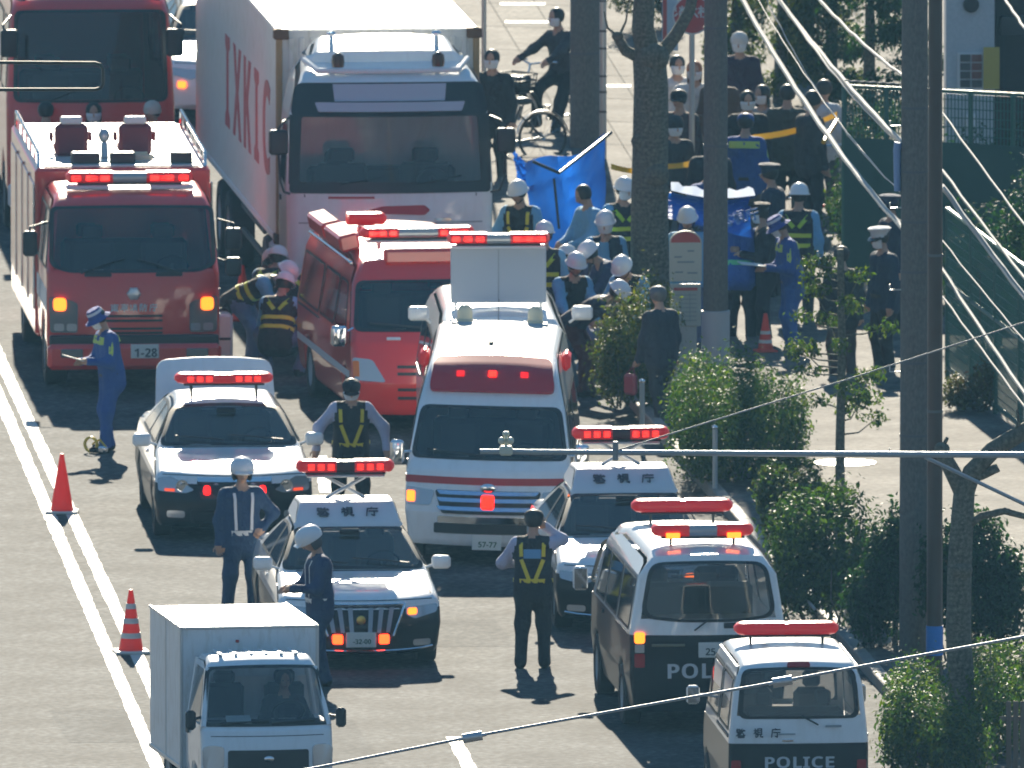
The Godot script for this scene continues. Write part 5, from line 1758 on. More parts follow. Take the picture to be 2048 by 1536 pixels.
func build_people() -> void:
	var wr := {"a": Vector3(-0.09, 1.06, 0.34), "b": Vector3(0.12, 1.08, 0.31), "head": [30.0, 0.0]}
	var w := func(extra: Dictionary, base := {}) -> Dictionary:
		var d: Dictionary = base.duplicate()
		d.merge(extra, true)
		return d
	var grp := "police and rescue workers at the scene"
	var p := person("person in blue uniform and striped bucket hat writing notes in front of the fire engine", gp(224, 903), -72, w.call({"lean": 9.0, "gear": "bucket", "top": BLUE, "legs": BLUE, "strap": "yk", "mask": true, "size": 0.99, "fb": Vector3(0.10, 0, 0.12)}, wr), grp)
	var m := MB.new()
	box(m, 0.0, 1.10, 0.42, 0.24, 0.012, 0.32, 0.003, Basis(Vector3.RIGHT, -0.3))
	held("clipboard", "pale clipboard held by the investigator in front of the fire engine", "clipboard", p, m, mat("board_pale", 0.55, 0.55, 0.50, 0.5))
	p = person("motorcycle officer in navy, white helmet and straps, hand on hip", gp(482, 1238), 14, {"gear": "moto", "top": [0.02, 0.05, 0.12], "legs": [0.02, 0.05, 0.12], "strap": "ws", "b": Vector3(0.21, 0.98, 0.10), "pb": Vector3(1.0, -0.1, -0.5), "fa": Vector3(-0.16, 0, 0.02), "fb": Vector3(0.14, 0, 0.0), "head": [8.0, -6.0], "size": 1.03}, grp)
	p = person("motorcycle officer in side view with round white helmet beside the V grille patrol car", gp(640, 1375), -76, w.call({"gear": "moto", "top": [0.02, 0.04, 0.11], "legs": [0.02, 0.05, 0.12], "strap": "ws", "size": 1.02, "fa": Vector3(-0.10, 0, -0.08), "fb": Vector3(0.12, 0, 0.12)}, wr), grp)
	p = person("officer in pale shirt and dark vest with yellow braces leaning forward beside the ambulance", gp(702, 1052), 2, {"gear": "soft", "hat": DARK, "top": VIO, "vest": DARK, "legs": DARK, "strap": "yv", "mask": true, "lean": 8.0, "head": [26.0, 0.0], "a": Vector3(-0.40, 0.90, 0.20), "b": Vector3(0.40, 0.90, 0.20), "pa": Vector3(-1, 0, -0.3), "pb": Vector3(1, 0, -0.3), "fa": Vector3(-0.18, 0, 0.0), "fb": Vector3(0.16, 0, 0.0)}, grp)
	p = person("officer standing with back turned, yellow braces over dark vest, near the ambulance bumper", gp(1066, 1336), 176, {"gear": "soft", "hat": DARK, "top": VIO, "vest": DARK, "legs": DARK, "strap": "yv", "back_text": true, "head": [6.0, -14.0], "a": Vector3(-0.13, 1.52, 0.16), "pa": Vector3(-0.7, -0.8, 0.2), "b": Vector3(0.14, 1.10, 0.26), "pb": Vector3(1.0, -0.4, -0.3), "fa": Vector3(-0.12, 0, 0.03), "fb": Vector3(0.13, 0, -0.06), "size": 1.01}, grp)
	# workers by the lorry's front wheel
	var hv := {"gear": "helmet", "top": LB, "vest": DARK, "legs": WORK, "strap": "hv"}
	person("helmeted worker in light blue bending low beside the fire engine", gp(500, 738), 70, w.call({"hip": 0.84, "back": -0.14, "lean": 62.0, "head": [45.0, 0.0], "a": Vector3(-0.1, 0.52, 0.55), "b": Vector3(0.2, 0.6, 0.5), "fa": Vector3(-0.15, 0, 0.05), "fb": Vector3(0.2, 0, -0.05)}, hv), grp)
	person("helmeted worker crouching with back turned, green and yellow vest bands, behind the open boot", gp(556, 752), 164, w.call({"hip": 0.47, "back": -0.10, "lean": 26.0, "head": [30.0, -10.0], "a": Vector3(-0.36, 0.42, 0.42), "b": Vector3(0.2, 0.5, 0.45), "fa": Vector3(-0.24, 0, 0.05), "fb": Vector3(0.17, 0, 0.16), "ka": Vector3(-0.7, 0.2, 1.0), "kb": Vector3(0.6, 0.2, 1.0)}, hv), grp)
	person("helmeted worker crouching between lorry wheel and crouching colleague in vest", gp(534, 712), 150, w.call({"hip": 0.62, "back": -0.16, "lean": 40.0, "head": [25.0, 10.0], "a": Vector3(-0.2, 0.5, 0.5), "b": Vector3(0.2, 0.5, 0.5), "fa": Vector3(-0.18, 0, 0.1), "fb": Vector3(0.18, 0, 0.0)}, hv), grp)
	person("worker in light blue sleeves half hidden by the side of the red fire van", gp(615, 722), 100, w.call({"hip": 0.80, "back": -0.1, "lean": 40.0, "head": [30.0, 0.0], "a": Vector3(-0.15, 0.65, 0.5), "b": Vector3(0.2, 0.7, 0.45)}, hv), grp)
	# workers and police on the kerb side
	person("helmeted worker with yellow V vest standing between the lorry cab and blue sheet", gp(1042, 648), -18, w.call({"strap": "yv", "head": [18.0, -12.0], "a": Vector3(-0.22, 1.0, 0.24), "b": Vector3(0.16, 1.08, 0.28)}, hv), grp)
	person("helmeted worker seen from behind over the accident van's sign board", gp(1088, 738), 176, w.call({}, hv), grp)
	person("helmeted worker with mask and hand raised to chin before the blue sheet", gp(1210, 712), 12, w.call({"mask": true, "top": LB, "vest": [0.02, 0.03, 0.05], "strap": "", "head": [14.0, -20.0], "a": Vector3(-0.05, 1.36, 0.18), "b": Vector3(0.1, 1.1, 0.22)}, hv), grp)
	person("helmeted worker with green shoulder straps facing the crowd beside the bare tree trunk", gp(1243, 643), 24, w.call({"mask": true, "head": [10.0, 10.0]}, hv), grp)
	person("helmeted worker stooping forward over the bush, yellow vest straps", gp(1268, 778), -28, w.call({"lean": 34.0, "back": -0.12, "strap": "yv", "head": [40.0, 0.0], "a": Vector3(-0.3, 0.80, 0.42), "b": Vector3(0.22, 0.85, 0.40)}, hv), grp)
	person("helmeted worker sitting low behind the ambulance roof corner", gp(1146, 748), 24, w.call({"hip": 0.66, "back": -0.14, "lean": 16.0, "head": [20.0, 0.0], "strap": "", "a": Vector3(-0.2, 0.6, 0.4), "b": Vector3(0.2, 0.6, 0.4)}, hv), grp)
	person("rescuer in dark navy jacket and maroon trousers bending over beside the ambulance", gp(1168, 792), 74, {"gear": "helmet", "top": [0.02, 0.025, 0.05], "legs": [0.06, 0.015, 0.025], "hip": 0.86, "back": -0.16, "lean": 56.0, "head": [45.0, 0.0], "a": Vector3(-0.1, 0.72, 0.62), "b": Vector3(0.18, 0.74, 0.6)}, grp)
	person("helmeted worker in light blue shirt facing out behind the bus stop sign", gp(1376, 703), -6, w.call({"strap": "", "vest": LB, "head": [20.0, 0.0]}, hv), grp)
	p = person("man in grey cap and dark jacket walking past the bus stop sign", gp(1322, 854), -142, {"gear": "soft", "hat": [0.09, 0.10, 0.13], "hair": [0.1, 0.1, 0.1], "top": [0.022, 0.028, 0.045], "legs": [0.025, 0.03, 0.04], "b": Vector3(0.24, 0.78, 0.16), "fa": Vector3(-0.1, 0, 0.12), "fb": Vector3(0.1, 0, -0.12), "size": 0.96})
	m = MB.new()
	box(m, 0.28, 0.52, 0.24, 0.08, 0.26, 0.22, 0.03)
	tube(m, [Vector3(0.28, 0.64, 0.16), Vector3(0.26, 0.74, 0.22), Vector3(0.28, 0.64, 0.32)], 0.008, 0.008, 5)
	held("handbag", "dull red carrier bag in the hand of the man in grey cap", "bag", p, m, mat("bag_red", 0.20, 0.03, 0.05, 0.6))
	person("police officer in black uniform and peaked cap standing in profile by the blue banner", gp(1530, 693), -78, {"gear": "cap", "mask": true, "a": Vector3(-0.1, 1.15, 0.3), "b": Vector3(0.12, 1.12, 0.28), "head": [8.0, 0.0]}, grp)
	person("person in blue jacket with green waist band, back turned behind the concrete pole", gp(1482, 692), 168, {"gear": "soft", "hat": BLUE, "top": BLUE, "strap": "gb", "lean": 22.0, "back": -0.05, "a": Vector3(-0.35, 1.25, 0.35), "b": Vector3(0.35, 1.25, 0.35), "head": [20.0, 0.0]}, grp)
	person("helmeted officer with back turned, yellow green vest over light blue shirt, behind the note taker", gp(1596, 658), 166, w.call({"legs": DARK}, hv), grp)
	p = person("investigator in blue with striped bucket hat holding a bright white board by traffic cone", gp(1586, 714), -80, w.call({"lean": 10.0, "gear": "bucket", "top": BLUE, "legs": [0.03, 0.10, 0.33], "strap": "yk", "mask": true}, wr), grp)
	m = MB.new()
	box(m, 0.0, 1.12, 0.50, 0.30, 0.012, 0.30, 0.003, Basis(Vector3.RIGHT, -0.12))
	held("white_board", "bright white writing board held out by the investigator near traffic cone", "board", p, m, mat("paper", 0.6, 0.66, 0.66, 0.7))
	person("small dark clad onlooker standing behind the young roadside tree", gp(1686, 768), 205, {"gear": "hair", "top": [0.02, 0.022, 0.025], "legs": [0.06, 0.045, 0.04], "size": 0.95})
	person("police officer in navy with sunlit white topped cap beside the tall utility pole", gp(1770, 752), -62, {"gear": "cap", "hat": [0.55, 0.56, 0.58], "top": NAVY, "legs": DARK, "strap": "belt", "mask": true, "head": [10.0, 0.0], "size": 1.03}, grp)
	person("police officer in dark cap partly hidden behind the tall utility pole", gp(1788, 676), -58, {"gear": "cap", "hat": [0.03, 0.05, 0.10], "top": NAVY, "legs": DARK}, grp)
	person("investigator in blue jacket with yellow green shoulders, back turned to us at the tape", gp(1490, 506), 172, {"gear": "soft", "hat": BLUE, "top": BLUE, "legs": [0.10, 0.10, 0.10], "strap": "yk"}, grp)
	# onlookers on the pavement
	var crowd := "onlookers along the pavement"
	person("masked onlooker in black with short dark hair behind the blue jacketed investigator", gp(1494, 458), 6, {"mask": true}, crowd)
	person("onlooker with long dark hair and pale scarf at the tape", gp(1530, 446), -40, {"gear": "long", "mask": true, "top": [0.30, 0.28, 0.27]}, crowd)
	person("onlooker in dark purple coat with sunlit white hat", gp(1480, 338), -8, {"gear": "knit", "hat": [0.6, 0.6, 0.58], "mask": true, "top": [0.035, 0.02, 0.045]}, crowd)
	person("onlooker in olive coat seen from behind by the yellow tape", gp(1574, 452), 174, {"top": [0.045, 0.045, 0.035], "legs": [0.02, 0.02, 0.022], "size": 1.02}, crowd)
	person("onlooker in light shirt standing near the green mesh fence end", gp(1644, 436), 150, {"top": [0.40, 0.44, 0.50], "legs": [0.03, 0.035, 0.05]}, crowd)
	person("onlooker with orange brown hair in white shirt behind the bare tree", gp(1388, 396), 4, {"gear": "long", "hair": [0.35, 0.11, 0.03], "mask": true, "top": [0.55, 0.54, 0.52]}, crowd)
	person("onlooker with dark hair and white shirt beside the round hydrant sign", gp(1352, 384), 15, {"mask": true, "top": [0.5, 0.5, 0.52]}, crowd)
	person("onlooker in black cap and dark clothes between bare tree and concrete pole", gp(1362, 455), -30, {"gear": "soft", "top": [0.05, 0.03, 0.035]}, crowd)
	person("person in blue cap and blue jacket stooping behind the light blue sheet", gp(1390, 596), 50, {"gear": "soft", "hat": BLUE, "top": BLUE, "lean": 20.0, "mask": true, "head": [30.0, 0.0]}, grp)
	person("masked man in black suit standing beside the lorry cab mirror", gp(986, 372), -14, {"mask": true}, crowd)
	person("onlooker with black hair behind the fire engine deck rail, dark coat", gp(92, 482), 180, {"top": [0.2, 0.2, 0.25]}, crowd)
	person("masked onlooker with fringe behind the fire engine deck seats", gp(188, 482), 0, {"gear": "long", "mask": true}, crowd)
	person("onlooker in bright pink top and white knitted cap behind the fire engine", gp(310, 482), -30, {"gear": "knit", "hat": [0.55, 0.53, 0.48], "top": [0.5, 0.05, 0.22]}, crowd)
	# the denser knot behind the trunk and round the sheets
	person("stocky onlooker in black coat turned away between bare tree and blue jacketed investigator", gp(1420, 552), 168, {"top": [0.02, 0.02, 0.028], "size": 1.02}, crowd)
	person("onlooker in charcoal hooded coat just beyond the tape by the bare trunk", gp(1346, 512), 20, {"mask": true, "gear": "knit", "hat": [0.03, 0.03, 0.035], "top": [0.03, 0.03, 0.036]}, crowd)
	person("onlooker in brown jacket behind the concrete pole's upper part", gp(1440, 402), -20, {"mask": true, "top": [0.07, 0.045, 0.035]}, crowd)
	person("tall onlooker in dark jacket next to the olive coat, half turned", gp(1618, 470), 120, {"top": [0.03, 0.032, 0.036], "size": 1.04}, crowd)
	person("officer in navy cap standing behind the black uniformed officer in profile", gp(1548, 612), -110, {"gear": "cap", "hat": NAVY, "top": NAVY}, grp)
	person("helmeted worker crouching low before the tall blue screen", gp(1112, 702), 150, w.call({"hip": 0.52, "back": -0.12, "lean": 32.0, "head": [20.0, 0.0], "a": Vector3(-0.25, 0.45, 0.45), "b": Vector3(0.22, 0.5, 0.45), "fa": Vector3(-0.22, 0, 0.05), "fb": Vector3(0.18, 0, 0.12)}, hv), grp)
	person("worker in light blue shirt with dark hair between the screen and lorry cab", gp(1180, 652), -60, {"top": LB, "legs": WORK, "head": [25.0, 0.0], "a": Vector3(-0.1, 1.0, 0.35), "b": Vector3(0.15, 1.0, 0.35)}, grp)
	person("helmeted worker kneeling closest to the lorry's front wheel", gp(575, 690), -150, w.call({"hip": 0.50, "back": -0.14, "lean": 44.0, "head": [40.0, 0.0], "strap": "yv", "a": Vector3(-0.2, 0.3, 0.5), "b": Vector3(0.2, 0.3, 0.5), "fa": Vector3(-0.2, 0, 0.1), "fb": Vector3(0.16, 0, 0.0)}, hv), grp)
	person("paramedic with white helmet leaning over behind the olive bush", gp(1236, 742), -70, {"gear": "helmet", "top": [0.03, 0.05, 0.12], "legs": [0.03, 0.05, 0.12], "lean": 42.0, "back": -0.12, "head": [40.0, 0.0], "a": Vector3(-0.1, 0.8, 0.5), "b": Vector3(0.15, 0.8, 0.5)}, grp)
	# cyclist
	var bike := bicycle("bicycle", "dark town bicycle with big front basket ridden along the pavement", gp(1096, 282), -48.0)
	var rider := person("masked cyclist in dark clothes riding the bicycle with front basket", bike.position, -48, {"mask": true, "top": [0.035, 0.035, 0.045], "hip": 0.90, "lean": 10.0, "back": -0.28, "a": Vector3(-0.27, 1.04, 0.27), "b": Vector3(0.27, 1.04, 0.27), "fa": Vector3(-0.13, 0.17, 0.08), "fb": Vector3(0.13, 0.0, 0.0), "size": 1.0})
	bicycle("bicycle", "parked bicycle in dull shade beside the lorry cab's mirror", gp(1006, 330), -70.0)
	bicycle("bicycle", "parked bicycle leaning by the traffic cone beyond the tape", gp(1655, 452), 68.0)
	# the driver of the box lorry
	var lorry: Node3D = get_node("box_lorry")
	var d := person("driver in dark jacket sitting at the wheel of the small white box lorry", Vector3.ZERO, 0, {"hip": 0.93, "lean": -4.0, "top": [0.03, 0.035, 0.045], "a": Vector3(-0.15, 1.15, 0.36), "b": Vector3(0.15, 1.15, 0.36), "fa": Vector3(-0.1, 0.44, 0.46), "fb": Vector3(0.1, 0.44, 0.46), "ka": Vector3(0, 1, 0.4), "kb": Vector3(0, 1, 0.4), "size": 0.90})
	d.transform = lorry.transform * xf(0.30, -0.02, -0.84) * Transform3D(Basis.from_scale(Vector3.ONE * 0.90), Vector3.ZERO)

func bicycle(called: String, label: String, at: Vector3, turn: float) -> Node3D:
	var t := thing(called, label, "bicycle", at, turn)
	var dk := mat("bike_black", 0.02, 0.02, 0.022, 0.35)
	for z in [0.53, -0.53]:
		var m := MB.new()
		var c := Vector3(0, 0.33, z)
		var ring := []
		for k in 25: ring.append(c + Vector3(0, sin(TAU * k / 24.0), cos(TAU * k / 24.0)) * 0.31)
		tube(m, ring, 0.02, 0.02, 6, false)
		var wheel := part("wheel", m, mat("tyre", 0.018, 0.018, 0.02, 0.75), t, 60.0)
		m = MB.new()
		for k in 14: tube(m, [c, c + Vector3(0, sin(TAU * k / 14.0), cos(TAU * k / 14.0)) * 0.30], 0.0025, 0.0025, 3, false)
		lathe(m, Transform3D(Basis(Vector3.BACK, PI / 2), c), [[0.03, -0.04], [0.03, 0.04]], 8)
		part("spoke", m, chrome(), wheel)
		m = MB.new()
		for k in 12:
			var a0 := PI * (0.05 + 0.075 * k) if z > 0 else PI * (0.05 + 0.075 * k)
			var a1 := a0 + PI * 0.075
			var p0 := c + Vector3(0, sin(a0), cos(a0)) * 0.35
			var p1 := c + Vector3(0, sin(a1), cos(a1)) * 0.35
			m.quad(p0 + Vector3(-0.028, 0, 0), p1 + Vector3(-0.028, 0, 0), p1 + Vector3(0.028, 0, 0), p0 + Vector3(0.028, 0, 0))
		part("mudguard", m, alloy(), t)
	var m := MB.new()
	var head := Vector3(0, 0.80, 0.36)
	var bb := Vector3(0, 0.28, -0.05)
	var seat := Vector3(0, 0.74, -0.24)
	tube(m, [head, Vector3(0, 0.50, 0.16), bb], 0.02, 0.02, 7)
	tube(m, [bb, seat], 0.018, 0.018, 7)
	for s in [-1.0, 1.0]:
		tube(m, [bb, Vector3(s * 0.05, 0.33, -0.53)], 0.011, 0.011, 6)
		tube(m, [seat + Vector3(0, -0.1, 0.03), Vector3(s * 0.05, 0.33, -0.53)], 0.010, 0.010, 6)
		tube(m, [head, Vector3(s * 0.05, 0.60, 0.43), Vector3(s * 0.05, 0.33, 0.53)], 0.013, 0.011, 6)
	part("bike_frame", m, dk, t)
	m = MB.new()
	tube(m, [Vector3(-0.28, 1.03, 0.10), Vector3(-0.24, 1.04, 0.24), Vector3(0, 1.0, 0.30), Vector3(0.24, 1.04, 0.24), Vector3(0.28, 1.03, 0.10)], 0.012, 0.012, 6)
	tube(m, [head, Vector3(0, 1.0, 0.30)], 0.014, 0.014, 6)
	part("handlebar", m, chrome(), t)
	m = MB.new()
	ell(m, xf(0, 0.80, -0.27), Vector3(0.09, 0.05, 0.13), 10, 6)
	part("saddle", m, dk, t)
	m = MB.new()                                                     # wire basket
	for y in [0.66, 0.74, 0.82, 0.90]:
		var s: float = 0.17 + (y - 0.66) * 0.3
		tube(m, [Vector3(-s, y, 0.40), Vector3(s, y, 0.40), Vector3(s, y, 0.62 + s * 0.3), Vector3(-s, y, 0.62 + s * 0.3), Vector3(-s, y, 0.40)], 0.012, 0.012, 5)
	for k in 9:
		var u := -1.0 + k / 4.0
		for z in [0.40, 0.66]: tube(m, [Vector3(u * 0.17, 0.66, z), Vector3(u * 0.24, 0.90, z + (0.03 if z > 0.5 else 0.0))], 0.008, 0.008, 4)
	box(m, 0, 0.665, 0.53, 0.34, 0.012, 0.28, 0.0)
	box(m, 0, 0.77, 0.53, 0.34, 0.20, 0.24, 0.03)
	part("basket", m, dk, t)
	m = MB.new()
	for s in [-1.0, 1.0]:
		tube(m, [bb, bb + Vector3(s * 0.09, 0, 0), bb + Vector3(s * 0.09, -0.15 * s, 0.06 * s)], 0.01, 0.01, 5)
		box(m, s * 0.13, 0.28 - 0.15 * s, -0.05 + 0.06 * s, 0.09, 0.02, 0.06, 0.006)
	part("pedal", m, dk, t)
	return t

# ---------------------------------------------------------------- the ground
func speckle(key: String, lo: Color, hi: Color, freq: float, tile: float, rough := 0.8, seed_ := 3, bump := 0.6) -> StandardMaterial3D:
	if mats.has(key): return mats[key]
	var m := mat(key, 1, 1, 1, rough)
	var n := FastNoiseLite.new()
	n.seed = seed_
	n.noise_type = FastNoiseLite.TYPE_SIMPLEX_SMOOTH
	n.frequency = freq
	n.fractal_octaves = 5
	n.fractal_gain = 0.62
	var tx := NoiseTexture2D.new()
	tx.width = 512
	tx.height = 512
	tx.seamless = true
	tx.noise = n
	var g := Gradient.new()
	g.set_color(0, lo.linear_to_srgb())
	g.set_color(1, hi.linear_to_srgb())
	tx.color_ramp = g
	m.albedo_texture = tx
	m.uv1_triplanar = true
	m.uv1_world_triplanar = true
	m.uv1_scale = Vector3.ONE / tile
	return m

func ground_mat(key: String, fine_lo: float, fine_hi: float, tint: Color, rough: float) -> StandardMaterial3D:
	# fine aggregate at hand size, and over it broad worn patches some metres wide
	if mats.has(key): return mats[key]
	var m := speckle(key, tint * fine_lo, tint * fine_hi, 0.035, 2.3, rough)
	m.metallic_specular = 0.22
	var n := FastNoiseLite.new()
	n.seed = 11
	n.frequency = 0.012
	n.fractal_octaves = 4
	var tx := NoiseTexture2D.new()
	tx.width = 512
	tx.height = 512
	tx.seamless = true
	tx.noise = n
	var g := Gradient.new()
	g.set_color(0, Color(0.64, 0.64, 0.65))
	g.set_color(1, Color(1, 1, 1))
	tx.color_ramp = g
	m.detail_enabled = true
	m.detail_albedo = tx
	m.detail_blend_mode = BaseMaterial3D.BLEND_MODE_MUL
	m.detail_uv_layer = BaseMaterial3D.DETAIL_UV_2
	m.uv2_triplanar = true
	m.uv2_world_triplanar = true
	m.uv2_scale = Vector3.ONE / 9.0
	return m

func matte(key: String, r: float, g: float, b: float) -> StandardMaterial3D:
	var m := mat(key, r, g, b, 0.95)
	m.metallic_specular = 0.08
	return m

func kerb_at(py: float) -> Vector3: return gp(1229.0 + 0.88 * (py - 780.0), py)

func strip(m: MB, a: Vector3, b: Vector3, wd: float, y: float) -> void:      # a painted line between two ground points
	var d := (b - a)
	d.y = 0
	var n := Vector3(d.z, 0, -d.x).normalized() * wd * 0.5
	a.y = y; b.y = y
	m.oquad(a - n, a + n, b + n, b - n, Vector3.UP)

func worn_strip(m: MB, a: Vector3, b: Vector3, wd: float, y: float, r: RandomNumberGenerator) -> void:
	var l := a.distance_to(b)
	var n := ceili(l / 0.35)
	for i in n:
		var p := a.lerp(b, float(i) / n)
		var q := a.lerp(b, float(i + 1) / n)
		strip(m, p, q, wd * r.randf_range(0.86, 1.05), y)

func build_ground() -> void:
	var m := MB.new()
	m.oquad(Vector3(-700, -0.01, -900), Vector3(700, -0.01, -900), Vector3(700, -0.01, 420), Vector3(-700, -0.01, 420), Vector3.UP)
	struct("ground", m, speckle("ground_earth", Color(0.10, 0.10, 0.095), Color(0.17, 0.165, 0.15), 0.03, 6.0, 0.85))
	var k0 := kerb_at(2100)
	var k1 := kerb_at(-700)
	var d := (k1 - k0).normalized()
	k0 -= d * 60.0
	k1 += d * 160.0
	var left := Vector3(-16, 0, 0)
	m = MB.new()
	m.oquad(k0, k1, k1 + left, k0 + left, Vector3.UP)
	struct("road", m, ground_mat("asphalt", 0.035, 0.225, Color(0.94, 1.0, 1.03), 0.9))
	var r := RandomNumberGenerator.new()
	r.seed = 5
	m = MB.new()
	var l1 := [gp(114, 1065), gp(232, 1342)]
	var l2 := [gp(124, 986), gp(277, 1317)]
	for l in [l1, l2]:
		var dd: Vector3 = (l[1] - l[0]).normalized()
		worn_strip(m, l[0] - dd * 26.0, l[1] + dd * 22.0, 0.15, 0.004, r)
	worn_strip(m, gp(640, 912), gp(652, 985), 0.15, 0.004, r)
	worn_strip(m, gp(906, 1474), gp(962, 1580), 0.16, 0.004, r)
	struct("lane_markings", m, speckle("line_paint", Color(0.42, 0.41, 0.39), Color(0.66, 0.65, 0.62), 0.05, 1.7, 0.7, 8))
	m = MB.new()                                                     # relaid squares of darker asphalt
	for q in [[900, 1240, 1.0, 2.6], [180, 1420, 0.9, 3.0], [640, 1440, 0.7, 4.0], [560, 840, 0.8, 3.0]]:
		var a := gp(q[0], q[1])
		strip(m, a, a + d * -q[3], q[2], 0.0015)
	struct("road_patch_surface", m, ground_mat("asphalt_patch", 0.04, 0.20, Color(0.94, 1.0, 1.03), 0.92))
	# kerb and pavement
	m = MB.new()
	var n := Vector3(d.z, 0, -d.x)
	if n.x < 0: n = -n
	var l := k0.distance_to(k1)
	for i in ceili(l / 0.6):
		var c := k0 + d * (i * 0.6 + 0.3) + n * 0.075
		if c.z > 45 or c.z < -75: continue
		rbox(m, Transform3D(Basis(Vector3.UP, atan2(d.x, d.z)), c + Vector3(0, 0.055, 0)), Vector3(0.15, 0.15, 0.595), 0.012)
	struct("kerb", m, speckle("kerb_stone", Color(0.16, 0.158, 0.15), Color(0.27, 0.265, 0.25), 0.04, 1.1, 0.75))
	m = MB.new()
	var s0 := k0 + n * 0.15 + Vector3(0, 0.12, 0)
	var s1 := k1 + n * 0.15 + Vector3(0, 0.12, 0)
	m.oquad(s0, s1, s1 + Vector3(26, 0, 0), s0 + Vector3(26, 0, 0), Vector3.UP)
	m.oquad(s0, s1, s1 + Vector3(0, -0.12, 0), s0 + Vector3(0, -0.12, 0), -n)
	struct("pavement", m, ground_mat("paving", 0.09, 0.25, Color(1.0, 0.97, 0.91), 0.88))
	m = MB.new()                                                     # joints between the concrete fields of the pavement
	for py in range(-40, 460, 46):
		strip(m, gp(960, py, 0.12), gp(1330, py + 10, 0.12), 0.025, 0.123)
	for px in [1010, 1090, 1180, 1260]: strip(m, gp(px - 150, -60, 0.12), gp(px + 90, 330, 0.12), 0.012, 0.123)
	struct("pavement_joint_lines", m, matte("joint", 0.10, 0.098, 0.09))
	m = MB.new()
	for q in [[1010, 1120, 44], [1180, 1262, 172], [1000, 1090, 8]]: strip(m, gp(q[0], q[2], 0.12), gp(q[1], q[2], 0.12), 0.3, 0.124)
	struct("pavement_markings", m, mats["line_paint"])
	# manhole
	var t := thing("manhole_cover", "round steel manhole cover shining in the pavement beside the young tree", "manhole cover", gp(1690, 926, 0.12))
	m = MB.new()
	lathe(m, Transform3D(), [[0.36, 0.001], [0.36, 0.008], [0.31, 0.008], [0.305, 0.004], [0.0, 0.004]], 28)
	part("cover", m, mat("worn_steel", 0.55, 0.54, 0.52, 0.32, 0.85), t)
	m = MB.new()
	for i in 7:
		for j in 7:
			if Vector2(i - 3, j - 3).length() < 3.3: box(m, (i - 3) * 0.085, 0.006, (j - 3) * 0.085, 0.04, 0.006, 0.04, 0.0)
	part("rib", m, mats["worn_steel"], t)

# ---------------------------------------------------------------- poles, signs, fences
func pole(called: String, label: String, at: Vector3, r: float, hgt: float, m: Material, bands: Array, cat := "utility pole") -> Node3D:
	var t := thing(called, label, cat, at)
	var b := MB.new()
	tube(b, [Vector3(0, -0.2, 0), Vector3(0, hgt * 0.5, 0), Vector3(0, hgt, 0)], r, r * 0.80, 20)
	part("shaft", b, m, t, 40.0)
	for y in bands:
		b = MB.new()
		var rr := lerpf(r, r * 0.8, y / hgt) + 0.006
		lathe(b, xf(0, y, 0), [[rr - 0.008, -0.014], [rr, -0.014], [rr, 0.014], [rr - 0.008, 0.014]], 20)
		part("steel_band", b, mat("band_steel", 0.10, 0.105, 0.11, 0.6, 0.3), t)
	return t

func cone(label: String, at: Vector3, hgt: float, stripes: int, base_mat: Material) -> void:
	var t := thing("traffic_cone", label, "traffic cone", at, rng.randf_range(-20, 20), "traffic cones round the scene")
	var orange := mat("cone_orange", 0.68, 0.055, 0.030, 0.5)
	orange.backlight_enabled = true
	orange.backlight = Color(0.8, 0.28, 0.2)
	var m := MB.new()
	var r0 := 0.125 * hgt / 0.66
	lathe(m, Transform3D(), [[r0 + 0.02, 0.03], [r0, 0.05], [0.022, hgt], [0.0, hgt + 0.005]], 20)
	part("cone_body", m, orange, t)
	m = MB.new()
	rbox(m, xf(0, 0.017, 0), Vector3(0.36, 0.034, 0.36) * hgt / 0.66, 0.012)
	part("base", m, base_mat, t)
	for i in stripes:
		var y0 := hgt * (0.24 + 0.23 * i)
		var y1 := y0 + hgt * 0.085
		m = MB.new()
		var f := func(y: float) -> float: return lerpf(r0, 0.022, (y - 0.05) / (hgt - 0.05)) + 0.003
		lathe(m, Transform3D(), [[f.call(y0) - 0.003, y0], [f.call(y0), y0], [f.call(y1), y1], [f.call(y1) - 0.003, y1]], 20)
		part("stripe", m, mat("cone_white", 0.52, 0.52, 0.50, 0.45), t)

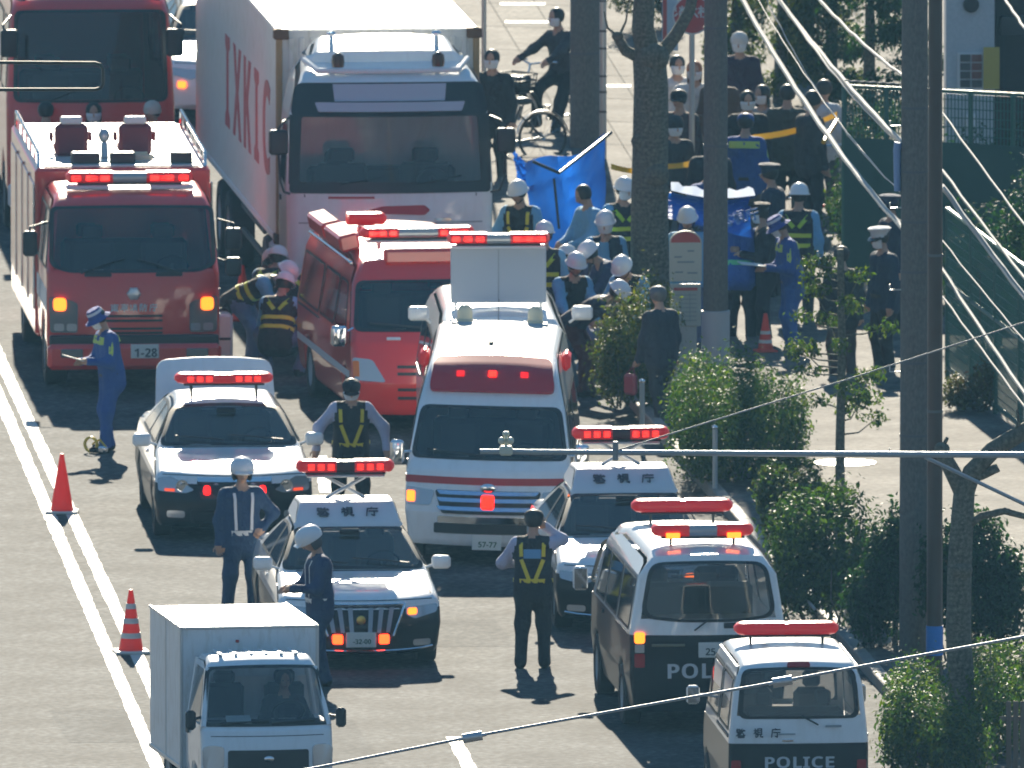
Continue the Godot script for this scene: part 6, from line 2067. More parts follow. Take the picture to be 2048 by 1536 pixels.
func build_street() -> void:
	mat("galvanised", 0.42, 0.44, 0.45, 0.35, 0.75)
	var conc := speckle("concrete", Color(0.075, 0.075, 0.068), Color(0.165, 0.16, 0.147), 0.045, 0.9, 0.85, 4)
	conc.uv1_scale = Vector3(1.1, 0.5, 1.1)
	var p := pole("utility_pole", "tall concrete utility pole beside a thin brown pole, wires fixed to it", gp(1828, 1306, 0.12), 0.165, 10.0, conc, [2.4, 3.2, 4.2, 4.75, 5.3, 6.0])
	var m := MB.new()
	for i in 9:
		var s := 1.0 if i % 2 else -1.0
		tube(m, [Vector3(s * 0.14, 2.2 + i * 0.45, 0.02), Vector3(s * 0.27, 2.2 + i * 0.45, 0.04), Vector3(s * 0.27, 2.26 + i * 0.45, 0.04)], 0.009, 0.009, 5)
	part("climbing_step", m, mats["galvanised"], p)
	p = pole("cable_pole", "thin brown steel pole with blue band in front of the tall utility pole", gp(1869, 1372, 0.12), 0.088, 10.0, mat("brown_steel", 0.055, 0.038, 0.03, 0.45), [3.0, 4.7], "pole")
	m = MB.new()
	lathe(m, xf(0, 0.50, 0), [[0.089, -0.16], [0.093, -0.16], [0.093, 0.16], [0.089, 0.16]], 20)
	part("blue_wrap", m, mat("wrap_blue", 0.02, 0.20, 0.60, 0.5), p)
	p = pole("utility_pole", "concrete utility pole with pale wrapped foot beside the bus stop sign", gp(1431, 727, 0.12), 0.15, 10.0, conc, [2.6, 4.0])
	m = MB.new()
	lathe(m, xf(0, 0, 0), [[0.168, -0.1], [0.168, 0.58], [0.172, 0.585], [0.172, 0.63], [0.15, 0.635]], 20)
	part("foot_wrap", m, mat("wrap_grey", 0.38, 0.41, 0.44, 0.6), p)
	p = pole("utility_pole", "thick concrete utility pole beyond the blue sheet next to the cyclist", gp(1171, 294, 0.12), 0.20, 10.0, conc, [1.2, 2.6])
	p = pole("utility_pole", "distant dark utility pole before the garden trees behind the crowd", gp(1603, 130, 0.12), 0.17, 9.0, conc, [1.0])
	p = pole("lamp_post", "slim galvanised lamp post with shiny fittings beside the thick utility pole", gp(1206, 318, 0.12), 0.045, 9.0, mat("galvanised", 0.42, 0.44, 0.45, 0.35, 0.75), [0.6, 0.85, 1.05, 1.4, 1.62, 2.0], "lamp post")
	p = pole("sign_post", "slim steel post rising behind the lorry's container corner", gp(968, 330, 0.12), 0.032, 6.0, mats["galvanised"], [1.0], "post")
	# bus stop
	p = thing("bus_stop_sign", "round topped bus stop sign with red head and cream panels", "bus stop sign", gp(1371, 772, 0.12), 3.0)
	var cream := mat("cream_panel", 0.46, 0.47, 0.38, 0.55)
	m = MB.new()
	var arc := PackedVector2Array([Vector2(-0.19, 1.24), Vector2(0.19, 1.24), Vector2(0.19, 1.70)])
	for i in range(1, 12): arc.append(Vector2(0.19 * cos(PI * i / 12.0), 1.70 + 0.14 * sin(PI * i / 12.0)))
	arc.append(Vector2(-0.19, 1.70))
	var flat := func(q: Vector2, off: float) -> Vector3: return Vector3(q.x, q.y, off)
	panel(m, arc, flat, 0.02, 0.04)
	panel(m, arc, flat, -0.02, 0.0)
	var head := part("sign_head", m, cream, p)
	m = MB.new()
	arc = PackedVector2Array([Vector2(-0.175, 1.70), Vector2(0.175, 1.70)])
	for i in range(1, 12): arc.append(Vector2(0.175 * cos(PI * i / 12.0), 1.70 + 0.125 * sin(PI * i / 12.0)))
	panel(m, arc, flat, 0.024, 0.004)
	part("red_cap", m, mat("sign_red", 0.40, 0.06, 0.05, 0.5), head)
	m = MB.new()
	for q in [[0.06, 1.60, 0.08], [-0.09, 1.53, 0.09], [0.0, 1.47, 0.2], [-0.08, 1.35, 0.1], [0.08, 1.34, 0.12]]: box(m, q[0], q[1], 0.023, q[2], 0.02, 0.005)
	part("print_line", m, mat("print_grey", 0.22, 0.27, 0.26, 0.6), head)
	m = MB.new()
	rbox(m, xf(0, 0.96, 0.0), Vector3(0.36, 0.50, 0.05), 0.008)
	var tt := part("timetable", m, mat("timetable_grey", 0.40, 0.42, 0.35, 0.55), p)
	m = MB.new()
	box(m, 0.0, 1.15, 0.028, 0.28, 0.035, 0.006)
	part("red_heading", m, mats["sign_red"], tt)
	m = MB.new()
	for i in 7: box(m, 0.0, 1.08 - i * 0.05, 0.027, 0.26, 0.008, 0.005)
	for i in 2: box(m, -0.05 + i * 0.1, 0.93, 0.0275, 0.006, 0.34, 0.005)
	part("print_line", m, mat("print_grey", 0.22, 0.27, 0.26, 0.6), tt)
	m = MB.new()
	rbox(m, xf(0, 0.35, -0.01), Vector3(0.26, 0.72, 0.04), 0.01)
	lathe(m, Transform3D(), [[0.24, 0.0], [0.24, 0.06], [0.20, 0.10], [0.0, 0.10]], 20)
	part("stand", m, mat("stand_grey", 0.40, 0.41, 0.36, 0.6), p)
	# hydrant sign and side panel
	p = thing("hydrant_sign", "round red fire hydrant sign with white lettering behind the bare tree", "road sign", gp(1384, 470, 0.12), 2.0)
	m = MB.new()
	tube(m, [Vector3(0, 0, -0.06), Vector3(0, 3.2, -0.06)], 0.035, 0.035, 8)
	part("post", m, mats["galvanised"], p)
	var disc := Transform3D(Basis(Vector3.RIGHT, PI / 2), Vector3(0, 2.72, 0))
	m = MB.new()
	lathe(m, disc, [[0.0, -0.012], [0.245, -0.012], [0.245, 0.008], [0.0, 0.009]], 32)
	var rim_ := part("disc", m, mat("sign_white", 0.55, 0.57, 0.58, 0.45), p)
	m = MB.new()
	lathe(m, disc, [[0.225, 0.0], [0.225, 0.014], [0.0, 0.014]], 32)
	part("red_face", m, mat("hydrant_red", 0.40, 0.03, 0.035, 0.45), rim_)
	kanji(rim_, "消火栓", 0.135, 0.145, xf(0, 2.76, 0.017), mats["sign_white"])
	m = MB.new()
	rbox(m, xf(-0.27, 2.75, -0.03), Vector3(0.20, 0.95, 0.02), 0.004)
	var adp := part("side_panel", m, mat("panel_blue_grey", 0.36, 0.43, 0.50, 0.5), p)
	m = MB.new()
	box(m, -0.335, 2.75, -0.018, 0.05, 0.93, 0.006)
	part("red_strip", m, mats["sign_red"], adp)
	# cones
	var pale := mat("cone_base_pale", 0.55, 0.53, 0.50, 0.6)
	cone("plain dull red traffic cone on the double white line, nearer the fire engine", gp(124, 1026), 0.68, 0, pale)
	cone("orange traffic cone with three grey bands beside the box lorry", gp(262, 1306), 0.70, 3, pale)
	cone("orange and white striped cone at the feet of the bright board holder", gp(1531, 704, 0.12), 0.46, 2, mat("cone_orange", 0.55, 0.045, 0.025, 0.5))
	cone("tall red cone far back by the parked bicycle", gp(1617, 412, 0.12), 0.70, 1, mats["cone_orange"])
	cone("small bright red cone at the lorry wheel behind crouching workers", gp(485, 640), 0.66, 0, mats["cone_orange"])
	# measuring wheel by the investigator's feet
	p = thing("measuring_wheel", "small yellow measuring wheel standing by the investigator's boots", "measuring wheel", gp(182, 906), 60)
	m = MB.new()
	lathe(m, Transform3D(Basis(Vector3.BACK, PI / 2), Vector3(0, 0.10, 0)), [[0.07, -0.015], [0.095, -0.015], [0.095, 0.015], [0.07, 0.015], [0.07, -0.015]], 20)
	tube(m, [Vector3(0.03, 0.10, 0), Vector3(0.03, 0.16, 0.10), Vector3(0.0, 0.08, 0.20)], 0.012, 0.012, 6)
	part("wheel", m, mat("tool_yellow", 0.55, 0.40, 0.03, 0.3), p)
	m = MB.new()
	box(m, 0.0, 0.05, 0.16, 0.10, 0.08, 0.10, 0.02)
	part("counter_box", m, chrome(), p)
	p = thing("equipment_case", "white upright equipment case in sunlight beside the fire engine's bumper", "case", gp(446, 742), 10)
	m = MB.new()
	box(m, 0, 0.36, 0, 0.20, 0.68, 0.30, 0.04)
	part("case_body", m, pale_plastic(), p)
	m = MB.new()
	box(m, 0, 0.40, 0.155, 0.14, 0.03, 0.02, 0.008)
	tube(m, [Vector3(-0.06, 0.70, 0), Vector3(-0.05, 0.75, 0), Vector3(0.05, 0.75, 0), Vector3(0.06, 0.70, 0)], 0.012, 0.012, 6)
	part("handle", m, trim(), p)
	# blue sheets held round the victim
	build_sheets()
	# tape
	p = thing("police_tape", "yellow police tape strung across the pavement in front of the onlookers", "tape")
	m = MB.new()
	var pts := [gp(1222, 545, 0) + Vector3(0, 1.30, 0), gp(1332, 540, 0) + Vector3(0, 1.27, 0), gp(1440, 510, 0) + Vector3(0, 1.30, 0), gp(1505, 492, 0) + Vector3(0, 1.34, 0), gp(1674, 447, 0) + Vector3(0, 1.36, 0)]
	for i in pts.size() - 1:
		for k in 10:
			var a: Vector3 = pts[i].lerp(pts[i + 1], k / 10.0) - Vector3(0, 0.06 * sin(PI * k / 10.0), 0)
			var b: Vector3 = pts[i].lerp(pts[i + 1], (k + 1) / 10.0) - Vector3(0, 0.06 * sin(PI * (k + 1) / 10.0), 0)
			var tw := Vector3(0, 0.035, 0.03 * sin(k * 0.7 + i))
			m.quad(a - tw, b - tw, b + tw, a + tw)
	var ty := mat("tape_yellow", 0.72, 0.46, 0.02, 0.45)
	ty.backlight_enabled = true
	ty.backlight = Color(0.7, 0.52, 0.05)
	part("tape_band", m, ty, p)
	m = MB.new()
	tube(m, [gp(1650, 462, 0.12) + Vector3(-0.02, 1.1, 0), gp(1674, 447, 0.12) + Vector3(0, 1.28, 0)], 0.03, 0.03, 6)
	part("tape_end", m, ty, p)
	# guard posts along the kerb
	for q in [[1430, 978, "white guard post in front of the clipped hedge"], [1629, 1246, "slim guard post before the broad leaved shrub"], [1284, 884, "short guard post with bright cap near the man in grey cap"]]:
		p = thing("guard_post", q[2], "guard post", gp(q[0], q[1], 0.12), 0, "guard posts along the kerb")
		m = MB.new()
		tube(m, [Vector3(0, -0.05, 0), Vector3(0, 0.70, 0)], 0.030, 0.030, 12)
		part("post", m, mat("post_grey", 0.36, 0.38, 0.38, 0.4), p)
		m = MB.new()
		ell(m, xf(0, 0.71, 0), Vector3(0.038, 0.03, 0.038), 12, 8)
		part("cap", m, chrome(), p)
	p = thing("guard_chain", "sagging pale rail running beside the police van to the guard post", "rail")
	m = MB.new()
	tube(m, [gp(1562, 1215) + Vector3(0, 0.42, 0), gp(1629, 1290) + Vector3(0, 0.40, 0)], 0.018, 0.018, 6)
	part("rail", m, mats["post_grey"], p)
	build_fences()
	build_overhead()

func build_sheets() -> void:
	var blue := mat("sheet_blue", 0.012, 0.075, 0.40, 0.4)
	blue.backlight_enabled = true
	blue.backlight = Color(0.07, 0.34, 0.68)
	var crease := FastNoiseLite.new()
	crease.seed = 4
	crease.frequency = 1.3
	crease.noise_type = FastNoiseLite.TYPE_CELLULAR
	crease.cellular_return_type = FastNoiseLite.RETURN_DISTANCE2_SUB
	var sheet := func(called: String, label: String, pts: Array, folds: float) -> Node3D:
		# pts: four ground pixels with heights: bottom near, bottom far, top far, top near
		var t := thing(called, label, "tarpaulin")
		var m := MB.new()
		var n := 26
		var grid := []
		for j in n + 1:
			var row := []
			for i in n + 1:
				var u := float(i) / n
				var v := float(j) / n
				var a: Vector3 = pts[0].lerp(pts[1], u)
				var b: Vector3 = pts[3].lerp(pts[2], u)
				var q := a.lerp(b, v)
				q.z += folds * 1.6 * (0.07 * sin(u * 9.0 + v * 2.0) + 0.05 * sin(u * 4.0 - v * 5.0) * (1 - v) + 0.08 * absf(fmod(u * 2.4 + 0.3 * v, 1.0) - 0.5))
				q.y += folds * 0.04 * sin(u * 7.0) * v - 0.07 * sin(PI * u) * v
				q += Vector3(0.3, 0.2, 1.0) * 0.20 * crease.get_noise_3d(u * 2.2, v * 2.2, folds) * (0.4 + v)
				row.append(q)
			grid.append(row)
		for j in n:
			for i in n: m.quad(grid[j][i], grid[j][i + 1], grid[j + 1][i + 1], grid[j + 1][i])
		part("sheet", m, blue, t, 50.0)
		return t
	var g := func(px: float, py: float, h: float) -> Vector3: return gp(px, py) + Vector3(0, h, 0)
	var t: Node3D = sheet.call("blue_sheet", "tall blue tarpaulin screen with folds between the lorry and the thick utility pole", [g.call(1075, 600, 0.45), g.call(1212, 588, 0.35), g.call(1222, 575, 1.88), g.call(1058, 602, 1.70)], 1.0)
	var m := MB.new()
	tube(m, [g.call(1065, 606, 1.72), g.call(1118, 606, 1.58), g.call(1222, 580, 1.92)], 0.022, 0.022, 6)
	tube(m, [g.call(1108, 604, 1.5), g.call(1118, 606, 0.9)], 0.018, 0.018, 6)
	part("screen_frame", m, trim(), t)
	t = sheet.call("blue_sheet", "light blue banner sheet with pale sunlit upper edge behind the concrete pole", [g.call(1340, 706, 1.62), g.call(1506, 702, 1.36), g.call(1510, 696, 1.84), g.call(1342, 696, 1.90)], 0.25)
	kanji(t, "警視庁", 0.14, 0.16, Transform3D(Basis(Vector3.BACK, 0.25), g.call(1478, 716, 1.68)), mat("banner_letter", 0.10, 0.26, 0.62, 0.6))
	m = MB.new()                                                     # upper flap folded back, facing the sun
	var last := []
	for i in 15:
		var u := i / 14.0
		var a := (g.call(1342, 696, 1.89) as Vector3).lerp(g.call(1510, 696, 1.83), u) - Vector3(0, 0.06 * sin(PI * u), 0)
		var b := a + Vector3(0.02 * sin(i * 1.7), 0.045 + 0.02 * sin(i * 2.1), -0.55)
		if i > 0: m.quad(last[0], last[1], b, a)
		last = [a, b]
	part("upper_flap", m, mat("edge_sky", 0.018, 0.11, 0.27, 0.85), t, 60.0)
	sheet.call("blue_sheet", "small dark blue sheet edge beside the lorry mirror", [g.call(1040, 560, 1.15), g.call(1082, 560, 1.15), g.call(1080, 560, 1.50), g.call(1036, 560, 1.62)], 0.4)

func build_fences() -> void:
	var green := mat("fence_green", 0.014, 0.095, 0.070, 0.45)
	var fence := func(called: String, label: String, a: Vector3, b: Vector3, hgt: float, posts: int, bars: int) -> void:
		var t := thing(called, label, "fence")
		var l := a.distance_to(b)
		var d := (b - a) / l
		for i in posts + 1:
			var m := MB.new()
			var c := a + d * l * i / posts
			tube(m, [c, c + Vector3(0, hgt, 0)], 0.032, 0.032, 8)
			part("post", m, green, t)
		for y in [0.1, hgt * 0.55, hgt - 0.02]:
			var m := MB.new()
			tube(m, [a + Vector3(0, y, 0), b + Vector3(0, y, 0)], 0.024, 0.024, 6)
			part("rail", m, green, t)
		var m := MB.new()
		for i in bars:
			var c := a + d * l * (i + 0.5) / bars
			box(m, c.x, c.y + hgt * 0.5, c.z, 0.014, hgt - 0.1, 0.014)
		for k in int(hgt / 0.11): tube(m, [a + Vector3(0, 0.1 + k * 0.11, 0.01), b + Vector3(0, 0.1 + k * 0.11, 0.01)], 0.006, 0.006, 4)
		var w := part("mesh_wires", m, green, t)
		w.set_meta("kind", "stuff")
	fence.call("mesh_fence", "tall green mesh fence standing across behind the utility poles", gp(1688, 566, 0.12), gp(2110, 588, 0.12), 2.42, 5, 60)
	var scr: Node3D = get_node("mesh_fence")
	var net := MB.new()
	net.quad(gp(1688, 563, 0.3), gp(2110, 585, 0.3), gp(2110, 585, 0.3) + Vector3(0, 1.75, 0), gp(1688, 563, 0.3) + Vector3(0, 1.75, 0))
	part("screen_net", net, mat("net_green", 0.010, 0.060, 0.048, 0.7), scr)
	fence.call("mesh_fence", "green barred fence running along the pavement edge towards the pollard tree", gp(1895, 752, 0.12), gp(2090, 905, 0.12), 2.0, 4, 70)
	# house corner with notice board
	var t := thing("house", "pale house wall with dark doorway side behind the green mesh fence", "house", gp(1950, 470, 0.1))
	var wall := speckle("house_wall", Color(0.36, 0.40, 0.43), Color(0.46, 0.49, 0.52), 0.05, 1.5, 0.75, 6)
	var m := MB.new()
	box(m, -0.06, 2.4, -1.2, 0.60, 4.8, 2.0, 0.01)
	part("wall", m, wall, t)
	m = MB.new()
	box(m, 1.35, 2.4, -1.5, 2.2, 4.8, 2.0, 0.01)
	part("dark_wall", m, speckle("dark_boards", Color(0.020, 0.018, 0.018), Color(0.035, 0.032, 0.03), 0.05, 1.0, 0.7, 7), t)
	m = MB.new()
	for i in 9: box(m, 0.36 + i * 0.24, 2.4, -0.485, 0.012, 4.6, 0.02)
	part("board_joint", m, trim(), t)
	m = MB.new()
	box(m, 0.52, 2.55, -0.40, 0.42, 0.24, 0.12, 0.01)
	part("canopy_box", m, trim(), t)
	m = MB.new()
	lathe(m, Transform3D(Basis(Vector3.RIGHT, PI / 2), Vector3(-0.05, 2.83, -0.195)), [[0.10, 0.0], [0.10, 0.03], [0.07, 0.035], [0.0, 0.02]], 20)
	part("vent", m, trim(), t)
	m = MB.new()
	box(m, -0.05, 2.0, -0.18, 0.34, 0.48, 0.03, 0.006)
	var nb := part("notice_board", m, mat("sign_white", 0.55, 0.57, 0.58, 0.45), t)
	for i in 2:
		for j in 4:
			m = MB.new()
			box(m, -0.12 + i * 0.14, 2.17 - j * 0.105, -0.16, 0.125, 0.09, 0.012, 0.0)
			part("photo_card", m, [mat("card_dark", 0.05, 0.04, 0.045, 0.5), mat("card_red", 0.16, 0.05, 0.04, 0.5)][i if j != 3 else 0], nb)
	m = MB.new()
	box(m, 0.20, 2.05, -0.12, 0.20, 0.52, 0.012, 0.003)
	part("yellow_banner", m, mat("banner_yellow", 0.42, 0.33, 0.06, 0.6), t)
	m = MB.new()
	box(m, -0.05, 1.40, -0.17, 0.12, 0.16, 0.05, 0.01)
	part("meter_box", m, pale_plastic(), t)
	# wooden paling at the lower corner
	t = thing("paling_fence", "short weathered wooden paling at the hedge's end", "fence", gp(2036, 1560, 0.12))
	for i in 5:
		m = MB.new()
		box(m, -0.10 + i * 0.075, 0.42, 0, 0.055, 0.84, 0.025, 0.006)
		part("slat", m, mat("old_wood", 0.17, 0.13, 0.10, 0.85), t)
	m = MB.new()
	box(m, 0.05, 0.65, -0.03, 0.5, 0.05, 0.03, 0.004)
	part("rail", m, mats["old_wood"], t)
	t = thing("tree_stake", "wooden cross stake propping the pollard tree at its foot", "tree stake", gp(1975, 1505, 0.12))
	m = MB.new()
	tube(m, [Vector3(0.10, -0.1, 0), Vector3(0.10, 0.62, 0)], 0.035, 0.035, 8)
	part("stake", m, mats["old_wood"], t)
	m = MB.new()
	tube(m, [Vector3(-0.24, 0.50, 0.05), Vector3(0.14, 0.58, 0.03)], 0.03, 0.03, 8)
	part("cross_bar", m, mats["old_wood"], t)

func build_overhead() -> void:
	# signal arm reaching in over the road
	var at := gp(2260, 1650, 0.12)
	var t := thing("signal_arm", "grey horizontal pole arm with small sensor cluster reaching over the patrol cars", "signal arm", at)
	var lift := func(px: float, py: float) -> Vector3:                # a point in the arm's own upright plane
		var a: float = pitch + atan((py - 768.0) / FOC)
		var d: float = CAM_Z - at.z
		var depth: float = d * cos(pitch) + d * tan(a) * sin(pitch)
		return Vector3((px - 1024.0) / FOC * depth, CAM_H - d * tan(a), at.z) - at
	var g: Material = mats["galvanised"]
	var m := MB.new()
	tube(m, [Vector3(0, -0.12, 0), Vector3(0, 7.5, 0)], 0.11, 0.09, 16)
	part("post", m, mats["post_grey"], t)
	m = MB.new()
	var e0: Vector3 = lift.call(960, 903)
	var e1: Vector3 = lift.call(2048, 911)
	tube(m, [e0, e0.lerp(e1, 0.6), Vector3(0, e1.y, 0)], 0.027, 0.036, 10)
	part("arm", m, mat("arm_grey", 0.30, 0.34, 0.37, 0.4, 0.3), t)
	m = MB.new()
	var s0: Vector3 = lift.call(1012, 900)
	box(m, s0.x, s0.y - 0.005, s0.z, 0.14, 0.10, 0.12, 0.02)
	for k in [-1.0, 1.0]: ell(m, xf(s0.x + k * 0.048, s0.y + 0.10, s0.z + 0.02), Vector3(0.035, 0.04, 0.05), 12, 8)
	tube(m, [s0 + Vector3(0, 0.02, 0), s0 + Vector3(0, 0.17, 0)], 0.02, 0.02, 8)
	box(m, s0.x, s0.y + 0.17, s0.z, 0.075, 0.05, 0.06, 0.015)
	part("sensor_cluster", m, mat("sensor_cream", 0.55, 0.56, 0.45, 0.4), t)
	m = MB.new()
	var w0: Vector3 = lift.call(1231, 902)
	tube(m, [w0, lift.call(1340, 868), lift.call(1700, 757), lift.call(2048, 645), lift.call(2250, 580)], 0.009, 0.009, 6)
	box(m, w0.x, w0.y, w0.z, 0.06, 0.20, 0.07, 0.01)
	part("stay_wire", m, mat("wire_grey", 0.22, 0.23, 0.24, 0.5), t)
	m = MB.new()
	tube(m, [lift.call(1850, 914), lift.call(2048, 1008), Vector3(-0.02, (lift.call(2250, 1100) as Vector3).y, 0)], 0.020, 0.020, 8)
	part("brace", m, mats["arm_grey"], t)
	# sign bracket from the far side of the road
	var at2 := gp(-90, 1600)
	t = thing("sign_bracket", "dark rounded tube bracket crossing before the tall rescue truck", "sign bracket", at2)
	var lift2 := func(px: float, py: float) -> Vector3:
		var a: float = pitch + atan((py - 768.0) / FOC)
		var d: float = CAM_Z - at2.z
		var depth: float = d * cos(pitch) + d * tan(a) * sin(pitch)
		return Vector3((px - 1024.0) / FOC * depth, CAM_H - d * tan(a), at2.z) - at2
	m = MB.new()
	tube(m, [lift2.call(-90, 124), lift2.call(190, 126), lift2.call(201, 129), lift2.call(206, 138), lift2.call(206, 168), lift2.call(201, 176), lift2.call(190, 179), lift2.call(-90, 179)], 0.020, 0.020, 8)
	part("tube_loop", m, mat("bronze_tube", 0.05, 0.042, 0.035, 0.35, 0.4), t)
	m = MB.new()
	tube(m, [Vector3(0, 0, 0), Vector3(0, 6.2, 0)], 0.08, 0.07, 14)
	part("post", m, mats["post_grey"], t)

func build_wires() -> void:
	var jacket := mat("cable_jacket", 0.16, 0.155, 0.14, 0.32)
	var thin := mat("cable_thin", 0.22, 0.21, 0.19, 0.35)
	var line := func(called: String, label: String, a: Vector3, b: Vector3, sag: float, r: float, mt: Material, group: String) -> Node3D:
		var t := thing(called, label, "cable", Vector3.ZERO, 0, group)
		var m := MB.new()
		var pts := []
		for i in 25:
			var u := i / 24.0
			pts.append(a.lerp(b, u) - Vector3(0, sag * 4.0 * u * (1 - u), 0) + Vector3(0.006 * sin(i * 2.3), 0.005 * sin(i * 1.7), 0))
		tube(m, pts, r * 0.85, r * 0.85, 8)
		part("cable_run", m, mt, t)
		return t
	var pc := gp(1828, 1306, 0.12)
	var pb := gp(1431, 727, 0.12)
	var at := func(base: Vector3, px: float, py: float) -> Vector3:   # on the pole's own upright plane, where the cable meets it
		var a: float = pitch + atan((py - 768.0) / FOC)
		var d: float = CAM_Z - base.z
		var depth: float = d * cos(pitch) + d * tan(a) * sin(pitch)
		return Vector3((px - 1024.0) / FOC * depth, CAM_H - d * tan(a), base.z)
	var far := "telephone cables between the utility poles"
	var A := func(px, py): return at.call(pc, px, py)
	var B := func(px, py): return at.call(pb, px, py)
	line.call("telephone_cable", "thick sunlit cable, lowest of those rising from the tall pole towards the road sign", A.call(1806, 458), B.call(1428, -105), 0.22, 0.035, jacket, far)
	line.call("telephone_cable", "thick sunlit cable meeting the tall pole at its blue pipe", A.call(1806, 288), B.call(1480, -108), 0.10, 0.030, jacket, far)
	line.call("telephone_cable", "medium cable just under the blue pipe cable, crossing the dark garden trees", A.call(1806, 292), B.call(1470, -150), 0.22, 0.017, jacket, far)
	line.call("telephone_cable", "sunlit cable highest of those before the garden trees", A.call(1806, 152), B.call(1560, -95), 0.10, 0.022, jacket, far)
	line.call("telephone_cable", "hair thin wire above the lowest thick cable", A.call(1800, 382), B.call(1470, -140), 0.35, 0.007, thin, far)
	line.call("telephone_cable", "hair thin wire sagging between two thick cables", A.call(1800, 385), B.call(1460, -100), 0.20, 0.007, thin, far)
	line.call("telephone_cable", "thin level wire in front of the mesh fence top", A.call(1806, 168), A.call(1690, 161), 0.0, 0.010, thin, far)
	var nb := gp(2394, 1980, 0.12)
	var N := func(px, py): return at.call(nb, px, py)
	var near := "telephone cables coming towards us from the tall pole"
	var nd: float = (CAM_Z - nb.z) / (CAM_Z - pc.z)
	var goes := func(x0: float, y0: float, x1: float, y1: float) -> Array:
		# from the tall pole on towards the next pole, which stands outside the view
		var u := (2394.0 - x0) / (x1 - x0)
		return [A.call(x0, y0), N.call(2394.0, y0 + (y1 - y0) * u)]
	for q in [[1882, 222, 2048, 440, 0.015, "cable with bright clamp, uppermost beyond the brown pole", 0.05], [1884, 340, 2048, 545, 0.020, "medium cable close above the thickest one", 0.06], [1884, 372, 2048, 575, 0.036, "thickest cable running in front of the green fence", 0.10], [1880, 532, 2048, 765, 0.024, "sunlit cable crossing the brown bush by the green fence", 0.12], [1884, 592, 2048, 812, 0.014, "thin bright cable ending at the pollard tree", 0.0], [1882, 478, 2000, 610, 0.011, "thin wire slack over the green barred fence", 0.10]]:
		var e: Array = goes.call(q[0], q[1], q[2], q[3])
		line.call("telephone_cable", q[5], e[0], e[1], q[6], q[4], jacket, near)
	var e: Array = [at.call(gp(1960, 900), 1990, -30), at.call(gp(1960, 1500), 2120, 160)]
	line.call("telephone_cable", "pinkish sunlit cable over the dark boarded house", e[0], e[1], 0.0, 0.02, jacket, near)
	# riser pipe on the tall pole
	var t := thing("cable_riser", "pale blue cable riser pipe strapped to the tall utility pole", "cable riser")
	var m := MB.new()
	tube(m, [A.call(1797, 285), A.call(1794, 300), A.call(1795, 382)], 0.05, 0.04, 10)
	part("riser_pipe", m, mat("riser_blue", 0.16, 0.26, 0.46, 0.4), t)
	# the splice wire over the road, close to us
	var base := Vector3(0, 0, CAM_Z - 300.0)
	t = thing("overhead_wire", "single grey wire with two silver splice sleeves crossing above the small police van", "cable")
	m = MB.new()
	var pts := []
	for q in [[-2600, 2240], [-900, 1850], [300, 1592], [640, 1534], [945, 1473], [1250, 1418], [1565, 1362], [1800, 1318], [2048, 1273], [2900, 1120], [4600, 830]]: pts.append(at.call(base, q[0], q[1]))
	tube(m, pts, 0.014, 0.014, 6)
	part("wire", m, mat("wire_mid", 0.30, 0.31, 0.33, 0.4, 0.3), t)
	for q in [[945, 1474], [1565, 1363]]:
		var c: Vector3 = at.call(base, q[0], q[1])
		m = MB.new()
		var d: Vector3 = ((at.call(base, 1565, 1362) as Vector3) - (at.call(base, 945, 1473) as Vector3)).normalized()
		tube(m, [c - d * 0.13, c - d * 0.085, c + d * 0.085, c + d * 0.13], 0.016, 0.016, 8)
		tube(m, [c - d * 0.09, c + d * 0.09], 0.045, 0.045, 12)
		part("splice_sleeve", m, alloy(), t)

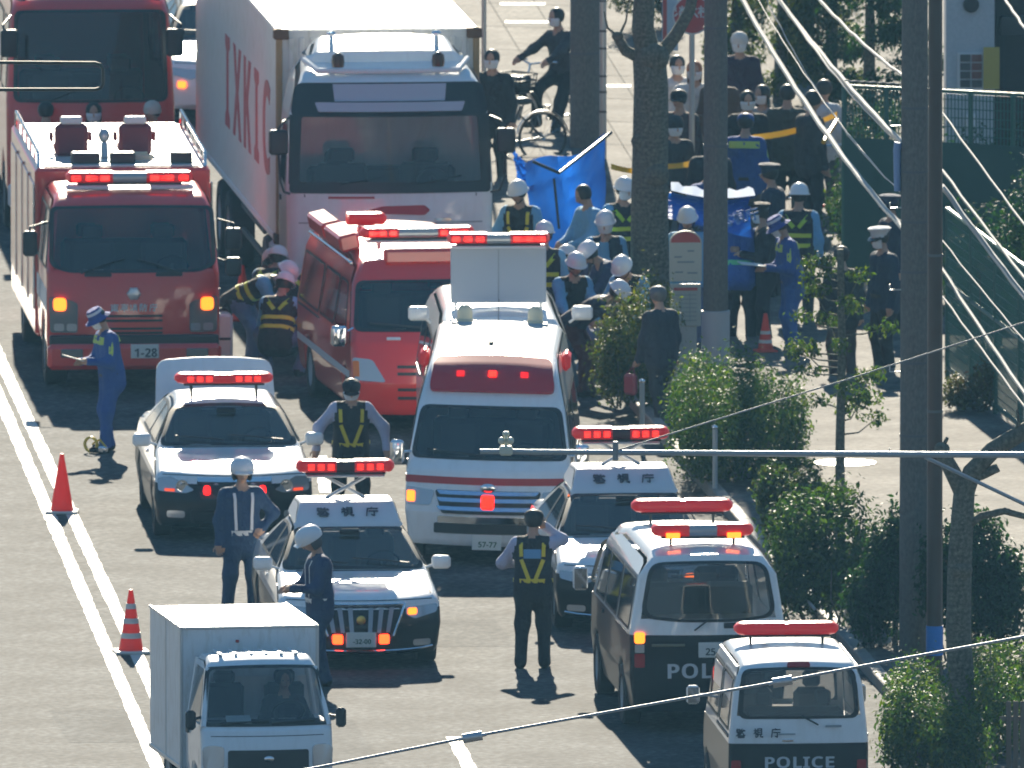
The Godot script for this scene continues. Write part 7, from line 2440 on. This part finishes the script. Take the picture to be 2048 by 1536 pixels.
# ---------------------------------------------------------------- plants: every crown is a cloud of single leaves on twigs
func leaves(clumps: Array, count: int, size: float, tones: Array, r: RandomNumberGenerator, flatness := 0.35) -> ArrayMesh:
	# clumps: [centre, radii]; leaves sit mostly near the skin of the lumpy clumps
	var pos := PackedVector3Array(); pos.resize(count * 6)
	var nor := PackedVector3Array(); nor.resize(count * 6)
	var col := PackedColorArray(); col.resize(count * 6)
	var nz := FastNoiseLite.new()
	nz.seed = r.randi() % 1000
	nz.frequency = 1.1
	var vol := []
	var sum := 0.0
	for c in clumps:
		sum += pow(c[1].x * c[1].y * c[1].z, 0.667)
		vol.append(sum)
	for i in count:
		var pick := r.randf() * sum
		var k := 0
		while vol[k] < pick: k += 1
		var c: Array = clumps[k]
		var d := Vector3(r.randfn(), r.randfn(), r.randfn()).normalized()
		var rad := pow(r.randf(), 0.28)
		var lump := 0.84 + 0.62 * nz.get_noise_3dv(d * 1.9 + c[0] * 3.0)
		if r.randf() < 0.07: lump *= r.randf_range(1.05, 1.4)
		var p: Vector3 = c[0] + d * c[1] * rad * lump
		if p.y < 0.03: p.y = 0.03 + r.randf() * 0.1
		var n := (d + Vector3(0, 0.5, 0) + Vector3(r.randfn(), r.randfn(), r.randfn()) * 0.7).normalized()
		var u := n.cross(Vector3(r.randfn(), r.randfn() * flatness, r.randfn())).normalized()
		var w := n.cross(u)
		var s := size * r.randf_range(0.5, 1.45)
		var tip := p + u * s
		var b := p - u * s * 0.75
		var l := p + w * s * 0.42 + n * s * 0.12
		var q := p - w * s * 0.42 + n * s * 0.12
		var tone: Color = tones[r.randi() % tones.size()]
		tone = tone * r.randf_range(0.55, 1.0)
		tone.a = 1.0
		var o := i * 6
		var n1 := (l - b).cross(tip - b).normalized()
		var n2 := (q - b).cross(tip - b).normalized()
		var turned := n1.dot(n) < 0.0
		pos[o] = b; pos[o + 1] = l if turned else tip; pos[o + 2] = tip if turned else l
		if turned: n1 = -n1
		turned = n2.dot(n) < 0.0
		pos[o + 3] = b; pos[o + 4] = q if turned else tip; pos[o + 5] = tip if turned else q
		if turned: n2 = -n2
		for z in 3:
			nor[o + z] = n1
			nor[o + 3 + z] = n2
		for z in 6: col[o + z] = tone
	var arr := []
	arr.resize(Mesh.ARRAY_MAX)
	arr[Mesh.ARRAY_VERTEX] = pos
	arr[Mesh.ARRAY_NORMAL] = nor
	arr[Mesh.ARRAY_COLOR] = col
	var am := ArrayMesh.new()
	am.add_surface_from_arrays(Mesh.PRIMITIVE_TRIANGLES, arr)
	return am

func leaf_mat() -> StandardMaterial3D:
	if mats.has("leaf"): return mats["leaf"]
	var m := mat("leaf", 1, 1, 1, 0.55)
	m.metallic_specular = 0.36
	m.vertex_color_use_as_albedo = true
	m.backlight_enabled = true
	m.backlight = Color(0.86, 0.97, 0.36)
	return m

const GREEN := [Color(0.07, 0.13, 0.030), Color(0.10, 0.16, 0.035), Color(0.05, 0.10, 0.030), Color(0.15, 0.18, 0.035)]
const DEEP := [Color(0.025, 0.07, 0.035), Color(0.035, 0.085, 0.035), Color(0.03, 0.06, 0.032)]
const OLIVE := [Color(0.14, 0.15, 0.035), Color(0.17, 0.15, 0.04), Color(0.09, 0.12, 0.03), Color(0.06, 0.09, 0.03)]

func bark() -> Material: return speckle("bark", Color(0.025, 0.028, 0.02), Color(0.23, 0.22, 0.17), 0.022, 0.6, 0.9, 9)

func shrub(called: String, label: String, at: Vector3, clumps: Array, count: int, size: float, tones: Array, group := "", cat := "shrub") -> Node3D:
	var t := thing(called, label, cat, at, 0, group)
	var r := RandomNumberGenerator.new()
	r.seed = hash(label)
	var m := MB.new()
	for i in 12:
		var c: Array = clumps[i % clumps.size()]
		var d: Vector3 = c[0] + Vector3(r.randfn(), r.randfn(), r.randfn()) * 0.35 * c[1]
		tube(m, [Vector3(c[0].x * 0.8 + r.randf_range(-0.05, 0.05), 0, c[0].z * 0.8), d * Vector3(0.9, 0.5, 0.9), d], 0.014, 0.006, 5)
	part("stem", m, bark(), t)
	var o := part("foliage", leaves(clumps, count, size, tones, r), null, t)
	o.material_override = leaf_mat()
	return t

func build_plants() -> void:
	var v := func(x, y, z, a, b, c) -> Array: return [Vector3(x, y, z), Vector3(a, b, c)]
	# clipped hedge before the concrete pole
	shrub("hedge", "long clipped hedge with sunlit yellow green top in front of the bus stop", gp(1478, 962, 0.12), [v.call(-0.55, 0.66, -0.5, 0.36, 0.68, 0.9), v.call(-0.15, 0.64, 0.0, 0.44, 0.70, 0.8), v.call(0.30, 0.66, 0.1, 0.44, 0.72, 0.8), v.call(0.62, 0.62, -0.4, 0.24, 0.66, 0.9), v.call(-0.3, 0.25, 0.1, 0.45, 0.34, 0.6), v.call(0.4, 0.25, 0.1, 0.42, 0.34, 0.6), v.call(0.05, 0.75, -1.6, 0.5, 0.66, 1.2), v.call(-0.45, 0.70, -2.4, 0.34, 0.62, 1.0)], 26000, 0.030, GREEN, "", "hedge")
	shrub("bush", "dark rounded bush with olive top beside the man in grey cap", gp(1262, 812, 0.12), [v.call(-0.05, 0.70, 0.0, 0.44, 0.74, 0.6), v.call(0.28, 0.85, -0.5, 0.34, 0.72, 0.6), v.call(-0.2, 0.5, 0.3, 0.3, 0.52, 0.4), v.call(0.2, 0.4, 0.1, 0.34, 0.42, 0.5)], 11000, 0.032, OLIVE)
	shrub("shrub", "broad leaved shrub with glossy leaves round the young tree's foot", gp(1648, 1244, 0.12), [v.call(-0.28, 0.95, 0.0, 0.45, 0.62, 0.7), v.call(0.22, 0.80, 0.2, 0.52, 0.72, 0.7), v.call(0.55, 0.62, 0.0, 0.35, 0.55, 0.6), v.call(-0.1, 0.5, 0.3, 0.5, 0.5, 0.5), v.call(0.12, 1.28, -0.4, 0.30, 0.30, 0.4), v.call(-0.45, 0.4, 0.1, 0.3, 0.4, 0.5), v.call(0.5, 0.35, 0.3, 0.35, 0.35, 0.5)], 11000, 0.042, [Color(0.06, 0.11, 0.03), Color(0.05, 0.09, 0.035), Color(0.10, 0.14, 0.035)])
	shrub("shrub", "dark glossy bush spreading behind the pollard tree trunk", gp(1945, 1322, 0.12), [v.call(0.0, 0.85, 0.0, 0.46, 0.75, 0.6), v.call(0.30, 0.6, 0.1, 0.36, 0.6, 0.6), v.call(-0.35, 0.9, 0.0, 0.32, 0.72, 0.5), v.call(0.05, 1.35, -0.2, 0.34, 0.36, 0.4), v.call(0.38, 0.95, 0.0, 0.24, 0.4, 0.4)], 11000, 0.042, DEEP)
	shrub("hedge", "low leafy hedge at the road edge beside the small police van", gp(1840, 1580, 0.12), [v.call(-0.22, 0.65, 0.0, 0.28, 0.70, 0.9), v.call(0.1, 0.60, 0.3, 0.40, 0.66, 0.9), v.call(0.45, 0.5, 0.2, 0.4, 0.55, 0.8), v.call(0.0, 0.75, -1.3, 0.4, 0.6, 0.8)], 13000, 0.034, GREEN, "", "hedge")
	shrub("hedge", "low sunlit hedge behind the wooden cross stake", gp(1995, 1520, 0.12), [v.call(0.0, 0.55, 0.0, 0.40, 0.55, 0.7), v.call(0.30, 0.62, -1.6, 0.45, 0.55, 0.9), v.call(-0.1, 0.62, -2.0, 0.4, 0.5, 0.9)], 10000, 0.034, GREEN, "", "hedge")
	shrub("shrub", "small dry brown and yellow shrub by the green barred fence", gp(1940, 822, 0.12), [v.call(-0.12, 0.22, 0.0, 0.26, 0.24, 0.4), v.call(0.16, 0.32, 0.1, 0.16, 0.34, 0.4)], 2200, 0.032, [Color(0.12, 0.07, 0.03), Color(0.10, 0.09, 0.03), Color(0.13, 0.12, 0.03)])
	shrub("shrub", "low shrub at the bend behind the helmeted officers, by the fence corner", gp(1690, 488, 0.12), [v.call(0.0, 0.38, 0.0, 0.30, 0.42, 0.5), v.call(0.28, 0.5, 0.0, 0.26, 0.5, 0.5)], 3200, 0.034, GREEN)
	shrub("shrub", "dark ivy mass climbing behind the green barred fence", gp(2000, 690, 0.12), [v.call(0.0, 0.9, 0.0, 0.45, 0.9, 0.5), v.call(0.35, 1.2, -0.2, 0.35, 1.1, 0.5), v.call(-0.4, 0.8, -0.1, 0.35, 0.8, 0.5)], 6000, 0.036, DEEP)
	shrub("shrub", "clump of brown dead leaves caught over the green barred fence", gp(1985, 800, 0.12), [v.call(0.0, 1.48, 0.0, 0.20, 0.22, 0.3)], 900, 0.034, [Color(0.07, 0.035, 0.022), Color(0.05, 0.03, 0.02)])
	shrub("shrub", "dense dark green planting behind the tall green mesh fence", gp(1880, 540, 0.12), [v.call(-0.9, 1.0, 0.0, 0.45, 1.0, 0.5), v.call(-0.2, 0.9, 0.0, 0.5, 0.9, 0.5), v.call(0.5, 0.95, 0.0, 0.5, 0.95, 0.5), v.call(1.1, 1.0, 0.0, 0.5, 1.0, 0.5)], 9000, 0.036, DEEP)
	shrub("shrub", "loose dull shrub with dry stems between the police van roof and the clipped hedge", gp(1572, 1128, 0.12), [v.call(0.0, 0.55, 0.0, 0.34, 0.56, 0.5), v.call(-0.16, 0.8, -0.2, 0.22, 0.38, 0.4), v.call(0.25, 0.75, 0.1, 0.26, 0.5, 0.4)], 6000, 0.040, [Color(0.07, 0.11, 0.035), Color(0.10, 0.10, 0.04), Color(0.05, 0.08, 0.03)])
	shrub("shrub", "tall dark shrub filling the gap between tall utility pole and broad leaved shrub", gp(1768, 1292, 0.12), [v.call(0.0, 0.7, 0.0, 0.34, 0.72, 0.5), v.call(-0.2, 0.5, 0.2, 0.3, 0.5, 0.4), v.call(0.15, 1.1, -0.1, 0.24, 0.5, 0.4)], 7000, 0.040, DEEP)
	# young tree in the pavement
	var t := thing("young_tree", "slender young street tree with sparse leafy twigs on the pavement", "tree", gp(1680, 1090, 0.12))
	var m := MB.new()
	tube(m, [Vector3(0, 0, 0), Vector3(0.0, 1.2, 0), Vector3(0.02, 2.2, 0), Vector3(0.0, 3.35, 0)], 0.062, 0.04, 10)
	part("trunk", m, bark(), t)
	var r := RandomNumberGenerator.new()
	r.seed = 21
	m = MB.new()
	var cl := []
	for i in 26:
		var y := 1.25 + i * 0.075
		var a := r.randf() * TAU
		var l := r.randf_range(0.28, 0.58) * (1.0 if y < 2.4 else 0.75)
		var e := Vector3(cos(a) * l, y + r.randf_range(0.02, 0.28), sin(a) * l)
		tube(m, [Vector3(0, y, 0), Vector3(cos(a) * l * 0.5, y + 0.02, sin(a) * l * 0.5), e], 0.012, 0.005, 5)
		cl.append([e, Vector3(0.17, 0.12, 0.17)])
		cl.append([e * Vector3(0.6, 1, 0.6), Vector3(0.10, 0.08, 0.10)])
	part("twig", m, bark(), t)
	part("crown", leaves(cl, 2600, 0.036, [Color(0.10, 0.15, 0.03), Color(0.15, 0.17, 0.035), Color(0.06, 0.10, 0.03)], r), null, t).material_override = leaf_mat()
	# pollarded trunk by the crowd
	t = thing("bare_tree", "thick bare pollarded street tree with knobbly trunk and cut branches by the bus stop", "tree", gp(1302, 690, 0.12))
	m = MB.new()
	tube(m, [Vector3(0.03, -0.1, 0), Vector3(0.0, 0.5, 0), Vector3(-0.02, 1.4, 0), Vector3(-0.01, 2.3, 0), Vector3(0.0, 3.1, 0.0), Vector3(-0.03, 3.55, 0)], 0.25, 0.20, 14)
	for q in [[0.06, 2.05, 0.17, 0.16], [0.10, 1.85, 0.15, 0.12], [-0.12, 2.45, 0.12, 0.12], [0.02, 3.45, 0.1, 0.2], [-0.10, 1.2, 0.14, 0.1], [0.08, 0.8, 0.15, 0.1]]: ell(m, xf(q[0], q[1], q[2]), Vector3(q[3], q[3] * 0.9, q[3] * 0.7), 10, 8)
	part("trunk", m, bark(), t, 60.0)
	m = MB.new()
	tube(m, [Vector3(-0.02, 3.4, 0), Vector3(-0.10, 3.8, 0.05), Vector3(-0.06, 4.6, 0)], 0.16, 0.12, 10)
	tube(m, [Vector3(0.06, 3.4, 0), Vector3(0.30, 3.72, 0.05), Vector3(0.46, 4.0, 0.0), Vector3(0.56, 4.5, 0)], 0.09, 0.06, 9)
	tube(m, [Vector3(-0.05, 3.4, 0), Vector3(-0.30, 3.52, 0.05), Vector3(-0.40, 3.68, 0.05)], 0.08, 0.055, 9)
	ell(m, xf(-0.40, 3.70, 0.05), Vector3(0.075, 0.06, 0.07), 9, 7)
	tube(m, [Vector3(-0.40, 3.70, 0.05), Vector3(-0.52, 3.80, 0.06), Vector3(-0.56, 4.0, 0.06)], 0.022, 0.010, 6)
	tube(m, [Vector3(-0.38, 3.70, 0.05), Vector3(-0.30, 3.88, 0.06), Vector3(-0.27, 4.1, 0.06)], 0.020, 0.008, 6)
	part("branch", m, bark(), t, 60.0)
	# pollard at the near edge
	t = thing("pollard_tree", "grey pollard tree with a forked crooked limb leaning out of the frame", "tree", gp(1924, 1512, 0.12))
	m = MB.new()
	tube(m, [Vector3(0.02, -0.1, 0), Vector3(0.0, 0.6, 0), Vector3(-0.04, 1.3, 0), Vector3(-0.03, 2.0, 0), Vector3(0.0, 2.55, 0), Vector3(0.02, 2.85, 0)], 0.155, 0.115, 14)
	ell(m, xf(-0.02, 2.0, 0.05), Vector3(0.13, 0.12, 0.11), 10, 8)
	part("trunk", m, bark(), t, 60.0)
	m = MB.new()
	tube(m, [Vector3(0.0, 2.75, 0), Vector3(0.10, 3.05, 0.03), Vector3(0.32, 3.28, 0.02), Vector3(0.62, 3.46, 0), Vector3(1.1, 3.72, 0)], 0.11, 0.085, 10)
	tube(m, [Vector3(0.02, 2.80, 0), Vector3(-0.12, 3.08, 0.05), Vector3(-0.24, 3.30, 0.05)], 0.10, 0.075, 9)
	ell(m, xf(-0.22, 3.30, 0.05), Vector3(0.085, 0.07, 0.07), 9, 7)
	tube(m, [Vector3(0.50, 3.40, 0), Vector3(0.60, 3.56, 0.05), Vector3(0.58, 3.72, 0.08)], 0.03, 0.012, 6)
	tube(m, [Vector3(-0.22, 3.30, 0.05), Vector3(-0.16, 3.42, 0.06)], 0.03, 0.02, 6)
	tube(m, [Vector3(0.05, 2.95, 0), Vector3(0.22, 3.02, 0.04), Vector3(0.38, 3.10, 0.04)], 0.05, 0.05, 8)
	tube(m, [Vector3(0.03, 2.45, 0), Vector3(0.20, 2.58, 0.05), Vector3(0.45, 2.63, 0.03), Vector3(0.75, 2.55, 0.0)], 0.045, 0.035, 8)
	part("branch", m, bark(), t, 60.0)
	# garden trees behind
	for q in [[1735, 330, 3.0, "dark layered conifer over the mesh fence", DEEP, 0.60], [1815, 345, 3.2, "second dark conifer close to the tall pole, behind the mesh fence", DEEP, 0.55], [1560, 210, 2.2, "olive sunlit garden shrub tree above the onlookers", OLIVE, 0.60], [1660, 215, 2.5, "grey olive tree between distant pole and conifers", OLIVE, 0.55], [1470, 165, 2.1, "yellowish garden tree behind the woman in the white hat", OLIVE, 0.50], [1290, 60, 1.9, "dim brownish tree far behind the bare trunk", [Color(0.07, 0.065, 0.035), Color(0.05, 0.05, 0.03)], 0.55]]:
		t = thing("garden_tree", q[3], "tree", gp(q[0], q[1], 0.1), 0, "garden trees behind the onlookers")
		m = MB.new()
		tube(m, [Vector3.ZERO, Vector3(0.03, q[2] * 0.6, 0), Vector3(0, q[2] * 0.95, 0)], 0.10, 0.03, 9)
		part("trunk", m, bark(), t)
		cl = []
		for i in 9:
			var y: float = 0.35 + (q[2] - 0.3) * i / 8.0
			for k in 3:
				var a := r.randf() * TAU
				var l: float = q[5] * (0.75 if i < 7 else 0.4)
				cl.append([Vector3(cos(a) * l * 0.7, y + r.randf_range(-0.1, 0.1), sin(a) * l * 0.7), Vector3(l * 0.75, 0.20, l * 0.75)])
		part("crown", leaves(cl, 6500, 0.040, q[4], r), null, t).material_override = leaf_mat()
